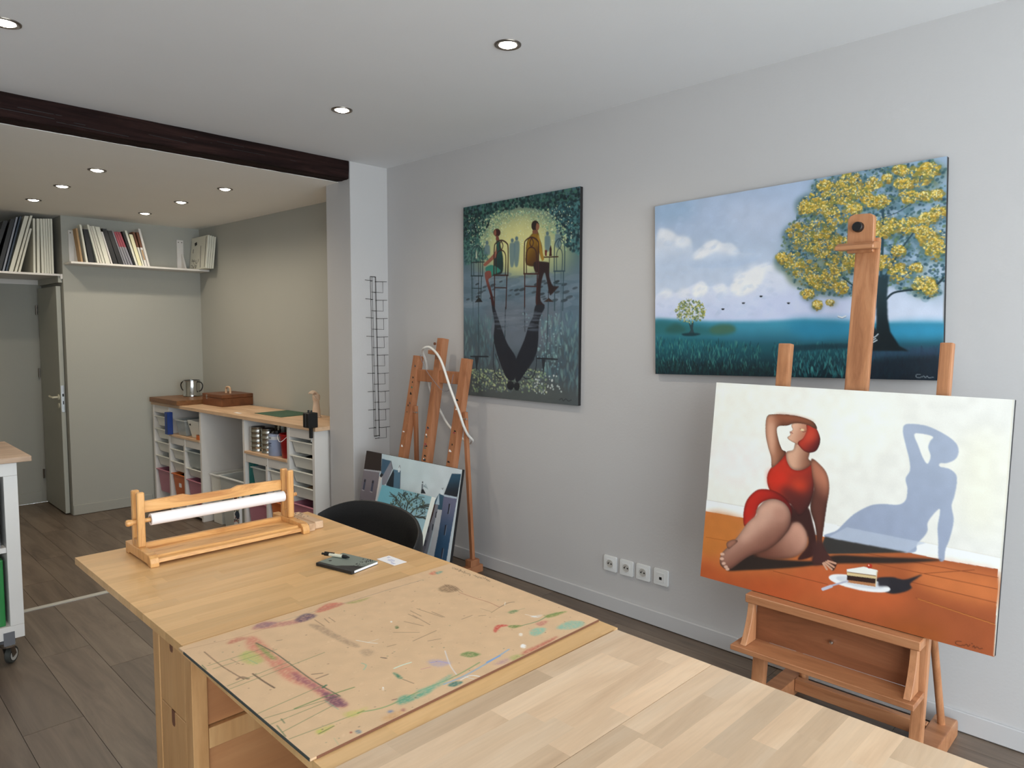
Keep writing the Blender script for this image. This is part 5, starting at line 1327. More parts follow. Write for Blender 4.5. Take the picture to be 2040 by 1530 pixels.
  ('d',(687,387,675,412,646,420,617,404,605,375,617,348,646,341,675,357),26,(3,7),((128,112,52),(104,108,66),(148,118,50),(84,100,80)),1.2,10,72,0),
  ('d',(685,357,673,383,644,390,615,374,603,345,615,318,644,312,673,328),34,(1.5,3),((240,226,160),(244,234,190)),1.1,0,90,0),
  ('d',(744,439,731,470,700,480,668,462,655,427,668,396,700,387,731,405),30,(8,14),((150,134,46),(172,140,52),(120,124,60)),1.2,15,65,2),
  ('d',(744,439,731,470,700,480,668,462,655,427,668,396,700,387,731,405),90,(2.2,5.5),((214,176,70),(226,196,92),(200,158,52),(232,210,128),(190,160,60)),1.2,-15,88,0),
  ('d',(746,460,733,491,702,501,670,483,657,449,670,417,702,408,733,426),26,(3,7),((128,112,52),(104,108,66),(148,118,50),(84,100,80)),1.2,10,72,0),
  ('d',(744,425,731,456,700,466,668,448,655,413,668,382,699,373,731,391),34,(1.5,3),((240,226,160),(244,234,190)),1.1,0,90,0),
  ('d',(645,505,637,526,619,534,601,522,593,499,600,477,619,470,637,481),30,(8,14),((150,134,46),(172,140,52),(120,124,60)),1.2,15,65,2),
  ('d',(645,505,637,526,619,534,601,522,593,499,600,477,619,470,637,481),90,(2.2,5.5),((214,176,70),(226,196,92),(200,158,52),(232,210,128),(190,160,60)),1.2,-15,88,0),
  ('d',(647,519,640,541,621,548,603,537,595,513,603,492,621,484,639,496),26,(3,7),((128,112,52),(104,108,66),(148,118,50),(84,100,80)),1.2,10,72,0),
  ('d',(645,495,637,517,619,524,601,513,593,489,600,467,619,460,637,472),34,(1.5,3),((240,226,160),(244,234,190)),1.1,0,90,0),
  ('d',(685,525,675,554,650,564,625,549,614,517,624,487,650,478,675,493),30,(8,14),((150,134,46),(172,140,52),(120,124,60)),1.2,15,65,2),
  ('d',(685,525,675,554,650,564,625,549,614,517,624,487,650,478,675,493),90,(2.2,5.5),((214,176,70),(226,196,92),(200,158,52),(232,210,128),(190,160,60)),1.2,-15,88,0),
  ('d',(687,544,677,574,652,584,627,569,616,537,627,507,652,497,677,513),26,(3,7),((128,112,52),(104,108,66),(148,118,50),(84,100,80)),1.2,10,72,0),
  ('d',(685,512,675,541,650,551,625,536,614,504,624,474,650,465,675,480),34,(1.5,3),((240,226,160),(244,234,190)),1.1,0,90,0),
  ('d',(705,488,696,512,675,520,654,507,645,481,654,457,675,449,696,462),30,(8,14),((150,134,46),(172,140,52),(120,124,60)),1.2,15,65,2),
  ('d',(705,488,696,512,675,520,654,507,645,481,654,457,675,449,696,462),90,(2.2,5.5),((214,176,70),(226,196,92),(200,158,52),(232,210,128),(190,160,60)),1.2,-15,88,0),
  ('d',(707,504,699,528,677,536,656,523,647,497,656,473,677,465,698,478),26,(3,7),((128,112,52),(104,108,66),(148,118,50),(84,100,80)),1.2,10,72,0),
  ('d',(705,478,696,501,675,509,654,496,645,470,654,446,675,439,696,452),34,(1.5,3),((240,226,160),(244,234,190)),1.1,0,90,0),
  ('d',(730,553,723,574,706,581,688,570,680,548,688,526,705,519,723,530),30,(8,14),((150,134,46),(172,140,52),(120,124,60)),1.2,15,65,2),
  ('d',(730,553,723,574,706,581,688,570,680,548,688,526,705,519,723,530),90,(2.2,5.5),((214,176,70),(226,196,92),(200,158,52),(232,210,128),(190,160,60)),1.2,-15,88,0),
  ('d',(732,567,725,588,708,595,690,585,683,562,690,541,707,533,725,544),26,(3,7),((128,112,52),(104,108,66),(148,118,50),(84,100,80)),1.2,10,72,0),
  ('d',(730,543,723,564,705,572,688,561,680,538,688,517,705,510,723,521),34,(1.5,3),((240,226,160),(244,234,190)),1.1,0,90,0),
  ('d',(619,573,613,590,598,596,584,587,577,570,583,553,598,547,613,556),30,(8,14),((150,134,46),(172,140,52),(120,124,60)),1.2,15,65,2),
  ('d',(619,573,613,590,598,596,584,587,577,570,583,553,598,547,613,556),90,(2.2,5.5),((214,176,70),(226,196,92),(200,158,52),(232,210,128),(190,160,60)),1.2,-15,88,0),
  ('d',(621,584,615,601,601,607,586,598,579,581,586,564,600,558,615,567),26,(3,7),((128,112,52),(104,108,66),(148,118,50),(84,100,80)),1.2,10,72,0),
  ('d',(619,566,613,583,598,588,583,580,577,562,583,546,598,540,613,549),34,(1.5,3),((240,226,160),(244,234,190)),1.1,0,90,0),
  ('d',(534,378,527,395,512,400,496,390,490,372,496,356,512,351,527,360),30,(8,14),((150,134,46),(172,140,52),(120,124,60)),1.2,15,65,2),
  ('d',(534,378,527,395,512,400,496,390,490,372,496,356,512,351,527,360),90,(2.2,5.5),((214,176,70),(226,196,92),(200,158,52),(232,210,128),(190,160,60)),1.2,-15,88,0),
  ('d',(536,390,530,406,514,411,498,402,492,384,498,367,514,362,529,372),26,(3,7),((128,112,52),(104,108,66),(148,118,50),(84,100,80)),1.2,10,72,0),
  ('d',(534,371,527,387,512,392,496,383,490,365,496,348,512,343,527,353),34,(1.5,3),((240,226,160),(244,234,190)),1.1,0,90,0),
  ('d',(768,427,759,450,739,457,718,445,710,419,718,396,739,388,759,402),30,(8,14),((150,134,46),(172,140,52),(120,124,60)),1.2,15,65,2),
  ('d',(768,427,759,450,739,457,718,445,710,419,718,396,739,388,759,402),90,(2.2,5.5),((214,176,70),(226,196,92),(200,158,52),(232,210,128),(190,160,60)),1.2,-15,88,0),
  ('d',(770,443,761,466,741,473,720,461,712,435,720,411,741,404,761,417),26,(3,7),((128,112,52),(104,108,66),(148,118,50),(84,100,80)),1.2,10,72,0),
  ('d',(768,417,759,440,739,447,718,434,710,408,718,385,739,378,759,391),34,(1.5,3),((240,226,160),(244,234,190)),1.1,0,90,0),
  ('d',(881,282,871,308,846,316,820,299,809,268,819,241,845,234,871,251),30,(8,14),((150,134,46),(172,140,52),(120,124,60)),1.2,15,65,2),
  ('d',(881,282,871,308,846,316,820,299,809,268,819,241,845,234,871,251),90,(2.2,5.5),((214,176,70),(226,196,92),(200,158,52),(232,210,128),(190,160,60)),1.2,-15,88,0),
  ('d',(883,300,873,327,848,334,822,318,811,287,821,260,847,253,872,270),26,(3,7),((128,112,52),(104,108,66),(148,118,50),(84,100,80)),1.2,10,72,0),
  ('d',(881,270,871,296,846,303,820,287,809,256,819,229,845,222,870,239),34,(1.5,3),((240,226,160),(244,234,190)),1.1,0,90,0),
  ('d',(929,291,919,314,895,321,870,305,859,278,869,254,894,248,919,263),30,(8,14),((150,134,46),(172,140,52),(120,124,60)),1.2,15,65,2),
  ('d',(929,291,919,314,895,321,870,305,859,278,869,254,894,248,919,263),90,(2.2,5.5),((214,176,70),(226,196,92),(200,158,52),(232,210,128),(190,160,60)),1.2,-15,88,0),
  ('d',(931,307,921,331,897,337,871,322,861,294,871,270,896,265,921,280),26,(3,7),((128,112,52),(104,108,66),(148,118,50),(84,100,80)),1.2,10,72,0),
  ('d',(929,280,919,304,895,310,869,294,859,267,869,243,894,237,919,252),34,(1.5,3),((240,226,160),(244,234,190)),1.1,0,90,0),
  ('d',(850,305,844,325,828,331,811,320,804,297,811,277,827,272,843,283),30,(8,14),((150,134,46),(172,140,52),(120,124,60)),1.2,15,65,2),
  ('d',(850,305,844,325,828,331,811,320,804,297,811,277,827,272,843,283),90,(2.2,5.5),((214,176,70),(226,196,92),(200,158,52),(232,210,128),(190,160,60)),1.2,-15,88,0),
  ('d',(852,319,846,339,830,345,813,333,806,311,813,291,829,285,845,297),26,(3,7),((128,112,52),(104,108,66),(148,118,50),(84,100,80)),1.2,10,72,0),
  ('d',(850,296,844,316,828,322,811,311,804,288,811,268,827,263,843,274),34,(1.5,3),((240,226,160),(244,234,190)),1.1,0,90,0),
  ('d',(869,448,859,470,833,477,807,464,796,438,807,416,833,410,859,423),30,(8,14),((150,134,46),(172,140,52),(120,124,60)),1.2,15,65,2),
  ('d',(869,448,859,470,833,477,807,464,796,438,807,416,833,410,859,423),90,(2.2,5.5),((214,176,70),(226,196,92),(200,158,52),(232,210,128),(190,160,60)),1.2,-15,88,0),
  ('d',(871,464,861,486,835,492,809,479,798,454,809,431,835,425,860,439),26,(3,7),((128,112,52),(104,108,66),(148,118,50),(84,100,80)),1.2,10,72,0),
  ('d',(869,438,859,460,833,467,807,454,796,428,807,406,833,400,858,413),34,(1.5,3),((240,226,160),(244,234,190)),1.1,0,90,0),
  ('d',(914,502,904,529,879,538,853,523,843,493,853,465,878,457,903,472),30,(8,14),((150,134,46),(172,140,52),(120,124,60)),1.2,15,65,2),
  ('d',(914,502,904,529,879,538,853,523,843,493,853,465,878,457,903,472),90,(2.2,5.5),((214,176,70),(226,196,92),(200,158,52),(232,210,128),(190,160,60)),1.2,-15,88,0),
  ('d',(916,520,906,547,881,556,855,542,844,512,855,484,880,475,905,490),26,(3,7),((128,112,52),(104,108,66),(148,118,50),(84,100,80)),1.2,10,72,0),
  ('d',(914,490,904,517,879,526,853,511,842,481,853,453,878,445,903,460),34,(1.5,3),((240,226,160),(244,234,190)),1.1,0,90,0),
  ('d',(965,85,952,114,919,120,885,98,870,61,884,32,918,27,951,49),30,(8,14),((150,134,46),(172,140,52),(120,124,60)),1.2,15,65,2),
  ('d',(965,85,952,114,919,120,885,98,870,61,884,32,918,27,951,49),90,(2.2,5.5),((214,176,70),(226,196,92),(200,158,52),(232,210,128),(190,160,60)),1.2,-15,88,0),
  ('d',(967,106,954,136,921,141,887,120,872,83,886,53,920,48,953,70),26,(3,7),((128,112,52),(104,108,66),(148,118,50),(84,100,80)),1.2,10,72,0),
  ('d',(965,72,952,101,919,106,885,84,870,47,884,18,918,13,951,35),34,(1.5,3),((240,226,160),(244,234,190)),1.1,0,90,0),
  ('d',(910,100,903,118,884,123,865,110,857,87,865,68,884,65,902,78),30,(8,14),((150,134,46),(172,140,52),(120,124,60)),1.2,15,65,2),
  ('d',(910,100,903,118,884,123,865,110,857,87,865,68,884,65,902,78),90,(2.2,5.5),((214,176,70),(226,196,92),(200,158,52),(232,210,128),(190,160,60)),1.2,-15,88,0),
  ('d',(912,113,905,132,886,136,867,123,859,101,867,82,886,78,904,91),26,(3,7),((128,112,52),(104,108,66),(148,118,50),(84,100,80)),1.2,10,72,0),
  ('d',(910,91,903,110,884,114,865,101,857,78,865,60,884,56,902,69),34,(1.5,3),((240,226,160),(244,234,190)),1.1,0,90,0),
  ('d',(982,54,973,77,953,82,932,66,923,39,931,16,952,11,973,27),30,(8,14),((150,134,46),(172,140,52),(120,124,60)),1.2,15,65,2),
  ('d',(982,54,973,77,953,82,932,66,923,39,931,16,952,11,973,27),90,(2.2,5.5),((214,176,70),(226,196,92),(200,158,52),(232,210,128),(190,160,60)),1.2,-15,88,0),
  ('d',(983,71,975,93,955,98,933,83,924,55,933,32,954,28,975,44),26,(3,7),((128,112,52),(104,108,66),(148,118,50),(84,100,80)),1.2,10,72,0),
  ('d',(981,44,973,66,953,71,931,56,922,28,931,5,952,1,973,17),34,(1.5,3),((240,226,160),(244,234,190)),1.1,0,90,0),
  ('d',(932,162,924,181,902,184,880,171,871,149,880,130,902,127,923,140),30,(8,14),((150,134,46),(172,140,52),(120,124,60)),1.2,15,65,2),
  ('d',(932,162,924,181,902,184,880,171,871,149,880,130,902,127,923,140),90,(2.2,5.5),((214,176,70),(226,196,92),(200,158,52),(232,210,128),(190,160,60)),1.2,-15,88,0),
  ('d',(934,176,925,194,904,198,882,185,873,162,882,144,904,140,925,153),26,(3,7),((128,112,52),(104,108,66),(148,118,50),(84,100,80)),1.2,10,72,0),
  ('d',(932,154,924,172,902,176,880,162,871,140,880,121,902,118,923,132),34,(1.5,3),((240,226,160),(244,234,190)),1.1,0,90,0),
  ('d',(958,168,953,182,941,186,929,177,924,160,929,146,941,143,953,152),30,(8,14),((150,134,46),(172,140,52),(120,124,60)),1.2,15,65,2),
  ('d',(958,168,953,182,941,186,929,177,924,160,929,146,941,143,953,152),90,(2.2,5.5),((214,176,70),(226,196,92),(200,158,52),(232,210,128),(190,160,60)),1.2,-15,88,0),
  ('d',(960,178,955,192,943,196,931,187,925,171,930,156,942,153,954,162),26,(3,7),((128,112,52),(104,108,66),(148,118,50),(84,100,80)),1.2,10,72,0),
  ('d',(958,162,953,176,941,179,929,170,924,154,929,140,941,137,953,146),34,(1.5,3),((240,226,160),(244,234,190)),1.1,0,90,0),
  ('d',(853,60,849,72,839,75,830,67,826,53,829,41,839,39,849,46),30,(8,14),((150,134,46),(172,140,52),(120,124,60)),1.2,15,65,2),
  ('d',(853,60,849,72,839,75,830,67,826,53,829,41,839,39,849,46),90,(2.2,5.5),((214,176,70),(226,196,92),(200,158,52),(232,210,128),(190,160,60)),1.2,-15,88,0),
  ('d',(855,69,851,81,841,84,831,76,827,62,831,50,841,47,850,55),26,(3,7),((128,112,52),(104,108,66),(148,118,50),(84,100,80)),1.2,10,72,0),
  ('d',(853,55,849,67,839,70,830,62,825,48,829,36,839,33,849,41),34,(1.5,3),((240,226,160),(244,234,190)),1.1,0,90,0),
  ('d',(991,169,986,183,975,186,963,177,958,161,962,147,974,144,986,153),30,(8,14),((150,134,46),(172,140,52),(120,124,60)),1.2,15,65,2),
  ('d',(991,169,986,183,975,186,963,177,958,161,962,147,974,144,986,153),90,(2.2,5.5),((214,176,70),(226,196,92),(200,158,52),(232,210,128),(190,160,60)),1.2,-15,88,0),
  ('d',(993,179,988,192,976,196,965,187,959,171,964,157,976,154,988,163),26,(3,7),((128,112,52),(104,108,66),(148,118,50),(84,100,80)),1.2,10,72,0),
  ('d',(991,162,986,176,975,180,963,171,958,155,962,141,974,137,986,146),34,(1.5,3),((240,226,160),(244,234,190)),1.1,0,90,0),
  ('d',(1000,248,994,267,980,272,965,261,958,239,964,220,979,215,994,227),30,(8,14),((150,134,46),(172,140,52),(120,124,60)),1.2,15,65,2),
  ('d',(1000,248,994,267,980,272,965,261,958,239,964,220,979,215,994,227),90,(2.2,5.5),((214,176,70),(226,196,92),(200,158,52),(232,210,128),(190,160,60)),1.2,-15,88,0),
  ('d',(1002,261,996,280,981,285,967,274,960,252,966,234,981,228,996,240),26,(3,7),((128,112,52),(104,108,66),(148,118,50),(84,100,80)),1.2,10,72,0),
  ('d',(1000,239,994,258,980,263,965,252,958,231,964,212,979,207,994,218),34,(1.5,3),((240,226,160),(244,234,190)),1.1,0,90,0),
  ('d',(976,271,968,290,951,295,932,283,925,261,932,242,950,238,968,250),30,(8,14),((150,134,46),(172,140,52),(120,124,60)),1.2,15,65,2),
  ('d',(976,271,968,290,951,295,932,283,925,261,932,242,950,238,968,250),90,(2.2,5.5),((214,176,70),(226,196,92),(200,158,52),(232,210,128),(190,160,60)),1.2,-15,88,0),
  ('d',(977,284,970,303,952,308,934,296,926,274,934,256,952,251,970,263),26,(3,7),((128,112,52),(104,108,66),(148,118,50),(84,100,80)),1.2,10,72,0),
  ('d',(975,263,968,281,950,286,932,274,925,252,932,234,950,229,968,241),34,(1.5,3),((240,226,160),(244,234,190)),1.1,0,90,0),
  ('d',(997,360,987,388,960,396,933,379,921,347,932,318,959,311,986,328),30,(8,14),((150,134,46),(172,140,52),(120,124,60)),1.2,15,65,2),
  ('d',(997,360,987,388,960,396,933,379,921,347,932,318,959,311,986,328),90,(2.2,5.5),((214,176,70),(226,196,92),(200,158,52),(232,210,128),(190,160,60)),1.2,-15,88,0),
  ('d',(999,379,988,407,962,416,935,399,923,367,934,338,961,330,988,347),26,(3,7),((128,112,52),(104,108,66),(148,118,50),(84,100,80)),1.2,10,72,0),
  ('d',(997,347,986,375,960,383,933,366,921,334,932,305,959,298,986,315),34,(1.5,3),((240,226,160),(244,234,190)),1.1,0,90,0),
  ('d',(1002,403,994,432,973,441,952,425,943,394,951,365,972,356,993,371),30,(8,14),((150,134,46),(172,140,52),(120,124,60)),1.2,15,65,2),
  ('d',(1002,403,994,432,973,441,952,425,943,394,951,365,972,356,993,371),90,(2.2,5.5),((214,176,70),(226,196,92),(200,158,52),(232,210,128),(190,160,60)),1.2,-15,88,0),
  ('d',(1004,422,995,451,975,461,954,445,945,413,953,384,974,375,995,391),26,(3,7),((128,112,52),(104,108,66),(148,118,50),(84,100,80)),1.2,10,72,0),
  ('d',(1002,390,993,419,973,428,952,413,943,381,951,352,972,343,993,359),34,(1.5,3),((240,226,160),(244,234,190)),1.1,0,90,0),
  ('d',(959,325,953,344,938,350,923,339,916,317,923,298,938,292,953,304),30,(8,14),((150,134,46),(172,140,52),(120,124,60)),1.2,15,65,2),
  ('d',(959,325,953,344,938,350,923,339,916,317,923,298,938,292,953,304),90,(2.2,5.5),((214,176,70),(226,196,92),(200,158,52),(232,210,128),(190,160,60)),1.2,-15,88,0),
  ('d',(961,338,955,357,940,363,925,352,918,331,924,311,940,306,955,317),26,(3,7),((128,112,52),(104,108,66),(148,118,50),(84,100,80)),1.2,10,72,0),
  ('d',(959,316,953,335,938,341,923,330,916,309,923,289,938,284,953,295),34,(1.5,3),((240,226,160),(244,234,190)),1.1,0,90,0),
  ('d',(940,483,935,495,922,499,910,492,905,479,910,466,922,463,934,470),30,(8,14),((150,134,46),(172,140,52),(120,124,60)),1.2,15,65,2),
  ('d',(940,483,935,495,922,499,910,492,905,479,910,466,922,463,934,470),90,(2.2,5.5),((214,176,70),(226,196,92),(200,158,52),(232,210,128),(190,160,60)),1.2,-15,88,0),
  ('d',(941,491,936,504,924,507,912,501,907,487,912,475,924,471,936,478),26,(3,7),((128,112,52),(104,108,66),(148,118,50),(84,100,80)),1.2,10,72,0),
  ('d',(940,478,935,490,922,494,910,487,905,473,910,461,922,457,934,464),34,(1.5,3),((240,226,160),(244,234,190)),1.1,0,90,0),
  ('d',(974,563,966,587,945,596,923,583,914,556,923,532,944,523,965,536),30,(8,14),((150,134,46),(172,140,52),(120,124,60)),1.2,15,65,2),
  ('d',(974,563,966,587,945,596,923,583,914,556,923,532,944,523,965,536),90,(2.2,5.5),((214,176,70),(226,196,92),(200,158,52),(232,210,128),(190,160,60)),1.2,-15,88,0),
  ('d',(976,579,968,604,947,612,925,600,916,573,925,548,946,540,967,553),26,(3,7),((128,112,52),(104,108,66),(148,118,50),(84,100,80)),1.2,10,72,0),
  ('d',(974,552,966,576,945,585,923,572,914,545,923,521,944,513,965,526),34,(1.5,3),((240,226,160),(244,234,190)),1.1,0,90,0),
  ('d',(983,585,977,602,962,608,947,599,940,581,947,564,962,558,977,567),30,(8,14),((150,134,46),(172,140,52),(120,124,60)),1.2,15,65,2),
  ('d',(983,585,977,602,962,608,947,599,940,581,947,564,962,558,977,567),90,(2.2,5.5),((214,176,70),(226,196,92),(200,158,52),(232,210,128),(190,160,60)),1.2,-15,88,0),
  ('d',(985,596,979,614,964,620,949,611,942,592,948,575,963,569,978,578),26,(3,7),((128,112,52),(104,108,66),(148,118,50),(84,100,80)),1.2,10,72,0),
  ('d',(983,577,977,595,962,601,947,592,940,573,947,556,961,550,976,559),34,(1.5,3),((240,226,160),(244,234,190)),1.1,0,90,0),
  ('d',(645,631,641,645,630,650,619,643,614,629,619,615,630,610,641,617),30,(8,14),((150,134,46),(172,140,52),(120,124,60)),1.2,15,65,2),
  ('d',(645,631,641,645,630,650,619,643,614,629,619,615,630,610,641,617),90,(2.2,5.5),((214,176,70),(226,196,92),(200,158,52),(232,210,128),(190,160,60)),1.2,-15,88,0),
  ('d',(647,640,643,654,632,659,621,653,616,638,621,624,632,619,643,626),26,(3,7),((128,112,52),(104,108,66),(148,118,50),(84,100,80)),1.2,10,72,0),
  ('d',(645,625,641,639,630,644,619,637,614,623,619,609,630,604,641,611),34,(1.5,3),((240,226,160),(244,234,190)),1.1,0,90,0),
  ('d',(681,622,678,630,671,633,664,629,661,621,664,612,671,610,678,614),30,(8,14),((150,134,46),(172,140,52),(120,124,60)),1.2,15,65,2),
  ('d',(681,622,678,630,671,633,664,629,661,621,664,612,671,610,678,614),90,(2.2,5.5),((214,176,70),(226,196,92),(200,158,52),(232,210,128),(190,160,60)),1.2,-15,88,0),
  ('d',(683,628,680,636,673,639,666,635,663,626,666,618,673,615,680,619),26,(3,7),((128,112,52),(104,108,66),(148,118,50),(84,100,80)),1.2,10,72,0),
  ('d',(681,619,678,627,671,630,664,626,661,617,664,609,671,606,678,610),34,(1.5,3),((240,226,160),(244,234,190)),1.1,0,90,0),
  ('d',(895,401,889,418,873,423,858,413,851,394,857,377,873,372,889,382),30,(8,14),((150,134,46),(172,140,52),(120,124,60)),1.2,15,65,2),
  ('d',(895,401,889,418,873,423,858,413,851,394,857,377,873,372,889,382),90,(2.2,5.5),((214,176,70),(226,196,92),(200,158,52),(232,210,128),(190,160,60)),1.2,-15,88,0),
  ('d',(897,413,891,430,875,435,859,425,853,406,859,389,875,384,891,394),26,(3,7),((128,112,52),(104,108,66),(148,118,50),(84,100,80)),1.2,10,72,0),
  ('d',(895,393,889,410,873,415,858,406,851,386,857,369,873,364,889,374),34,(1.5,3),((240,226,160),(244,234,190)),1.1,0,90,0),
  ('d',(823,263,815,283,795,288,775,276,767,253,775,233,795,228,814,241),30,(8,14),((150,134,46),(172,140,52),(120,124,60)),1.2,15,65,2),
  ('d',(823,263,815,283,795,288,775,276,767,253,775,233,795,228,814,241),90,(2.2,5.5),((214,176,70),(226,196,92),(200,158,52),(232,210,128),(190,160,60)),1.2,-15,88,0),
  ('d',(824,277,817,297,797,302,777,289,769,267,777,247,796,242,816,254),26,(3,7),((128,112,52),(104,108,66),(148,118,50),(84,100,80)),1.2,10,72,0),
  ('d',(822,254,815,274,795,279,775,267,766,244,775,224,794,219,814,232),34,(1.5,3),((240,226,160),(244,234,190)),1.1,0,90,0),
  ('d',(791,325,782,347,762,354,742,341,733,315,742,292,762,286,782,299),30,(8,14),((150,134,46),(172,140,52),(120,124,60)),1.2,15,65,2),
  ('d',(791,325,782,347,762,354,742,341,733,315,742,292,762,286,782,299),90,(2.2,5.5),((214,176,70),(226,196,92),(200,158,52),(232,210,128),(190,160,60)),1.2,-15,88,0),
  ('d',(793,340,784,363,764,370,744,357,735,331,744,308,764,302,784,315),26,(3,7),((128,112,52),(104,108,66),(148,118,50),(84,100,80)),1.2,10,72,0),
  ('d',(790,315,782,337,762,344,742,330,733,305,742,282,762,276,782,289),34,(1.5,3),((240,226,160),(244,234,190)),1.1,0,90,0),
  ('d',(781,255,773,275,752,280,732,268,723,244,732,225,752,220,772,232),30,(8,14),((150,134,46),(172,140,52),(120,124,60)),1.2,15,65,2),
  ('d',(781,255,773,275,752,280,732,268,723,244,732,225,752,220,772,232),90,(2.2,5.5),((214,176,70),(226,196,92),(200,158,52),(232,210,128),(190,160,60)),1.2,-15,88,0),
  ('d',(783,269,775,289,754,294,734,282,725,259,734,239,754,234,774,246),26,(3,7),((128,112,52),(104,108,66),(148,118,50),(84,100,80)),1.2,10,72,0),
  ('d',(781,246,772,266,752,271,732,259,723,235,732,215,752,211,772,223),34,(1.5,3),((240,226,160),(244,234,190)),1.1,0,90,0),
  ('d',(897,32,890,46,875,48,859,37,852,20,859,6,874,4,890,15),30,(8,14),((150,134,46),(172,140,52),(120,124,60)),1.2,15,65,2),
  ('d',(897,32,890,46,875,48,859,37,852,20,859,6,874,4,890,15),90,(2.2,5.5),((214,176,70),(226,196,92),(200,158,52),(232,210,128),(190,160,60)),1.2,-15,88,0),
  ('d',(898,42,892,56,877,58,861,48,854,31,861,17,876,15,892,25),26,(3,7),((128,112,52),(104,108,66),(148,118,50),(84,100,80)),1.2,10,72,0),
  ('d',(897,25,890,39,875,41,859,31,852,14,859,0,874,-2,890,8),34,(1.5,3),((240,226,160),(244,234,190)),1.1,0,90,0),
  ('d',(224,640,215,674,191,698,157,706,123,695,98,667,88,631,98,596,124,571,158,565,191,577,216,604),320,(4,8),((96,116,76),(120,132,70),(76,102,84)),1,0,80,0),
  ('d',(224,632,215,667,191,691,157,699,123,687,98,660,88,623,98,588,124,564,158,558,191,570,216,597),420,(1.8,4),((196,186,90),(178,170,80),(214,202,120),(140,150,80)),1.1,-30,85,0),
  ('p',(149,695,159,712,167,695,171,695,168,731,174,764,148,765,158,739),(40,64,70),1,None,None,0,0,100),
  ('p',(120,761,160,756,200,764,174,774,133,773),(18,52,60),4,None,None,0,1,100),
  ('p',(283,627,289,624,298,626,294,635,287,634),(30,40,50),1,None,None,0,0,100),
  ('p',(363,600,369,597,377,599,374,607,366,607),(30,40,50),1,None,None,0,0,100),
  ('p',(429,569,434,566,442,568,439,576,432,576),(30,40,50),1,None,None,0,0,100),
  ('p',(527,612,532,610,540,612,536,620,530,619),(30,40,50),1,None,None,0,0,100),
  ('p',(695,688,709,695,723,688,722,694,710,702,698,696),(222,226,234),1,None,None,0,0,100),
  ('l',(696,695,710,703,722,696),2,(90,90,100),1,100),
  ('l',(787,787,795,773),5,(206,214,218),0,100),
  ('l',(789,795,799,781),5,(206,214,218),0,100),
  ('l',(791,804,803,789),5,(206,214,218),0,100),
  ('l',(793,812,807,797),5,(206,214,218),0,100),
  ('l',(795,821,812,804),5,(206,214,218),0,100),
  ('l',(797,829,816,812),5,(206,214,218),0,100),
  ('l',(800,804,811,795,819,783),5,(196,206,212),1,100),
  ('l',(940,972,929,974,928,984,937,988,943,982),2,(170,180,186),1,100),
  ('l',(944,985,949,979,953,987,958,979,962,986,975,984),2,(170,180,186),1,100)]

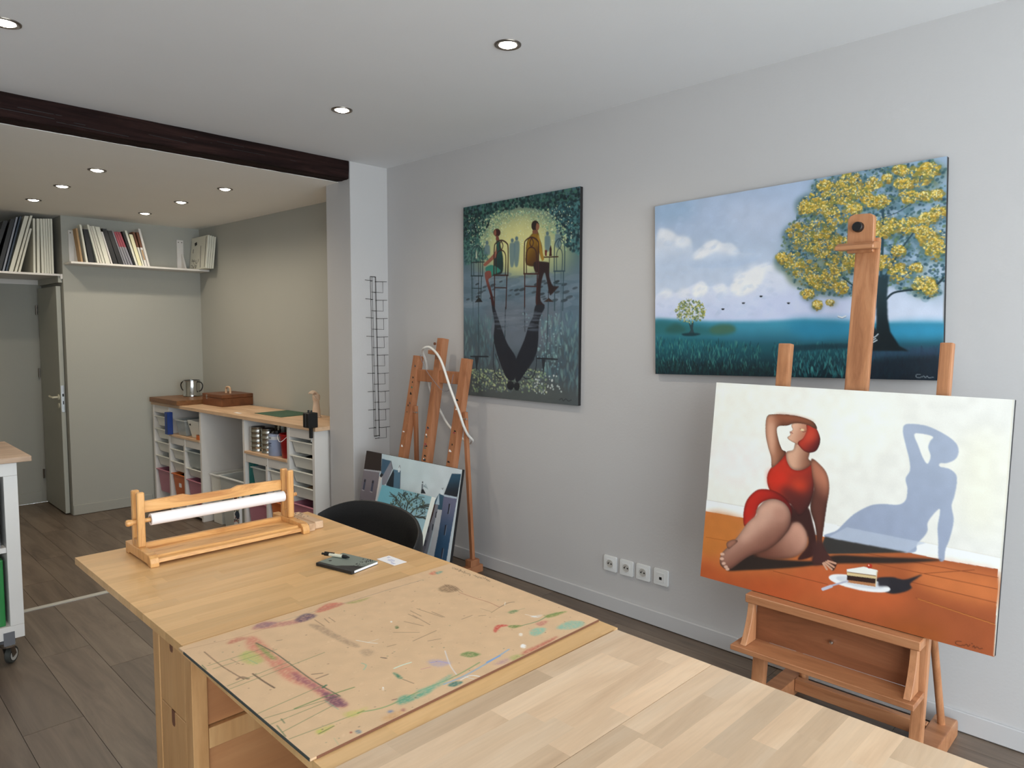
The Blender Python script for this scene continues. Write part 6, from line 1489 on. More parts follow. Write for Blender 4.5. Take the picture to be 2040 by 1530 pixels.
ART_CAFE = [
  ('p',(-1,0,999,0,999,1000,0,1000),(70,104,112),2,(78,88,96),(519,139,509,958),0,0,100),
  ('p',(13,304,315,350,826,374,993,354,993,657,6,575),(96,118,134),50,None,None,0,1,100),
  ('p',(146,311,221,115,361,66,520,59,708,97,850,166,919,260,896,349,555,376),(190,196,140),70,None,None,0,1,100),
  ('p',(303,258,359,149,519,110,658,136,755,228,730,326,516,359),(222,218,150),50,None,None,0,1,100),
  ('d',(5,3,998,5,998,198,756,88,520,44,292,68,134,201,7,224),2600,(4,10),((18,46,50),(28,66,66),(46,92,84),(14,34,40),(66,112,96)),1.2,30,85,0),
  ('d',(756,81,998,56,998,313,908,267,827,178),1300,(3,9),((24,56,64),(44,92,100),(80,130,130),(16,40,48)),1.2,-30,75,0),
  ('d',(8,177,149,171,260,286,13,304),600,(3,8),((30,72,74),(60,108,104),(86,134,120)),1.2,0,70,0),
  ('d',(150,109,320,48,756,81,897,190,896,294,756,179,519,88,291,143,176,242),1700,(2.5,6),((186,204,150),(150,186,150),(214,220,170),(106,150,130)),1.2,20,80,0),
  ('d',(34,61,942,71,942,262,59,227),500,(1.5,3.5),((206,226,206),(236,238,190)),1,0,90,0),
  ('d',(19,352,987,395,987,553,14,535),260,(10,26),((104,126,142),(124,140,154),(86,108,122)),4,-3,35,2),
  ('d',(26,384,987,408,987,519,23,495),46,(5,9),((46,58,66),(60,72,80)),3,-10,80,0),
  ('p',(242,532,825,543,764,729,308,733),(104,114,126),40,None,None,0,1,100),
  ('d',(13,575,420,580,347,888,12,939),240,(12,30),((92,128,134),(110,150,150),(70,96,110)),0.3,0,40,3),
  ('d',(704,584,993,574,993,937,702,876),260,(12,30),((96,132,142),(130,168,164),(74,98,114)),0.3,0,40,3),
  ('p',(28,890,306,858,652,870,941,925,987,994,11,997),(86,92,92),40,None,None,0,1,100),
  ('d',(89,856,751,838,751,948,87,977),800,(3,7),((150,176,130),(196,206,150),(110,130,120),(90,100,110)),1.3,0,65,0),
  ('d',(652,870,848,864,871,942,651,967),40,(3,7),((214,220,216),(190,204,200)),1.2,-30,85,0),
  ('d',(553,567,872,572,871,835,702,839),160,(3,6),((150,190,190),(120,160,170)),1.2,-20,60,0),
  ('p',(245,202,243,208,238,211,231,212,224,210,219,206,217,200,219,195,224,192,231,191,238,193,243,197),(92,118,126),2,None,None,0,1,100),
  ('p',(208,217,231,212,256,220,258,263,244,262,216,260,204,260),(98,126,136),3,None,None,0,1,85),
  ('p',(472,207,470,212,466,215,459,216,452,214,448,210,446,205,448,200,453,196,459,195,466,197,471,201),(92,118,126),2,None,None,0,1,100),
  ('p',(438,221,459,216,483,224,485,265,471,331,444,330,434,262),(98,126,136),3,None,None,0,1,85),
  ('p',(510,200,508,205,504,208,497,209,491,207,486,203,484,198,486,193,491,189,497,189,504,190,509,194),(92,118,126),2,None,None,0,1,100),
  ('p',(476,214,497,209,520,217,523,258,509,331,482,329,473,255),(98,126,136),3,None,None,0,1,85),
  ('p',(764,194,762,199,758,202,752,203,746,201,741,197,740,192,741,187,746,184,752,183,758,185,762,189),(92,118,126),2,None,None,0,1,100),
  ('p',(732,207,752,203,773,210,776,250,763,277,739,276,730,247),(98,126,136),3,None,None,0,1,85),
  ('p',(844,191,843,195,839,199,833,200,827,198,823,194,821,189,823,184,827,181,833,180,839,182,843,186),(92,118,126),2,None,None,0,1,100),
  ('p',(814,204,833,200,854,207,856,246,844,266,821,264,811,243),(98,126,136),3,None,None,0,1,85),
  ('l',(80,364,83,252,98,222,138,209,176,227,190,259,188,368),6.8,(40,62,68),1,100),
  ('l',(104,365,105,285,137,260,166,288,165,367),5.6,(40,62,68),1,100),
  ('l',(138,212,120,236,137,257,155,238,138,212),5.6,(40,62,68),1,100),
  ('l',(77,364,191,369),8,(40,62,68),0,100),
  ('l',(86,364,86,497),6.8,(40,62,68),0,100),
  ('l',(179,368,171,499),6.8,(40,62,68),0,100),
  ('l',(84,429,178,433),5.6,(40,62,68),0,100),
  ('l',(807,373,808,264,820,236,848,224,876,240,887,269,887,376),6.8,(54,78,88),1,100),
  ('l',(826,374,826,293,848,270,869,295,868,375),5.6,(54,78,88),1,100),
  ('l',(848,227,834,248,848,268,862,250,848,227),5.6,(54,78,88),1,100),
  ('l',(805,373,889,376),8,(54,78,88),0,100),
  ('l',(812,373,813,557),6.8,(54,78,88),0,100),
  ('l',(880,376,875,558),6.8,(54,78,88),0,100),
  ('l',(812,431,880,435),5.6,(54,78,88),0,100),
  ('l',(82,294,206,298),6,(30,40,44),0,100),
  ('l',(150,299,152,491),5,(30,36,40),0,100),
  ('p',(112,504,154,476,191,504),(34,34,36),1,None,None,0,0,100),
  ('p',(122,274,124,247,130,232,135,248,138,275),(180,190,170),1,None,None,0,0,100),
  ('l',(721,303,836,307),7,(60,32,28),0,100),
  ('l',(769,307,763,506),5,(44,44,48),0,100),
  ('p',(722,515,766,496,804,516),(60,44,40),1,None,None,0,0,100),
  ('p',(767,300,769,265,779,248,786,266,788,301),(60,30,32),1,None,None,0,0,100),
  ('p',(733,298,731,269,750,271,748,299),(110,40,36),1,None,None,0,0,100),
  ('p',(318,194,342,192,358,231,378,292,370,360,301,368,261,378,252,354,295,326,302,273,317,228),(34,84,76),2,(26,48,50),(317,213,370,352),10,1,100),
  ('p',(214,333,263,317,315,327,356,352,287,367,261,378),(52,128,112),2,None,None,0,1,100),
  ('p',(317,221,306,250,263,278,206,304,197,315,220,319,274,297,316,274),(150,92,76),1,None,None,0,1,100),
  ('p',(211,354,262,347,270,378,244,392,269,440,293,494,298,525,276,526,260,470,224,407),(130,74,66),1,(60,32,34),(231,361,284,502),0,1,100),
  ('p',(355,159,351,169,339,176,322,177,306,173,294,165,289,155,294,145,306,138,323,137,339,141,351,149),(58,28,28),1,None,None,0,1,100),
  ('p',(299,148,310,141,316,160,307,173,296,160),(150,90,70),1,None,None,0,1,100),
  ('p',(315,174,334,175,342,194,315,195),(120,66,54),1,None,None,0,1,100),
  ('l',(295,370,298,239,312,210,361,198,410,216,423,247,421,376),8.5,(58,34,32),1,100),
  ('l',(317,371,319,271,361,248,401,276,399,375),7,(58,34,32),1,100),
  ('l',(361,201,345,224,361,245,377,226,361,201),7,(58,34,32),1,100),
  ('l',(292,370,423,376),9,(58,34,32),0,100),
  ('l',(301,370,301,540),8.5,(58,34,32),0,100),
  ('l',(413,375,405,542),8.5,(58,34,32),0,100),
  ('l',(300,433,412,438),7,(58,34,32),0,100),
  ('p',(633,183,676,183,688,210,707,246,714,290,704,310,682,273,671,337,581,330,576,267,587,217),(150,112,30),2,(84,52,24),(595,217,694,310),20,1,100),
  ('p',(676,194,694,224,716,283,726,312,708,318,692,281,672,237),(168,128,44),1,None,None,0,1,100),
  ('p',(647,322,755,328,767,342,766,385,792,436,826,444,845,445,826,458,790,480,772,479,749,413,730,376,705,425,700,504,734,531,712,536,662,525,668,438,681,381,651,365),(44,30,32),2,None,None,0,1,100),
  ('p',(685,152,681,165,669,173,653,175,637,171,625,160,621,147,625,135,637,126,653,124,669,129,681,139),(40,28,26),1,None,None,0,1,100),
  ('p',(666,138,680,145,688,154,680,170,665,174,658,157),(150,100,72),1,None,None,0,1,100),
  ('p',(633,170,670,172,673,187,635,186),(130,84,60),1,None,None,0,1,100),
  ('l',(562,374,564,241,577,213,624,202,670,220,682,249,681,380),8.5,(66,36,34),1,100),
  ('l',(583,375,584,272,623,250,662,277,661,379),7,(66,36,34),1,100),
  ('l',(624,205,609,227,623,247,639,229,624,205),7,(66,36,34),1,100),
  ('l',(560,374,683,380),9,(66,36,34),0,100),
  ('l',(568,375,568,538),8.5,(66,36,34),0,100),
  ('l',(673,379,667,540),8.5,(66,36,34),0,100),
  ('l',(567,435,673,440),7,(66,36,34),0,100),
  ('p',(276,528,301,533,352,618,418,717,492,784,497,852,478,899,416,893,349,810,295,703,302,617),(32,36,46),2,None,None,0,1,100),
  ('p',(662,530,734,537,692,598,683,700,665,767,601,835,533,897,496,906,486,853,498,792,564,701,603,627,639,583),(32,36,46),2,None,None,0,1,100),
  ('p',(480,927,475,939,464,948,447,952,431,949,420,941,415,930,420,918,432,909,448,906,464,908,476,916),(34,38,44),2,None,None,0,1,100),
  ('p',(530,930,526,941,517,949,504,952,490,950,481,943,477,932,481,921,491,913,504,910,517,912,527,920),(34,38,44),2,None,None,0,1,100),
  ('l',(295,710,290,811,306,873,347,894,383,886),5,(30,34,42),1,100),
  ('l',(668,774,667,826,639,878,588,889,562,881),5,(30,34,42),1,100),
  ('l',(308,772,348,833,320,865,361,879),3,(30,34,42),1,100),
  ('l',(652,789,601,842,633,856,601,879),3,(30,34,42),1,100),
  ('l',(400,535,397,687),6,(44,52,62),0,100),
  ('l',(566,538,572,656),6,(44,52,62),0,100),
  ('l',(365,633,420,633),4,(50,58,68),0,100),
  ('l',(557,634,616,634),4,(50,58,68),0,100),
  ('l',(150,506,150,783),6,(52,72,82),0,100),
  ('l',(73,790,240,787),9,(36,44,52),0,100),
  ('p',(112,793,153,792,131,871),(44,52,58),1,None,None,0,0,100),
  ('l',(763,513,752,780),6,(52,72,82),0,100),
  ('l',(678,786,836,787),9,(40,44,52),0,100),
  ('p',(710,788,744,787,727,865),(44,50,58),1,None,None,0,0,100),
  ('l',(97,379,96,576),4,(66,90,100),0,100),
  ('l',(861,382,865,629),4,(70,92,104),0,100),
  ('d',(312,548,704,555,654,657,337,656),60,(4,9),((120,130,142),(100,112,126)),8,0,35,0),
  ('l',(854,979,876,971,885,982,906,971,923,980,948,974),3,(30,34,38),1,100)]

ART_STREET = [
  ('p',(-23,-19,1011,-9,1021,826,-62,964),(176,196,208),2,(196,206,212),(324,15,697,279),0,0,100),
  ('p',(204,6,545,-4,772,96,583,228,351,178),(190,206,212),60,None,None,0,1,100),
  ('p',(0,0,181,-1,202,172,-5,188),(46,38,38),1,None,None,0,0,100),
  ('p',(-12,185,203,165,203,179,-12,198),(168,170,178),1,None,None,0,0,100),
  ('p',(-10,195,186,180,192,350,179,554,161,999,-68,1069,-8,558),(120,114,122),1,(104,98,108),(-4,227,61,583),0,0,100),
  ('p',(188,215,221,216,208,307,185,552,161,999,126,1010,182,533),(206,202,202),1,None,None,0,0,100),
  ('p',(190,48,293,52,254,157,211,226,202,172),(62,92,116),1,None,None,0,0,100),
  ('p',(203,182,236,193,211,226,192,214),(30,32,40),1,None,None,0,0,100),
  ('p',(293,52,323,119,274,273,231,302,221,216),(128,130,142),1,None,None,0,0,100),
  ('l',(293,52,323,122),4,(34,42,52),0,100),
  ('p',(331,125,410,122,431,299,277,292),(78,112,136),1,None,None,0,0,100),
  ('p',(331,125,346,160,359,295,275,278),(30,40,50),1,None,None,0,0,100),
  ('l',(408,124,428,280),3,(30,34,40),0,100),
  ('p',(384,140,381,84,396,89,402,137),(206,216,222),1,None,None,0,0,100),
  ('l',(386,98,392,77,403,99),3,(60,66,74),1,100),
  ('p',(23,276,45,274,42,381,19,379),(66,70,90),1,None,None,0,0,100),
  ('p',(26,279,38,279,38,303,25,304),(24,22,28),1,None,None,0,0,100),
  ('l',(14,384,40,385),3,(196,196,200),0,100),
  ('p',(116,269,138,268,136,377,113,375),(66,70,90),1,None,None,0,0,100),
  ('p',(119,272,132,272,131,296,119,297),(24,22,28),1,None,None,0,0,100),
  ('l',(109,380,134,381),3,(196,196,200),0,100),
  ('p',(16,476,41,473,35,569,10,569),(66,70,90),1,None,None,0,0,100),
  ('p',(19,479,31,478,31,503,18,504),(24,22,28),1,None,None,0,0,100),
  ('l',(6,574,34,574),3,(196,196,200),0,100),
  ('p',(119,479,141,477,134,563,112,562),(66,70,90),1,None,None,0,0,100),
  ('p',(122,483,135,482,134,506,122,507),(24,22,28),1,None,None,0,0,100),
  ('l',(108,567,133,567),3,(196,196,200),0,100),
  ('p',(645,281,645,243,664,237,694,272),(34,40,48),1,None,None,0,0,100),
  ('p',(654,179,654,184,652,187,649,189,646,188,643,186,642,182,642,177,644,174,647,172,650,173,653,175),(40,48,58),1,None,None,0,1,100),
  ('p',(640,197,656,192,661,238,645,245),(110,120,130),1,None,None,0,0,100),
  ('l',(660,212,683,188),2,(120,140,150),0,100),
  ('l',(660,212,688,197),2,(120,140,150),0,100),
  ('l',(660,212,694,205),2,(120,140,150),0,100),
  ('l',(660,212,699,213),2,(120,140,150),0,100),
  ('l',(660,212,705,221),2,(120,140,150),0,100),
  ('l',(660,212,710,229),2,(120,140,150),0,100),
  ('p',(910,52,994,39,988,250,864,242),(44,78,100),1,(30,36,46),(917,67,940,225),0,0,100),
  ('p',(864,242,986,237,984,256,862,259),(176,190,204),1,None,None,0,0,100),
  ('p',(865,258,987,252,974,575,966,844,850,862,853,554),(104,106,132),1,(44,76,106),(901,288,921,679),0,0,100),
  ('p',(920,307,935,307,931,395,919,396),(38,40,54),1,None,None,0,0,100),
  ('l',(936,311,933,394),3,(150,160,176),0,100),
  ('p',(912,490,928,489,923,576,912,578),(38,40,54),1,None,None,0,0,100),
  ('l',(928,492,925,576),3,(150,160,176),0,100),
  ('p',(913,687,928,686,924,773,913,775),(38,40,54),1,None,None,0,0,100),
  ('l',(929,689,926,773),3,(150,160,176),0,100),
  ('p',(819,243,866,251,864,369,831,414,771,355),(54,86,108),1,None,None,0,0,100),
  ('p',(799,339,819,243,836,340),(176,196,210),1,None,None,0,0,100),
  ('p',(826,379,867,376,861,606,849,790,801,805),(196,196,200),1,None,None,0,0,100),
  ('p',(799,339,826,342,807,584,781,811,742,823,772,493),(132,132,142),1,None,None,0,0,100),
  ('p',(771,355,799,339,789,443,775,510,764,504),(66,44,40),1,None,None,0,0,100),
  ('p',(754,507,785,508,768,724,742,823,699,817),(112,108,118),1,None,None,0,0,100),
  ('p',(811,401,823,400,821,453,811,454),(54,54,64),1,None,None,0,0,100),
  ('p',(796,514,808,513,806,566,796,567),(54,54,64),1,None,None,0,0,100),
  ('p',(758,543,770,541,768,595,758,596),(54,54,64),1,None,None,0,0,100),
  ('p',(748,665,760,663,758,717,748,718),(54,54,64),1,None,None,0,0,100),
  ('p',(820,215,838,198,859,207,859,247,836,248),(206,216,224),1,None,None,0,0,100),
  ('l',(839,193,845,202,850,188),3,(60,70,80),1,100)]

ART_BLUETREE = [
  ('p',(-72,-23,1026,-27,1151,710,53,864),(104,160,176),2,(150,182,194),(104,50,921,483),0,0,100),
  ('p',(-66,72,134,23,349,180,120,330),(104,166,184),50,None,None,0,1,100),
  ('p',(532,40,898,35,922,165,664,135),(118,160,170),40,None,None,0,1,100),
  ('p',(587,350,602,257,655,238,703,253,697,321,700,388,756,478,849,539,765,576,677,525,667,404),(176,168,150),2,(60,52,46),(634,320,712,330),0,1,100),
  ('l',(638,308,523,279,434,260),11,(52,56,52),1,100),
  ('l',(434,260,351,254,305,246),6.6,(52,56,52),1,100),
  ('l',(305,246,282,221,243,209),3.96,(52,56,52),1,100),
  ('l',(305,246,249,236,226,236),3.96,(52,56,52),1,100),
  ('l',(305,246,271,256,203,259),3.96,(52,56,52),1,100),
  ('l',(434,260,387,238,352,209),6.6,(52,56,52),1,100),
  ('l',(352,209,349,178,322,166),3.96,(52,56,52),1,100),
  ('l',(352,209,327,185,307,172),3.96,(52,56,52),1,100),
  ('l',(352,209,349,200,304,184),3.96,(52,56,52),1,100),
  ('l',(434,260,389,243,310,229),6.6,(52,56,52),1,100),
  ('l',(310,229,285,206,260,185),3.96,(52,56,52),1,100),
  ('l',(310,229,258,216,237,205),3.96,(52,56,52),1,100),
  ('l',(310,229,271,219,266,199),3.96,(52,56,52),1,100),
  ('l',(638,308,552,249,480,184),11,(52,56,52),1,100),
  ('l',(480,184,445,142,375,115),6.6,(52,56,52),1,100),
  ('l',(375,115,342,94,303,82),3.96,(52,56,52),1,100),
  ('l',(375,115,320,99,279,79),3.96,(52,56,52),1,100),
  ('l',(375,115,354,90,373,69),3.96,(52,56,52),1,100),
  ('l',(480,184,453,135,449,89),6.6,(52,56,52),1,100),
  ('l',(449,89,396,72,376,44),3.96,(52,56,52),1,100),
  ('l',(449,89,496,65,515,27),3.96,(52,56,52),1,100),
  ('l',(449,89,426,75,360,57),3.96,(52,56,52),1,100),
  ('l',(480,184,414,150,332,106),6.6,(52,56,52),1,100),
  ('l',(332,106,271,87,221,80),3.96,(52,56,52),1,100),
  ('l',(332,106,253,76,196,61),3.96,(52,56,52),1,100),
  ('l',(332,106,281,100,208,103),3.96,(52,56,52),1,100),
  ('l',(638,308,608,215,601,133),11,(52,56,52),1,100),
  ('l',(601,133,653,85,734,49),6.6,(52,56,52),1,100),
  ('l',(734,49,739,12,736,-11),3.96,(52,56,52),1,100),
  ('l',(734,49,728,25,734,-19),3.96,(52,56,52),1,100),
  ('l',(734,49,752,12,751,-19),3.96,(52,56,52),1,100),
  ('l',(601,133,659,90,738,48),6.6,(52,56,52),1,100),
  ('l',(738,48,732,22,738,-20),3.96,(52,56,52),1,100),
  ('l',(738,48,784,35,870,26),3.96,(52,56,52),1,100),
  ('l',(738,48,751,26,778,-11),3.96,(52,56,52),1,100),
  ('l',(601,133,562,97,487,63),6.6,(52,56,52),1,100),
  ('l',(487,63,509,36,496,8),3.96,(52,56,52),1,100),
  ('l',(487,63,469,26,458,3),3.96,(52,56,52),1,100),
  ('l',(487,63,447,56,366,39),3.96,(52,56,52),1,100),
  ('l',(638,308,686,242,743,169),11,(52,56,52),1,100),
  ('l',(743,169,830,136,892,105),6.6,(52,56,52),1,100),
  ('l',(892,105,949,100,1015,77),3.96,(52,56,52),1,100),
  ('l',(892,105,966,112,997,108),3.96,(52,56,52),1,100),
  ('l',(892,105,953,87,989,85),3.96,(52,56,52),1,100),
  ('l',(743,169,813,144,920,127),6.6,(52,56,52),1,100),
  ('l',(920,127,997,125,1048,113),3.96,(52,56,52),1,100),
  ('l',(920,127,966,96,989,86),3.96,(52,56,52),1,100),
  ('l',(920,127,987,134,1026,136),3.96,(52,56,52),1,100),
  ('l',(743,169,834,135,901,117),6.6,(52,56,52),1,100),
  ('l',(901,117,973,111,1011,100),3.96,(52,56,52),1,100),
  ('l',(901,117,931,94,1004,81),3.96,(52,56,52),1,100),
  ('l',(901,117,972,104,1013,92),3.96,(52,56,52),1,100),
  ('l',(638,308,704,273,798,239),11,(52,56,52),1,100),
  ('l',(798,239,849,238,930,221),6.6,(52,56,52),1,100),
  ('l',(930,221,967,223,1002,230),3.96,(52,56,52),1,100),
  ('l',(930,221,961,226,1011,229),3.96,(52,56,52),1,100),
  ('l',(930,221,950,234,996,238),3.96,(52,56,52),1,100),
  ('l',(798,239,866,242,932,233),6.6,(52,56,52),1,100),
  ('l',(932,233,978,232,1001,246),3.96,(52,56,52),1,100),
  ('l',(932,233,979,228,1026,213),3.96,(52,56,52),1,100),
  ('l',(932,233,960,214,1017,203),3.96,(52,56,52),1,100),
  ('l',(798,239,854,224,899,198),6.6,(52,56,52),1,100),
  ('l',(899,198,925,194,964,187),3.96,(52,56,52),1,100),
  ('l',(899,198,931,176,971,169),3.96,(52,56,52),1,100),
  ('l',(899,198,920,182,948,156),3.96,(52,56,52),1,100),
  ('d',(267,169,309,105,482,23,683,8,866,50,948,117,919,198,793,228,617,165,463,233,331,229),300,(2.5,6),((44,62,62),(62,80,74),(90,100,80),(34,46,50)),1.3,20,80,0)]

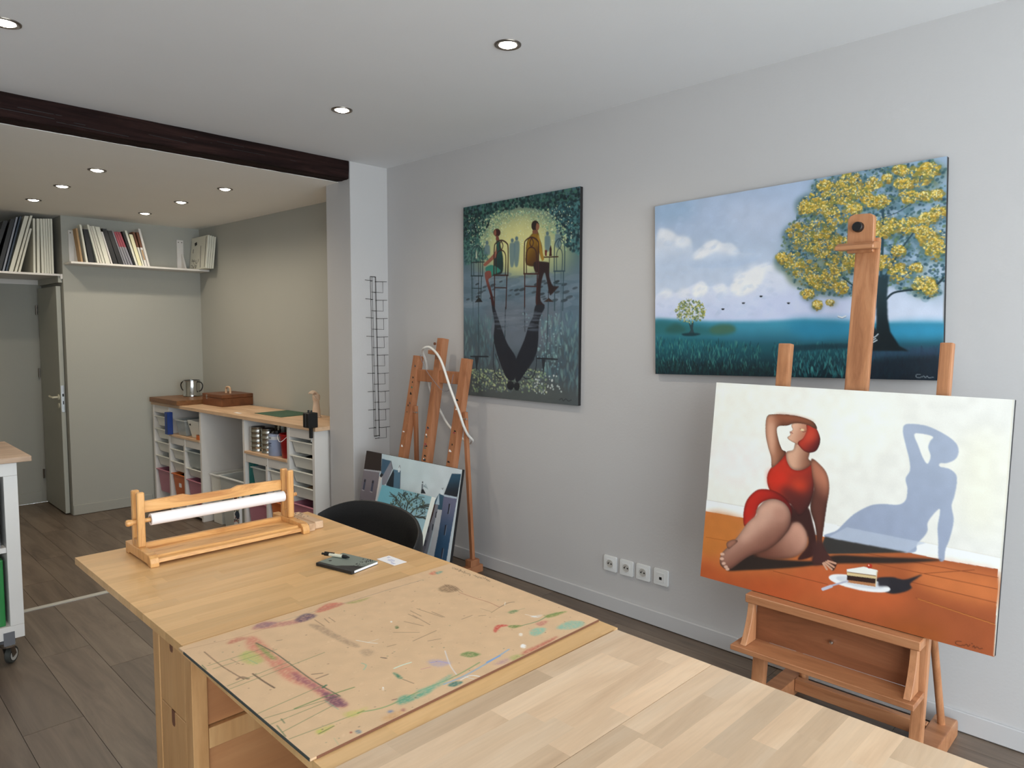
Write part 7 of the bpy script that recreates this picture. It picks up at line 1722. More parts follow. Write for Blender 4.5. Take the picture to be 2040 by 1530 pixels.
BOARD_MARKS = [
  ('p',(160,109,183,120,175,300,171,464,175,669,170,821,145,797,146,651,126,517,136,322,135,195),(196,104,88),9,None,None,0,1,62),
  ('p',(159,495,167,658,171,804,154,803,152,637,142,539),(132,74,92),8,None,None,0,1,70),
  ('p',(158,696,176,752,169,824,142,791),(104,66,84),6,None,None,0,1,75),
  ('p',(100,225,133,219,136,322,105,340,92,287),(160,176,84),9,None,None,0,1,60),
  ('p',(166,171,168,266,161,356,151,331,157,225),(110,150,70),6,None,None,0,1,70),
  ('l',(166,171,175,300,174,422,172,601,180,757),5,(56,76,56),1,80),
  ('p',(205,27,246,7,284,58,325,83,383,84,331,122,269,99,203,53),(176,108,104),6,None,None,0,1,65),
  ('p',(212,27,238,9,273,50,233,64),(128,96,112),5,None,None,0,1,60),
  ('p',(321,84,367,51,385,108,331,122),(84,66,84),5,None,None,0,1,80),
  ('p',(401,59,462,24,498,71,451,87,406,85),(190,92,76),6,None,None,0,1,70),
  ('p',(503,78,578,93,604,91,538,108),(130,136,64),5,None,None,0,1,65),
  ('l',(6,34,143,72,393,80,674,74,803,91),3,(150,96,76),0,45),
  ('l',(206,43,430,64,636,79,815,87),4,(122,120,110),0,45),
  ('p',(110,87,142,76,166,103,131,111,108,107),(176,92,76),5,None,None,0,1,65),
  ('l',(40,105,40,264,50,414),5,(112,84,62),1,80),
  ('l',(38,398,51,394,59,422),12,(124,98,76),1,70),
  ('l',(79,398,81,478,85,547),7,(96,72,56),1,85),
  ('l',(74,239,78,293),3,(112,84,62),1,60),
  ('l',(17,262,189,281),3,(72,104,62),0,75),
  ('l',(14,224,166,237),3,(72,104,62),0,75),
  ('l',(6,419,180,406),3,(72,104,62),0,75),
  ('l',(2,445,274,434),3,(72,104,62),0,75),
  ('l',(3,661,177,650),3,(72,104,62),0,75),
  ('l',(2,749,150,756),3,(72,104,62),0,75),
  ('l',(6,815,147,791),3,(72,104,62),0,75),
  ('l',(4,864,174,892),3,(72,104,62),0,75),
  ('l',(2,702,176,752),3,(72,104,62),0,75),
  ('l',(73,719,147,722,228,740),6,(92,124,66),0,80),
  ('l',(186,553,209,573),6,(104,80,64),0,70),
  ('l',(182,593,216,594),6,(104,80,64),0,70),
  ('l',(171,664,183,658),10,(60,100,70),1,85),
  ('l',(143,746,145,825),4,(120,160,130),0,60),
  ('l',(106,282,112,338),4,(120,160,130),0,60),
  ('p',(337,161,358,218,359,335,365,480,348,470,338,349,332,228),(150,122,98),6,None,None,0,1,60),
  ('p',(347,519,371,527,373,568,341,575),(156,128,104),6,None,None,0,1,50),
  ('l',(391,157,385,210),4,(112,88,68),0,65),
  ('l',(405,160,402,218),4,(112,88,68),0,65),
  ('l',(365,138,362,224),4,(112,88,68),0,65),
  ('l',(602,394,596,525),4,(112,88,68),0,65),
  ('l',(617,350,616,429),4,(112,88,68),0,65),
  ('l',(642,351,659,503),4,(112,88,68),0,65),
  ('l',(597,371,597,434),4,(112,88,68),0,65),
  ('l',(554,422,577,514),4,(112,88,68),0,65),
  ('l',(661,425,664,509),4,(112,88,68),0,65),
  ('l',(492,597,584,588),4,(112,88,68),0,65),
  ('l',(418,565,444,573),4,(112,88,68),0,65),
  ('l',(692,578,735,580),4,(112,88,68),0,65),
  ('l',(746,604,766,622),4,(112,88,68),0,65),
  ('l',(485,477,540,552),4,(112,88,68),0,65),
  ('l',(214,210,228,219),4,(112,88,68),0,65),
  ('l',(523,639,559,660),4,(112,88,68),0,65),
  ('l',(368,623,376,642),7,(80,66,56),1,80),
  ('p',(805,231,850,226,849,309,809,312,791,270),(130,102,74),5,None,None,0,1,75),
  ('l',(841,213,823,305),3,(96,72,54),0,70),
  ('l',(845,232,829,320),3,(96,72,54),0,70),
  ('l',(850,250,834,335),3,(96,72,54),0,70),
  ('l',(855,268,840,351),3,(96,72,54),0,70),
  ('l',(830,340,835,438,844,527,841,602),4,(150,84,66),1,70),
  ('l',(841,602,885,594,907,606),5,(104,84,66),1,75),
  ('l',(865,601,885,577),3,(230,224,214),1,90),
  ('l',(792,618,841,602),4,(120,94,70),1,60),
  ('p',(868,45,899,35,894,68,871,75),(196,108,84),4,None,None,0,1,80),
  ('p',(893,53,921,65,890,84),(96,150,136),4,None,None,0,1,80),
  ('p',(833,668,857,667,867,687,836,691),(88,124,76),4,None,None,0,1,80),
  ('l',(855,677,894,691),3,(100,120,90),1,60),
  ('p',(705,760,734,731,755,740,764,766,735,756,702,776),(190,64,54),3,None,None,0,1,85),
  ('p',(761,768,785,788,792,810,760,797),(96,120,56),3,None,None,0,1,85),
  ('l',(794,807,852,825,916,818,960,839),6,(98,130,88),1,80),
  ('p',(898,809,943,822,974,847,916,843,891,831),(110,132,62),4,None,None,0,1,80),
  ('p',(778,873,811,866,831,901,788,920,766,907),(120,180,160),5,None,None,0,1,75),
  ('p',(860,925,923,921,950,972,911,994,863,958),(120,178,162),6,None,None,0,1,70),
  ('p',(834,836,861,838,876,857,834,867),(186,104,96),5,None,None,0,1,70),
  ('p',(861,768,897,792,871,800),(222,222,224),4,None,None,0,1,80),
  ('l',(861,736,873,797),3,(236,234,230),1,85),
  ('p',(703,952,698,957,692,959,688,956,686,951,687,943,691,935,697,930,702,928,707,930,709,936,707,944),(238,232,226),2,None,None,0,1,100),
  ('p',(750,869,745,874,741,876,738,874,737,870,738,864,742,858,747,853,751,851,754,852,755,856,754,862),(238,234,228),2,None,None,0,1,100),
  ('p',(675,976,735,978,816,980,786,994,711,998,653,995),(176,84,66),5,None,None,0,1,75),
  ('l',(398,948,466,954,567,941,654,922),8,(126,162,196),1,75),
  ('l',(557,938,608,935),9,(104,150,206),1,85),
  ('l',(170,887,232,923,342,924,442,933,542,919),7,(116,146,92),1,75),
  ('p',(265,920,291,907,317,932,371,933,344,957,298,955,263,947),(84,150,124),5,None,None,0,1,85),
  ('p',(327,915,378,921,449,909,408,941,350,946),(112,164,138),6,None,None,0,1,65),
  ('p',(402,964,426,960,440,984,410,986),(48,104,96),3,None,None,0,1,85),
  ('p',(451,1021,449,1023,445,1023,442,1021,441,1017,441,1012,442,1008,445,1005,448,1005,451,1007,453,1012,453,1016),(60,120,90),3,None,None,0,1,100),
  ('l',(443,967,478,970,495,1015),5,(224,228,232),1,85),
  ('l',(462,960,476,1021),3,(206,218,224),1,75),
  ('p',(533,821,563,824,576,872,545,865),(96,124,64),4,None,None,0,1,85),
  ('l',(446,789,467,805,480,846),6,(150,142,196),1,75),
  ('p',(449,770,474,791,486,842,451,843,438,802),(160,150,190),7,None,None,0,1,50),
  ('l',(519,752,476,853,454,926),4,(214,214,220),1,80),
  ('l',(405,804,431,816),4,(186,120,130),1,70),
  ('l',(357,728,384,729,410,735),6,(196,226,212),1,80),
  ('p',(341,752,346,769,342,809,334,798),(44,110,84),3,None,None,0,1,85),
  ('l',(339,815,346,867),4,(110,90,70),1,70),
  ('l',(312,608,314,634,296,657),5,(120,176,150),1,60),
  ('l',(378,430,394,479,410,514),4,(224,226,224),1,75),
  ('l',(394,479,428,485),3,(216,218,216),1,60),
  ('p',(527,387,525,390,523,392,521,391,521,389,521,385,523,381,525,378,527,376,529,377,530,379,529,383),(226,222,214),1,None,None,0,1,100),
  ('p',(518,452,514,457,510,460,507,458,506,454,507,448,510,441,513,435,517,433,520,434,521,439,520,445),(98,112,70),2,None,None,0,1,100),
  ('p',(277,822,274,828,271,831,270,831,270,829,271,824,274,818,277,813,279,810,281,809,281,812,279,817),(236,232,224),1,None,None,0,1,100),
  ('p',(63,883,84,886,103,894,75,908,59,906),(176,184,72),5,None,None,0,1,70),
  ('l',(60,904,100,900),5,(84,96,50),1,75),
  ('p',(148,857,175,875,202,883,159,899,141,885),(186,186,84),7,None,None,0,1,60),
  ('l',(167,892,186,890),5,(110,116,60),1,75),
  ('p',(132,989,130,992,127,992,123,990,121,985,121,980,122,975,125,971,128,971,131,973,133,978,134,984),(110,122,130),3,None,None,0,1,100),
  ('p',(116,971,114,973,113,973,112,973,111,971,111,969,112,966,113,965,115,964,116,965,116,966,116,969),(150,60,44),2,None,None,0,1,100),
  ('p',(194,974,222,967,259,980,222,1003,196,994),(196,140,88),9,None,None,0,1,55),
  ('p',(232,965,229,967,226,967,223,964,221,960,221,955,222,951,224,949,227,949,230,951,232,956,233,961),(112,122,150),4,None,None,0,1,100),
  ('p',(257,986,255,988,252,989,249,987,248,983,247,978,248,974,251,972,253,971,256,974,258,977,258,982),(160,100,92),4,None,None,0,1,100),
  ('l',(260,904,271,909),5,(98,60,60),1,70),
  ('l',(75,958,67,1026,83,1016),4,(150,170,130),1,35),
  ('p',(618,973,649,977,661,1006,618,1009),(150,160,84),6,None,None,0,1,60),
  ('p',(559,965,618,973,588,993),(150,110,140),7,None,None,0,1,45),
  ('l',(410,318,539,341),3,(196,170,140),1,50),
  ('l',(798,610,790,551),3,(110,90,70),1,50),
  ('d',(8,25,968,13,985,1004,20,1038),600,(2,5),((220,190,156),(192,156,122)),2,-20,22,0),
  ('d',(8,25,968,13,985,1004,20,1038),120,(1.2,3),((90,70,56),(120,80,70),(80,100,80)),1.5,0,60,0),
  ('l',(-7,101,0,139),4,(60,90,60),0,70),
  ('l',(5,205,3,250),4,(60,90,60),0,70),
  ('l',(10,769,3,844),4,(60,90,60),0,70),
  ('l',(30,743,27,774),4,(60,90,60),0,70),
  ('l',(975,57,965,72,977,68,965,93,977,79,966,104,979,90,960,131,979,109,965,133,981,111,965,148,974,139,963,166,982,140,966,173,974,169,967,189,977,182,961,213,977,195),2,(96,76,58),0,85),
  ('l',(978,210,973,232,982,223,969,248,980,238,967,266,981,251,972,277,982,266,972,290),2,(96,76,58),0,85),
  ('l',(989,268,977,297,991,285,976,315,986,306,972,331,985,319,973,341,981,337),2,(96,76,58),0,85)]

# ================================================================= BRUSH-WORK ON CANVAS
def paint(cmds, W, H, k, base=(128, 128, 128), seed=1, gain=1.0, dry=0.0):
    """Works a list of brush commands (coordinates 0..1000 across and down) into a W x H array of pigment."""
    rs = np.random.RandomState(seed)
    img = np.empty((H, W, 3), np.float32)
    img[:] = np.array(base, np.float32) / 255.0
    def P(flat):
        a = np.array(flat, np.float32).reshape(-1, 2)
        a[:, 0] *= W / 1000.0
        a[:, 1] *= H / 1000.0
        return a
    def inside(pts, x0, x1, y0, y1):
        ys, xs = np.mgrid[y0:y1, x0:x1]
        xs = xs + 0.5; ys = ys + 0.5
        m = np.zeros(xs.shape, bool)
        n = len(pts)
        for i in range(n):
            ax, ay = pts[i]; bx, by = pts[(i + 1) % n]
            if ay == by: continue
            c = ((ys < ay) != (ys < by))
            m ^= c & (xs < (bx - ax) * (ys - ay) / (by - ay) + ax)
        return m.astype(np.float32)
    def blur(m, r):
        r = int(max(1, round(r)))
        for ax in (0, 1):
            for _ in range(2):
                p = [(0, 0), (0, 0)]; p[ax] = (r + 1, r)
                c = np.cumsum(np.pad(m, p, mode='edge'), axis=ax)
                n = m.shape[ax]
                if ax == 0: m = (c[2 * r + 1:2 * r + 1 + n] - c[:n]) / (2 * r + 1)
                else: m = (c[:, 2 * r + 1:2 * r + 1 + n] - c[:, :n]) / (2 * r + 1)
        return m
    def box(pts, pad):
        x0, y0 = np.floor(pts.min(0) - pad).astype(int); x1, y1 = np.ceil(pts.max(0) + pad).astype(int)
        return max(0, x0), min(W, x1), max(0, y0), min(H, y1)
    tooth = None
    if dry:                                       # dry bristles: the stroke breaks up along its length
        tooth = rs.rand(H, W // 6 + 2).astype(np.float32)
        tooth = blur(np.kron(tooth, np.ones((1, 6), np.float32))[:, :W], 1.2)
        tooth = np.clip((tooth - 0.5) * 6 + 0.75, 0, 1)
    def lay_on(x0, x1, y0, y1, m, col):
        s = img[y0:y1, x0:x1]
        s += m[..., None] * (col - s)
    for c in cmds:
        c = list(c) + [None] * 10
        if c[0] == 'p':
            pts = P(c[1])
            if c[7]: pts = np.array(curve_pts(pts, 6, True), np.float32)
            soft = c[3] * k
            pad = soft * 2.5 + 3
            x0, x1, y0, y1 = box(pts, pad)
            if x1 <= x0 or y1 <= y0: continue
            m0 = inside(pts, x0, x1, y0, y1)
            m = blur(m0, max(0.6, soft)) if soft >= 0.8 else m0
            col = np.array(c[2], np.float32) / 255.0
            if c[4]:
                g = P(c[5]); d = g[1] - g[0]
                ys, xs = np.mgrid[y0:y1, x0:x1]
                t = np.clip(((xs - g[0, 0]) * d[0] + (ys - g[0, 1]) * d[1]) / (d @ d), 0, 1)[..., None]
                t = t * t * (3 - 2 * t)
                col = col * (1 - t) + t * np.array(c[4], np.float32) / 255.0
            if c[6]:
                e = blur(m0, c[6] * k * 0.5)
                e = np.clip((e - 0.5) * 2, 0, 1)[..., None]
                col = col * (0.62 + 0.38 * e ** 0.6)
            if dry: m = m * (1 - dry + dry * tooth[y0:y1, x0:x1])
            lay_on(x0, x1, y0, y1, m * ((c[8] if c[8] is not None else 100) / 100.0), col)
        elif c[0] == 'l':
            pts = P(c[1])
            if c[4] and len(pts) > 2: pts = np.array(curve_pts(pts, 6), np.float32)
            r = max(0.55, c[2] * k * 0.5)
            col = np.array(c[3], np.float32) / 255.0
            x0, x1, y0, y1 = box(pts, r + 2)
            if x1 <= x0 or y1 <= y0: continue
            ys, xs = np.mgrid[y0:y1, x0:x1]
            xs = xs + 0.5; ys = ys + 0.5
            dm = np.full(xs.shape, 1e9, np.float32)
            for i in range(len(pts) - 1):
                a, b = pts[i], pts[i + 1]
                d = b - a; L2 = float(d @ d) + 1e-9
                t = np.clip(((xs - a[0]) * d[0] + (ys - a[1]) * d[1]) / L2, 0, 1)
                dm = np.minimum(dm, (xs - a[0] - t * d[0]) ** 2 + (ys - a[1] - t * d[1]) ** 2)
            m = np.clip(r + 0.5 - np.sqrt(dm), 0, 1)
            lay_on(x0, x1, y0, y1, m * ((c[5] if c[5] is not None else 100) / 100.0), col)
        elif c[0] == 'd':
            pts = P(c[1])
            lo, hi = pts.min(0), pts.max(0)
            n, got = c[2], 0
            cols = [np.array(q, np.float32) / 255.0 for q in c[4]]
            while got < n:
                q = lo + rs.rand(2) * (hi - lo)
                ins = False
                for i in range(len(pts)):
                    ax, ay = pts[i]; bx, by = pts[(i + 1) % len(pts)]
                    if (q[1] < ay) != (q[1] < by) and q[0] < (bx - ax) * (q[1] - ay) / (by - ay) + ax: ins = not ins
                got += 1
                if not ins: continue
                r = (c[3][0] + rs.rand() * (c[3][1] - c[3][0])) * k
                an = math.radians(c[6] + rs.uniform(-35, 35)) if c[5] > 0.5 else math.radians(rs.uniform(-22, 22))
                rx, ry = (r * c[5], r) if c[5] >= 1 else (r * max(c[5], 0.12), r)
                if c[5] > 2.5: an = math.radians(c[6])
                R_ = max(rx, ry) + 2
                x0, x1, y0, y1 = max(0, int(q[0] - R_)), min(W, int(q[0] + R_) + 1), max(0, int(q[1] - R_)), min(H, int(q[1] + R_) + 1)
                if x1 <= x0 or y1 <= y0: continue
                ys, xs = np.mgrid[y0:y1, x0:x1]
                dx, dy = xs + 0.5 - q[0], ys + 0.5 - q[1]
                u = (dx * math.cos(an) + dy * math.sin(an)) / max(rx, 0.6)
                v = (-dx * math.sin(an) + dy * math.cos(an)) / max(ry, 0.6)
                dd = np.sqrt(u * u + v * v)
                sh = 1.0 / (max(0.8, c[8] * k if c[8] else 0.8)) * min(max(rx, .6), max(ry, .6))
                m = np.clip((1 - dd) * max(sh, 1.0) + 0.5, 0, 1) * (c[7] / 100.0)
                col = cols[rs.randint(len(cols))] * rs.uniform(0.93, 1.07)
                lay_on(x0, x1, y0, y1, m, col)
    # canvas tooth and brush unevenness
    img *= 1 + (rs.rand(H, W, 1).astype(np.float32) - 0.5) * 0.035
    big = rs.rand(H // 24 + 2, W // 24 + 2).astype(np.float32)
    big = blur(np.kron(big, np.ones((24, 24), np.float32))[:H, :W], 10)
    img *= (1 + (big - 0.5) * 0.05)[..., None]
    img = np.clip(img, 0, 1)
    l = np.where(img <= 0.04045, img / 12.92, ((img + 0.055) / 1.055) ** 2.4)
    return np.clip(l * gain, 0.002, 0.92)

def pigment_sheet(name, w, h, nx, ny, art, parent, mat, flat=False, off=0.0):
    """a fine sheet carrying the pigment; upright in x-z facing -y, or flat in x-y facing up"""
    xs = np.linspace(-w / 2, w / 2, nx)
    vs_ = np.linspace(h, 0, ny)
    X, Z = np.meshgrid(xs, vs_)
    V = np.stack([X, np.full_like(X, off), Z], -1) if not flat else np.stack([X, Z, np.full_like(X, off)], -1)
    V = V.reshape(-1, 3).astype(np.float32)
    idx = np.arange(nx * ny).reshape(ny, nx)
    F = np.stack([idx[:-1, :-1], idx[1:, :-1], idx[1:, 1:], idx[:-1, 1:]], -1).reshape(-1, 4)
    me = bpy.data.meshes.new(name)
    me.vertices.add(len(V)); me.vertices.foreach_set('co', V.ravel())
    me.loops.add(F.size); me.loops.foreach_set('vertex_index', F.ravel().astype(np.int32))
    me.polygons.add(len(F)); me.polygons.foreach_set('loop_start', np.arange(0, F.size, 4, dtype=np.int32))
    me.polygons.foreach_set('loop_total', np.full(len(F), 4, np.int32))
    me.update()
    at = me.attributes.new('pigment', 'FLOAT_COLOR', 'POINT')
    c = np.ones((nx * ny, 4), np.float32)
    # average the painted array down to the sheet
    hh, ww = art.shape[:2]
    ry, rx = hh // ny, ww // nx
    a = art[:ny * ry, :nx * rx].reshape(ny, ry, nx, rx, 3).mean((1, 3))
    c[:, :3] = a.reshape(-1, 3)
    at.data.foreach_set('color', c.ravel())
    me.materials.append(M[mat])
    o = bpy.data.objects.new(name, me)
    COL.objects.link(o)
    if parent is not None: o.parent = parent
    XF[o.name] = XF[parent.name]
    return o
M['pigment'] = painted('oil_pigment', 0.42)
M['marks'] = painted('paint_stained_mdf', 0.62)

def picture(name, label, w, h, cmds, nx, ny, k, loc, rz, lean=0.0, roll=0.0, th=0.022, edge='canvas_edge', gain=1.0, seed=1, group=None):
    """stretched canvas: origin at the middle of its lower front edge"""
    t = thing(name, label, 'painting', loc, (-lean, -roll, rz), group)
    pigment_sheet('painted_face', w, h, nx, ny, paint(cmds, nx * 2, ny * 2, k * 2 * nx, gain=gain, seed=seed), t, 'pigment', off=-0.0006)
    Bx(-w / 2, w / 2, 0.0, th, 0.0, h).build('canvas_sides', edge, t, bevel=0.0012)
    bk = MB()
    bk.box(-w / 2 + 0.004, w / 2 - 0.004, th, th + 0.001, 0.004, 0.04).box(-w / 2 + 0.004, w / 2 - 0.004, th, th + 0.001, h - 0.04, h - 0.004)
    bk.box(-w / 2 + 0.004, -w / 2 + 0.04, th, th + 0.001, 0.04, h - 0.04).box(w / 2 - 0.04, w / 2 - 0.004, th, th + 0.001, 0.04, h - 0.04)
    bk.build('stretcher_bars', 'kraft', t)
    return t
GAIN = 1.12
picture('picture_canvas', 'tall painting of a couple on cafe chairs with dark reflections', 0.915, 1.147, ART_CAFE, 300, 376, 1 / 930.0, (2.8955, 2.8175, 1.062), R(-90), gain=GAIN * 0.86, seed=3, th=0.0225)
picture('picture_canvas', 'wide landscape painting with a large yellow-blossomed tree', 1.213, 0.797, ART_TREE, 520, 342, 1 / 1830.0, (2.8955, 1.277, 1.2685), R(-90), roll=R(1.4), gain=GAIN, seed=5, th=0.0225)
picture('picture_canvas', 'painting of a seated woman in red with blue shadow and cake', 1.0, 0.787, ART_SUNBATHER, 520, 410, 1 / 1590.0, (2.5155, 0.908, 0.4705), R(-90.3), lean=R(6.77), gain=GAIN, seed=7, th=0.02)
picture('picture_canvas', 'painting of grey town houses leaning on the old easel', 0.93, 0.675, ART_STREET, 300, 218, 1 / 935.0, (2.504, 3.4645, 0.0), R(-88.4), lean=R(10.76), gain=GAIN * 1.1, seed=9, th=0.02)
picture('picture_canvas', 'small pale blue painting of a bare tree, leaning on the town houses', 0.46, 0.549, ART_BLUETREE, 160, 190, 1 / 480.0, (2.2935, 3.319, 0.0), R(-87.8), lean=R(20.3), gain=GAIN * 1.1, seed=11, th=0.034, edge='canvas_white')

# ================================================================= ON THE FAR TABLE
# painting board lying on the hanging leaf
HP = Vector((0.984, 1.752 - 0.129, 0.7405))
bw, bh = 0.809, 0.564
t = thing('painting_board', 'paint-stained brown board lying on the far table', 'board', (0.9695, 1.6125, HP.z - 0.0002), (SAG, 0, R(0.8)))
Bx(-bw / 2, bw / 2, -0.002 - bh, -0.002, 0.0004, 0.0052).build('mdf_sheet', 'mdf', t, bevel=0.0008)
ps = pigment_sheet('painted_face', bw - 0.002, bh - 0.002, 520, 380, paint(BOARD_MARKS, 1040, 760, 1040 / 1480.0, base=(208, 172, 134), gain=1.08, seed=13, dry=0.5), t, 'marks', flat=True, off=0.0054)
ps.location = (0, -0.003 - bh + 0.002, 0)
Bx(-bw / 2 - 0.0006, -bw / 2 + 0.001, -bh, -0.03, 0.0002, 0.0053).build('stained_edge', 'mdfedge', t)
Bx(-bw / 2 + 0.012, bw / 2, -bh - 0.0026, -bh - 0.0018, 0.0002, 0.0050).build('gap_line_strip', 'brown', t)  # dark gap line under the near edge, put in as a brown strip

# table-top paper roll holder
ZTB = 0.7405
t = thing('paper_roll_stand', 'pine table stand holding a white paper roll on the far table', 'stand', (0.975, 2.34, ZTB))
for xa, xb in ((0.712, 0.737), (1.216, 1.241)):
    pr = [(2.455, ZTB), (2.455, ZTB + 0.036), (2.33, ZTB + 0.036), (2.27, ZTB + 0.036), (2.245, ZTB + 0.034), (2.231, ZTB + 0.026), (2.226, ZTB + 0.012), (2.226, ZTB), (2.245, ZTB), (2.26, ZTB + 0.006), (2.42, ZTB + 0.006), (2.43, ZTB)]
    MB().prism(pr, xa, xb, 'x').build('foot', 'pinez', t, bevel=0.0012, room=True)
for xa, xb in ((0.716, 0.738), (1.222, 1.244)):
    for y0, y1 in ((2.340, 2.356), (2.386, 2.404)):
        Bx(xa, xb, y0, y1, ZTB + 0.036, 0.950).build('upright', 'pinez', t, bevel=0.003, room=True)
    Bx(xa, xb, 2.356, 2.386, ZTB + 0.036, 0.80).build('upright_filler', 'pinez', t, room=True)
up = [(0.739, 0.873), (1.221, 0.873), (1.221, 0.909), (1.06, 0.913), (1.035, 0.905), (0.90, 0.905), (0.875, 0.913), (0.739, 0.909)]
MB().prism(up, 2.390, 2.403, 'y').build('upper_rail', 'pine', t, bevel=0.001, room=True)
Bx(0.739, 1.2155, 2.384, 2.400, ZTB + 0.012, 0.775).build('back_board', 'pine', t, bevel=0.001, room=True)
tr = [(2.384, ZTB + 0.008), (2.384, ZTB + 0.02), (2.29, ZTB + 0.021), (2.28, ZTB + 0.026), (2.262, ZTB + 0.026), (2.258, ZTB + 0.020), (2.240, ZTB + 0.019), (2.238, ZTB + 0.008)]
MB().prism(tr, 0.7375, 1.2155, 'x').build('tray_board', 'pine', t, bevel=0.0008, room=True)
MB().cyl((0.690, 2.371, 0.853), (1.268, 2.371, 0.853), 0.0068, n=16).build('dowel', 'pinez', t, smooth=True, room=True)
MB().lathe([(0.0, -0.006), (0.009, -0.006), (0.011, 0.0), (0.009, 0.012), (0.0, 0.012)], (0.697, 2.371, 0.853), 14, 'x').build('end_knob', 'pinez', t, smooth=True, room=True)
rl = thing('paper_roll', 'white paper roll on the dowel of the pine stand', 'paper roll', (0.99, 2.371, 0.853))
MB().lathe([(0.0088, -0.228), (0.0188, -0.228), (0.0188, 0.228), (0.0088, 0.228), (0.0088, -0.228)], (0, 0, 0), 36, 'x', caps=False).build('rolled_paper', 'paper', rl, smooth=True)
MB().lathe([(0.0086, -0.2285), (0.0105, -0.2285), (0.0105, -0.226), (0.0086, -0.226), (0.0086, -0.2285)], (0, 0, 0), 24, 'x', caps=False).build('core_tube', 'kraft', rl, smooth=True)

# wooden stamp blocks
for k, (xa, xb, ya, yb, l) in enumerate([(1.2465, 1.2715, 2.243, 2.45, 'long wooden printing block beside the roll stand foot'), (1.277, 1.312, 2.254, 2.43, 'long rounded wooden printing block, farther right from the roll stand')]):
    t = thing('printing_block', l, 'block', ((xa + xb) / 2, (ya + yb) / 2, ZTB), group='wooden printing blocks')
    Bx(xa, xb, ya, yb, ZTB, ZTB + 0.027).build('wood', 'oak', t, bevel=0.006 if k else 0.002, seg=3, room=True)
    pm = MB(); rgb = random.Random(k)
    for q in range(16):
        x, y = rgb.uniform(xa + 0.003, xb - 0.008), rgb.uniform(ya + 0.09, yb - 0.01)
        pm.box(x, x + rgb.uniform(.002, .006), y, y + rgb.uniform(.002, .006), ZTB + 0.027, ZTB + 0.0274)
    o = pm.build('stamped_marks', 'inkblack', t, room=True); o['kind'] = 'stuff'

# notebook, pen, card
nb = thing('notebook', 'grey-green notebook with black spine on the far table', 'notebook', (1.0935, 1.8265, ZTB), (0, 0, R(12.5)))
Lb, Wb = 0.150, 0.112
Bx(0.0, Wb - 0.001, -Lb / 2 + 0.001, Lb / 2 - 0.001, 0.001, 0.0078).build('page_block', 'paper', nb)
cv = Bx(0.012, Wb, -Lb / 2, Lb / 2, 0.0078, 0.0092).build('front_cover', 'nbcover', nb)
Bx(-0.001, 0.012, -Lb / 2, Lb / 2, 0.0, 0.0094).build('spine', 'inkblack', nb, bevel=0.001)
Bx(0.0, Wb, -Lb / 2, Lb / 2, 0.0, 0.001).build('back_cover', 'inkblack', nb)
dw = MB()
dw.prism([(0.012, -0.075), (0.055, -0.075), (0.048, -0.06), (0.04, -0.04), (0.022, -0.01), (0.012, 0.0)], 0.0092, 0.0094, 'z')
rgn = random.Random(6)
for k in range(26):
    x, y = rgn.uniform(0.03, 0.10), rgn.uniform(-0.072, -0.035)
    dw.bar((x, y, 0.0093), (x + rgn.uniform(-.008, .012), y + rgn.uniform(-.006, .01), 0.0093), 0.0022, 0.0002, (0.7, 0.7, 0))
for k in range(7):
    x, y = 0.092 + rgn.uniform(-.008, .012), -0.055 + rgn.uniform(-.012, .03)
    dw.bar((x, y, 0.0093), (x + 0.008, y + 0.006, 0.0093), 0.003, 0.0002, (0.7, -0.7, 0))
dw.cyl((0.036, 0.052, 0.0092), (0.036, 0.052, 0.0094), 0.005, n=14)
o = dw.build('cover_drawing', 'inkblack', nb); o['kind'] = 'stuff'
pn = thing('ballpoint_pen', 'cream pen with black ends lying on the notebook', 'pen', (1.149, 1.90, 0.7555), (0, 0, R(-66)))
MB().cyl((-0.026, 0, 0), (0.022, 0, 0), 0.0052, n=16).build('barrel', 'ivory', pn, smooth=True)
MB().cyl((0.022, 0, 0), (0.034, 0, 0), 0.0054, n=16).cyl((0.034, 0, 0), (0.047, 0, -0.001), 0.0052, 0.0016, n=16).build('grip', 'black', pn, smooth=True)
MB().cyl((-0.026, 0, 0), (-0.044, 0, 0), 0.0055, n=16).cyl((-0.044, 0, 0), (-0.054, 0, 0), 0.0035, n=12).build('clicker', 'black', pn, smooth=True)
Bx(-0.044, -0.008, -0.0018, 0.0018, 0.0056, 0.0074).build('clip', 'black', pn)
cd = thing('business_card', 'white business card with blue print right of the notebook', 'card', (1.268, 1.775, ZTB), (0, 0, R(1.5)))
Bx(-0.024, 0.024, -0.045, 0.045, 0.0, 0.0006).build('card_sheet', 'paper', cd)
pr = MB(); rgc = random.Random(8)
for q, (x, y0, y1) in enumerate([(0.012, 0.025, 0.036), (0.007, 0.027, 0.034), (0.004, -0.01, 0.012), (-0.002, -0.014, 0.016), (-0.008, -0.012, 0.012), (-0.013, -0.034, -0.014), (-0.017, -0.032, -0.016)]):
    y = y0
    while y < y1:
        e = y + rgc.uniform(.002, .006)
        pr.box(x, x + 0.0022, y, min(e, y1), 0.0006, 0.0008)
        y = e + 0.0012
o = pr.build('card_print', 'cardblue', cd); o['kind'] = 'stuff'

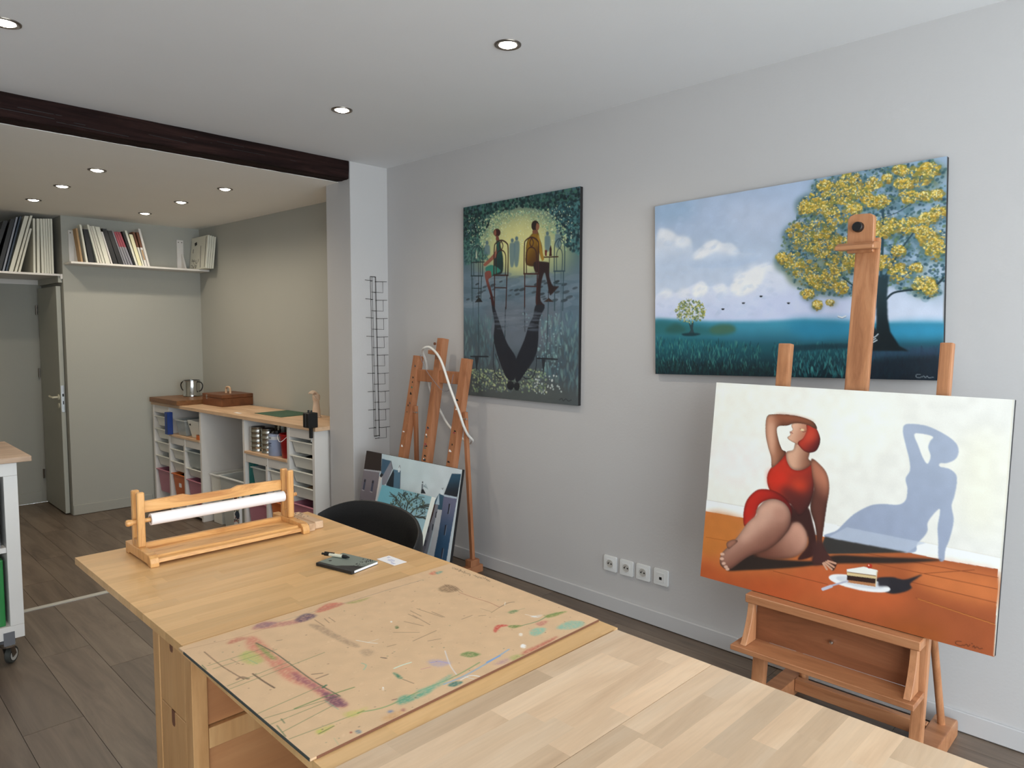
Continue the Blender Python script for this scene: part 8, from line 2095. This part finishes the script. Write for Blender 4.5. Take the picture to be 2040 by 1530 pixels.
# ================================================================= BLACK CHAIR BEHIND THE TABLE
t = thing('tub_chair', 'black leather chair with rounded back tucked beside the far table', 'chair', (1.62, 2.32, 0.0))
def tub_back():
    n, mz = 28, 10
    vs, fs = [], []
    for layer, rr in ((0, 0.0), (1, 0.035)):
        for i in range(n + 1):
            a = -1.0 + 2.0 * i / n
            yy = 2.345 + 0.335 * math.sin(a * 1.25) / math.sin(1.25)
            xx = 1.50 + 0.02 + 0.13 * (1 - (abs(a) ** 2.2)) + rr * (1 if True else 0)
            top = 0.745 - 0.075 * abs(a) ** 2.4 + 0.003
            for j in range(mz + 1):
                z = 0.40 + (top - 0.40) * j / mz
                vs.append((xx - (0.012 if layer and j == mz else 0) + (0.012 if (not layer and j == mz) else 0), yy, z))
    m = (n + 1) * (mz + 1)
    w = mz + 1
    for L_ in (0, m):
        for i in range(n):
            for j in range(mz):
                q = (L_ + i * w + j, L_ + (i + 1) * w + j, L_ + (i + 1) * w + j + 1, L_ + i * w + j + 1)
                fs.append(q if L_ else tuple(reversed(q)))
    for i in range(n):
        fs.append((i * w + mz, (i + 1) * w + mz, m + (i + 1) * w + mz, m + i * w + mz))
        fs.append((m + i * w, m + (i + 1) * w, (i + 1) * w, i * w))
    for i in (0, n):
        for j in range(mz):
            q = (i * w + j, m + i * w + j, m + i * w + j + 1, i * w + j + 1)
            fs.append(q if i == 0 else tuple(reversed(q)))
    return MB().add(vs, fs)
tub_back().build('backrest', 'leather', t, bevel=0.008, seg=3, smooth=True, room=True)
seat = [(1.16, 2.10), (1.20, 2.06), (1.56, 2.05), (1.63, 2.12), (1.66, 2.32), (1.63, 2.52), (1.56, 2.59), (1.20, 2.58), (1.16, 2.54)]
MB().prism(seat, 0.36, 0.44, 'z').build('seat', 'leather', t, bevel=0.012, seg=3, smooth=True, room=True)
for x, y, dx, dy in ((1.22, 2.12, -0.03, -0.03), (1.22, 2.52, -0.03, 0.03), (1.58, 2.12, 0.03, -0.03), (1.58, 2.52, 0.03, 0.03)):
    MB().cyl((x, y, 0.362), (x + dx, y + dy, 0.0), 0.016, 0.011, n=14).build('leg', 'black', t, smooth=True, room=True)

# ================================================================= STUDIO EASEL WITH THE WOMAN'S PORTRAIT
t = thing('studio_easel', 'reddish beech studio easel carrying the painting of the seated woman', 'easel', (2.62, 0.885, 0.0))
TL = math.tan(R(6.77))
def ex(z, off=0.0): return 2.5155 + (z - 0.4705) * TL + 0.024 + off       # plane just behind the canvas
def post(y, w, d, z0, z1, name, off=0.0, rnd=0.006):
    return MB().bar((ex(z0, off + d / 2), y, z0), (ex(z1, off + d / 2), y, z1), w, d, (0, 1, 0)).build(name, 'beech', t, bevel=rnd, seg=2, room=True)
post(1.150, 0.047, 0.036, 0.07, 1.412, 'side_post')
post(0.609, 0.038, 0.036, 0.07, 1.422, 'side_post')
post(0.880, 0.078, 0.026, 0.30, 1.79, 'mast')
MB().prism([(0.855, 1.74), (0.943, 1.74), (0.943, 1.86), (0.935, 1.872), (0.92, 1.877), (0.87, 1.875), (0.858, 1.868), (0.855, 1.855)], ex(1.80, -0.022), ex(1.80, 0.004), 'x').build('clamp_block', 'beech', t, bevel=0.002, room=True)
MB().prism([(ex(1.75, -0.075), 1.746), (ex(1.75, 0.0), 1.750), (ex(1.75, 0.0), 1.775), (ex(1.75, -0.05), 1.772), (ex(1.75, -0.075), 1.760)], 0.835, 0.965, 'y').build('top_clamp', 'beechx', t, bevel=0.003, room=True)
kb = MB().cyl((ex(1.83, -0.022), 0.905, 1.83), (ex(1.83, -0.045), 0.905, 1.83), 0.019, 0.017, n=22)
kb.build('clamp_knob', 'black', t, bevel=0.002, smooth=True, room=True)
# canvas ledge and brush tray
ZL = 0.4685
Bx(2.470, ex(ZL), 0.598, 1.192, ZL - 0.032, ZL - 0.0005).build('canvas_ledge', 'beechx', t, bevel=0.003, room=True)
Bx(ex(0.38) - 0.012, ex(0.38), 0.625, 1.165, 0.2885, ZL - 0.032).build('tray_back', 'beechshade', t, room=True)
Bx(2.400, ex(0.28), 0.592, 1.212, 0.268, 0.288).build('tray_floor', 'beechx', t, bevel=0.002, room=True)
for y in (0.618, 1.172):
    z0, z1 = 0.289, ZL - 0.033
    pr = [(2.413, z0), (2.435, z0), (2.50, z0), (2.50, z1), (2.478, z1)]
    crv = [(2.478 - 0.052 * (s_ ** 1.7), z1 - (z1 - z0 - 0.006) * s_) for s_ in [q / 8 for q in range(9)]]
    MB().prism([(2.505, z0), (2.505, z1)] + crv + [(2.42, z0)], y - 0.011, y + 0.011, 'y').build('tray_bracket', 'beech', t, bevel=0.001, room=True)
MB().lathe([(0.0, 0.0), (0.006, 0.002), (0.007, 0.008), (0.004, 0.014), (0.004, 0.02)], (ex(0.37) - 0.032, 0.883, 0.366), 14, 'x').build('tray_knob', 'chrome', t, smooth=True, room=True)
Bx(ex(0.25), ex(0.25) + 0.022, 0.632, 1.125, 0.225, 0.268).build('cross_rail', 'beechx', t, bevel=0.002, room=True)
# feet, stretcher, rear struts
for y in (0.598, 1.135):
    pf = [(2.40, 0.0), (2.40, 0.05), (2.42, 0.064), (2.45, 0.07), (2.84, 0.07), (2.865, 0.064), (2.878, 0.05), (2.882, 0.03), (2.882, 0.0)]
    MB().prism(pf, y - 0.033, y + 0.033, 'y').build('foot', 'beechx', t, bevel=0.004, seg=2, room=True)
    MB().cyl((ex(0.62) + 0.03, y + (0.012 if y < 1 else -0.045), 0.62), (2.79, y + (0.0 if y < 1 else -0.045), 0.065), 0.0125, n=14).build('rear_strut', 'beech', t, smooth=True, room=True)
Bx(2.735, 2.765, 0.632, 1.101, 0.022, 0.072).build('stretcher', 'beechx', t, bevel=0.002, room=True)

# ================================================================= OLD PAINT-SPLASHED EASEL
t = thing('old_easel', 'worn paint-splashed beech easel in the corner with a white hoop', 'easel', (2.68, 3.39, 0.0))
def ox(z, off=0.0): return 2.594 + 0.166 * (z - 0.05) + off
def opost(y0, y1, w, d, z0, z1, name, off=0.0):
    return MB().bar((ox(z0, off), y0, z0), (ox(z1, off), y1, z1), w, d, (0, 1, 0)).build(name, 'oldbeech', t, bevel=0.003, seg=2, room=True)
PT = {}
PT['l'] = opost(3.655, 3.605, 0.056, 0.044, 0.045, 1.297, 'side_post')
PT['r'] = opost(3.175, 3.135, 0.06, 0.044, 0.045, 1.292, 'side_post')
PT['m'] = opost(3.40, 3.385, 0.054, 0.05, 0.12, 1.41, 'mast', 0.003)
MB().bar((ox(1.17, 0.0), 3.585, 1.175), (ox(1.17, 0.0), 3.165, 1.175), 0.075, 0.022, (0, 0, 1)).build('cross_bar', 'oldbeech', t, bevel=0.002, room=True)
for y in (3.30, 3.225): MB().cyl((ox(1.185, -0.0105), y, 1.185), (ox(1.185, -0.0125), y, 1.185), 0.007, n=12).build('screw_hole', 'black', t, room=True)
MB().bar((ox(1.33, -0.035), 3.455, 1.327), (ox(1.33, -0.035), 3.365, 1.32), 0.024, 0.03, (0, 0, 1)).build('top_clamp', 'oldbeech', t, bevel=0.002, room=True)
MB().cyl((ox(1.375, -0.034), 3.41, 1.378), (ox(1.375, -0.042), 3.41, 1.378), 0.009, n=12).build('clamp_screw', 'brown', t, room=True)
for y, yt, yl in ((3.085, 3.097, 3.085), (3.63, 3.572, 3.615)):
    Bx(2.56, 2.86, y - 0.026, y + 0.026, 0.0, 0.045).build('foot', 'oldbeech', t, bevel=0.003, room=True)
    Bx(2.76, 2.83, y - 0.026, y + 0.026, 0.045, 0.085).build('foot_block', 'oldbeech', t, bevel=0.002, room=True)
    MB().bar((ox(0.98, 0.0), yt, 0.98), (2.795, yl, 0.085), 0.026, 0.022, (0, 1, 0)).build('rear_leg', 'oldbeech', t, bevel=0.002, room=True)
    MB().cyl((ox(0.94, 0.0), yt - 0.02, 0.94), (ox(0.94, 0.0), yt + 0.02, 0.94), 0.006, n=10).build('bolt', 'chrome', t, room=True)
rgs = random.Random(31)
for mname, cnt in (('darkbook', 14), ('navy', 5), ('paper', 6), ('red', 3), ('teal', 3)):
    sp = MB()
    for k in range(cnt):
        w_ = rgs.choice(['l', 'm', 'm', 'r'])
        z = rgs.uniform(0.64, 0.86) if w_ == 'm' else rgs.uniform(0.66, 1.25)
        y0, y1, off = {'l': (3.655, 3.605, -0.0225), 'm': (3.40, 3.385, -0.0225), 'r': (3.175, 3.135, -0.0225)}[w_]
        yy = y0 + (y1 - y0) * z / 1.3
        hw = {'l': 0.02, 'm': 0.019, 'r': 0.022}[w_]
        a_ = rgs.uniform(-hw, hw * .3); b_ = min(hw, a_ + rgs.uniform(.008, .03)); hh = rgs.uniform(.004, .014)
        x = ox(z, off)
        sp.add([(x, yy + a_, z), (x, yy + b_, z), (x + 0.166 * hh, yy + b_ * .9, z + hh), (x + 0.166 * hh, yy + a_, z + hh * .8)], [(0, 1, 2, 3)])
    o = sp.build('paint_splash', mname, t, room=True); o['kind'] = 'stuff'
hp = thing('white_hoop', 'white plastic hoop hung over the old easel top', 'hoop', (2.70, 3.39, 1.34))
ring = [(2.70, 3.42, 1.352), (2.705, 3.36, 1.354), (2.690, 3.25, 1.285), (2.672, 3.14, 1.12), (2.672, 3.065, 0.99), (2.69, 3.046, 0.91), (2.722, 3.046, 0.855), (2.779, 3.066, 0.81), (2.815, 3.15, 0.785), (2.835, 3.34, 0.86), (2.83, 3.44, 0.97), (2.82, 3.51, 1.08), (2.818, 3.535, 1.18), (2.80, 3.525, 1.255), (2.74, 3.485, 1.325)]
cp = curve_pts(ring, 8, True)
MB().tube(cp, 0.0078, 10, True).build('tube', 'hose', hp, smooth=True, room=True)
MB().tube(curve_pts([(2.705, 3.465, 1.31), (2.72, 3.46, 1.26), (2.735, 3.42, 1.19), (2.74, 3.30, 1.10), (2.735, 3.22, 1.11), (2.72, 3.17, 1.20)], 6), 0.0018, 6).build('wire', 'greybook', hp, smooth=True, room=True)

# ================================================================= WIRE CARD RACK ON THE PILLAR
t = thing('card_rack', 'thin dark wire postcard rack hanging on the pillar', 'rack', (2.80, 4.098, 1.27))
YP = 4.0965
def rk(x, z, y=YP): return (x + (1.827 - z) * 0.0165, y, z)
for x in (2.772, 2.778, 2.808, 2.814):
    MB().tube([rk(x, 1.827, YP - (0.0 if x in (2.772, 2.814) else 0.012)), rk(x, 0.72, YP - (0.0 if x in (2.772, 2.814) else 0.012))], 0.0014, 6).build('upright_wire', 'wire', t, room=True)
for z in (1.827, 0.725):
    MB().tube([rk(2.772, z), rk(2.814, z)], 0.0025, 6).build('end_wire', 'wire', t, room=True)
for k in range(9):
    z = 1.797 - k * 0.1262
    m = MB()
    m.tube([rk(2.775, z), rk(2.770, z, YP - .03), rk(2.706, z + 0.002, YP - .035)], 0.0018, 6)
    m.tube([rk(2.810, z - .004), rk(2.815, z - .004, YP - .03), rk(2.882, z - 0.002, YP - .035)], 0.0018, 6)
    m.tube([rk(2.85, z - .003, YP - .033), rk(2.85, z - 0.078, YP - .033), rk(2.765, z - 0.076, YP - .02)], 0.0015, 6)
    m.tube([rk(2.765, z - 0.076, YP - .03), rk(2.815, z - 0.078, YP)], 0.0015, 6)
    m.build('card_pocket', 'wire', t, room=True)

# ================================================================= WALL SOCKETS
def plate(y, z, label, kind):
    t = thing('wall_socket', label, 'socket', (WX, y, z), (0, 0, R(-90)), group='row of white wall sockets')
    def rr(w, h, r, n=5):
        out = []
        for cx_, cz_, a0 in ((w - r, h - r, 0), (-w + r, h - r, 90), (-w + r, -h + r, 180), (w - r, -h + r, 270)):
            for q in range(n + 1):
                a = R(a0 + 90 * q / n); out.append((cx_ + r * math.cos(a), cz_ + r * math.sin(a)))
        return out
    MB().prism(rr(0.041, 0.040, 0.007), -0.010, -0.0002, 'y').build('faceplate', 'whitegloss', t, bevel=0.003, seg=2, smooth=True)
    MB().prism(rr(0.0235, 0.0235, 0.003), -0.0115, -0.0098, 'y').build('insert', 'whitegloss', t, bevel=0.0006)
    if kind:
        MB().lathe([(0.0205, -0.0116), (0.0200, -0.0130), (0.0188, -0.0130), (0.0182, -0.0118), (0.0, -0.0118)], (0, 0, 0), 26, 'y', caps=False).build('recess_shade', 'hub', t, smooth=True)  # raised rim and grey disc; the grey stands in for shade in an uncut recess
        for x in (-0.0095, 0.0095): MB().cyl((x, -0.0116, 0), (x, -0.0122, 0), 0.0042, n=12).build('contact_hole', 'black', t)
        MB().cyl((0, -0.0116, 0.0095), (0, -0.019, 0.0095), 0.0026, n=12).build('earth_pin', 'chrome', t, smooth=True)
    else:
        Bx(-0.007, 0.007, -0.0122, -0.0112, -0.012, 0.002).build('data_port', 'black', t)
plate(2.149, 0.252, 'white power socket nearest the old easel, first of four', True)
plate(2.047, 0.253, 'white power socket, second of four from the old easel', True)
plate(1.946, 0.254, 'white power socket, third of four, left of the data outlet', True)
plate(1.842, 0.256, 'white data outlet with square black port, last of four', False)
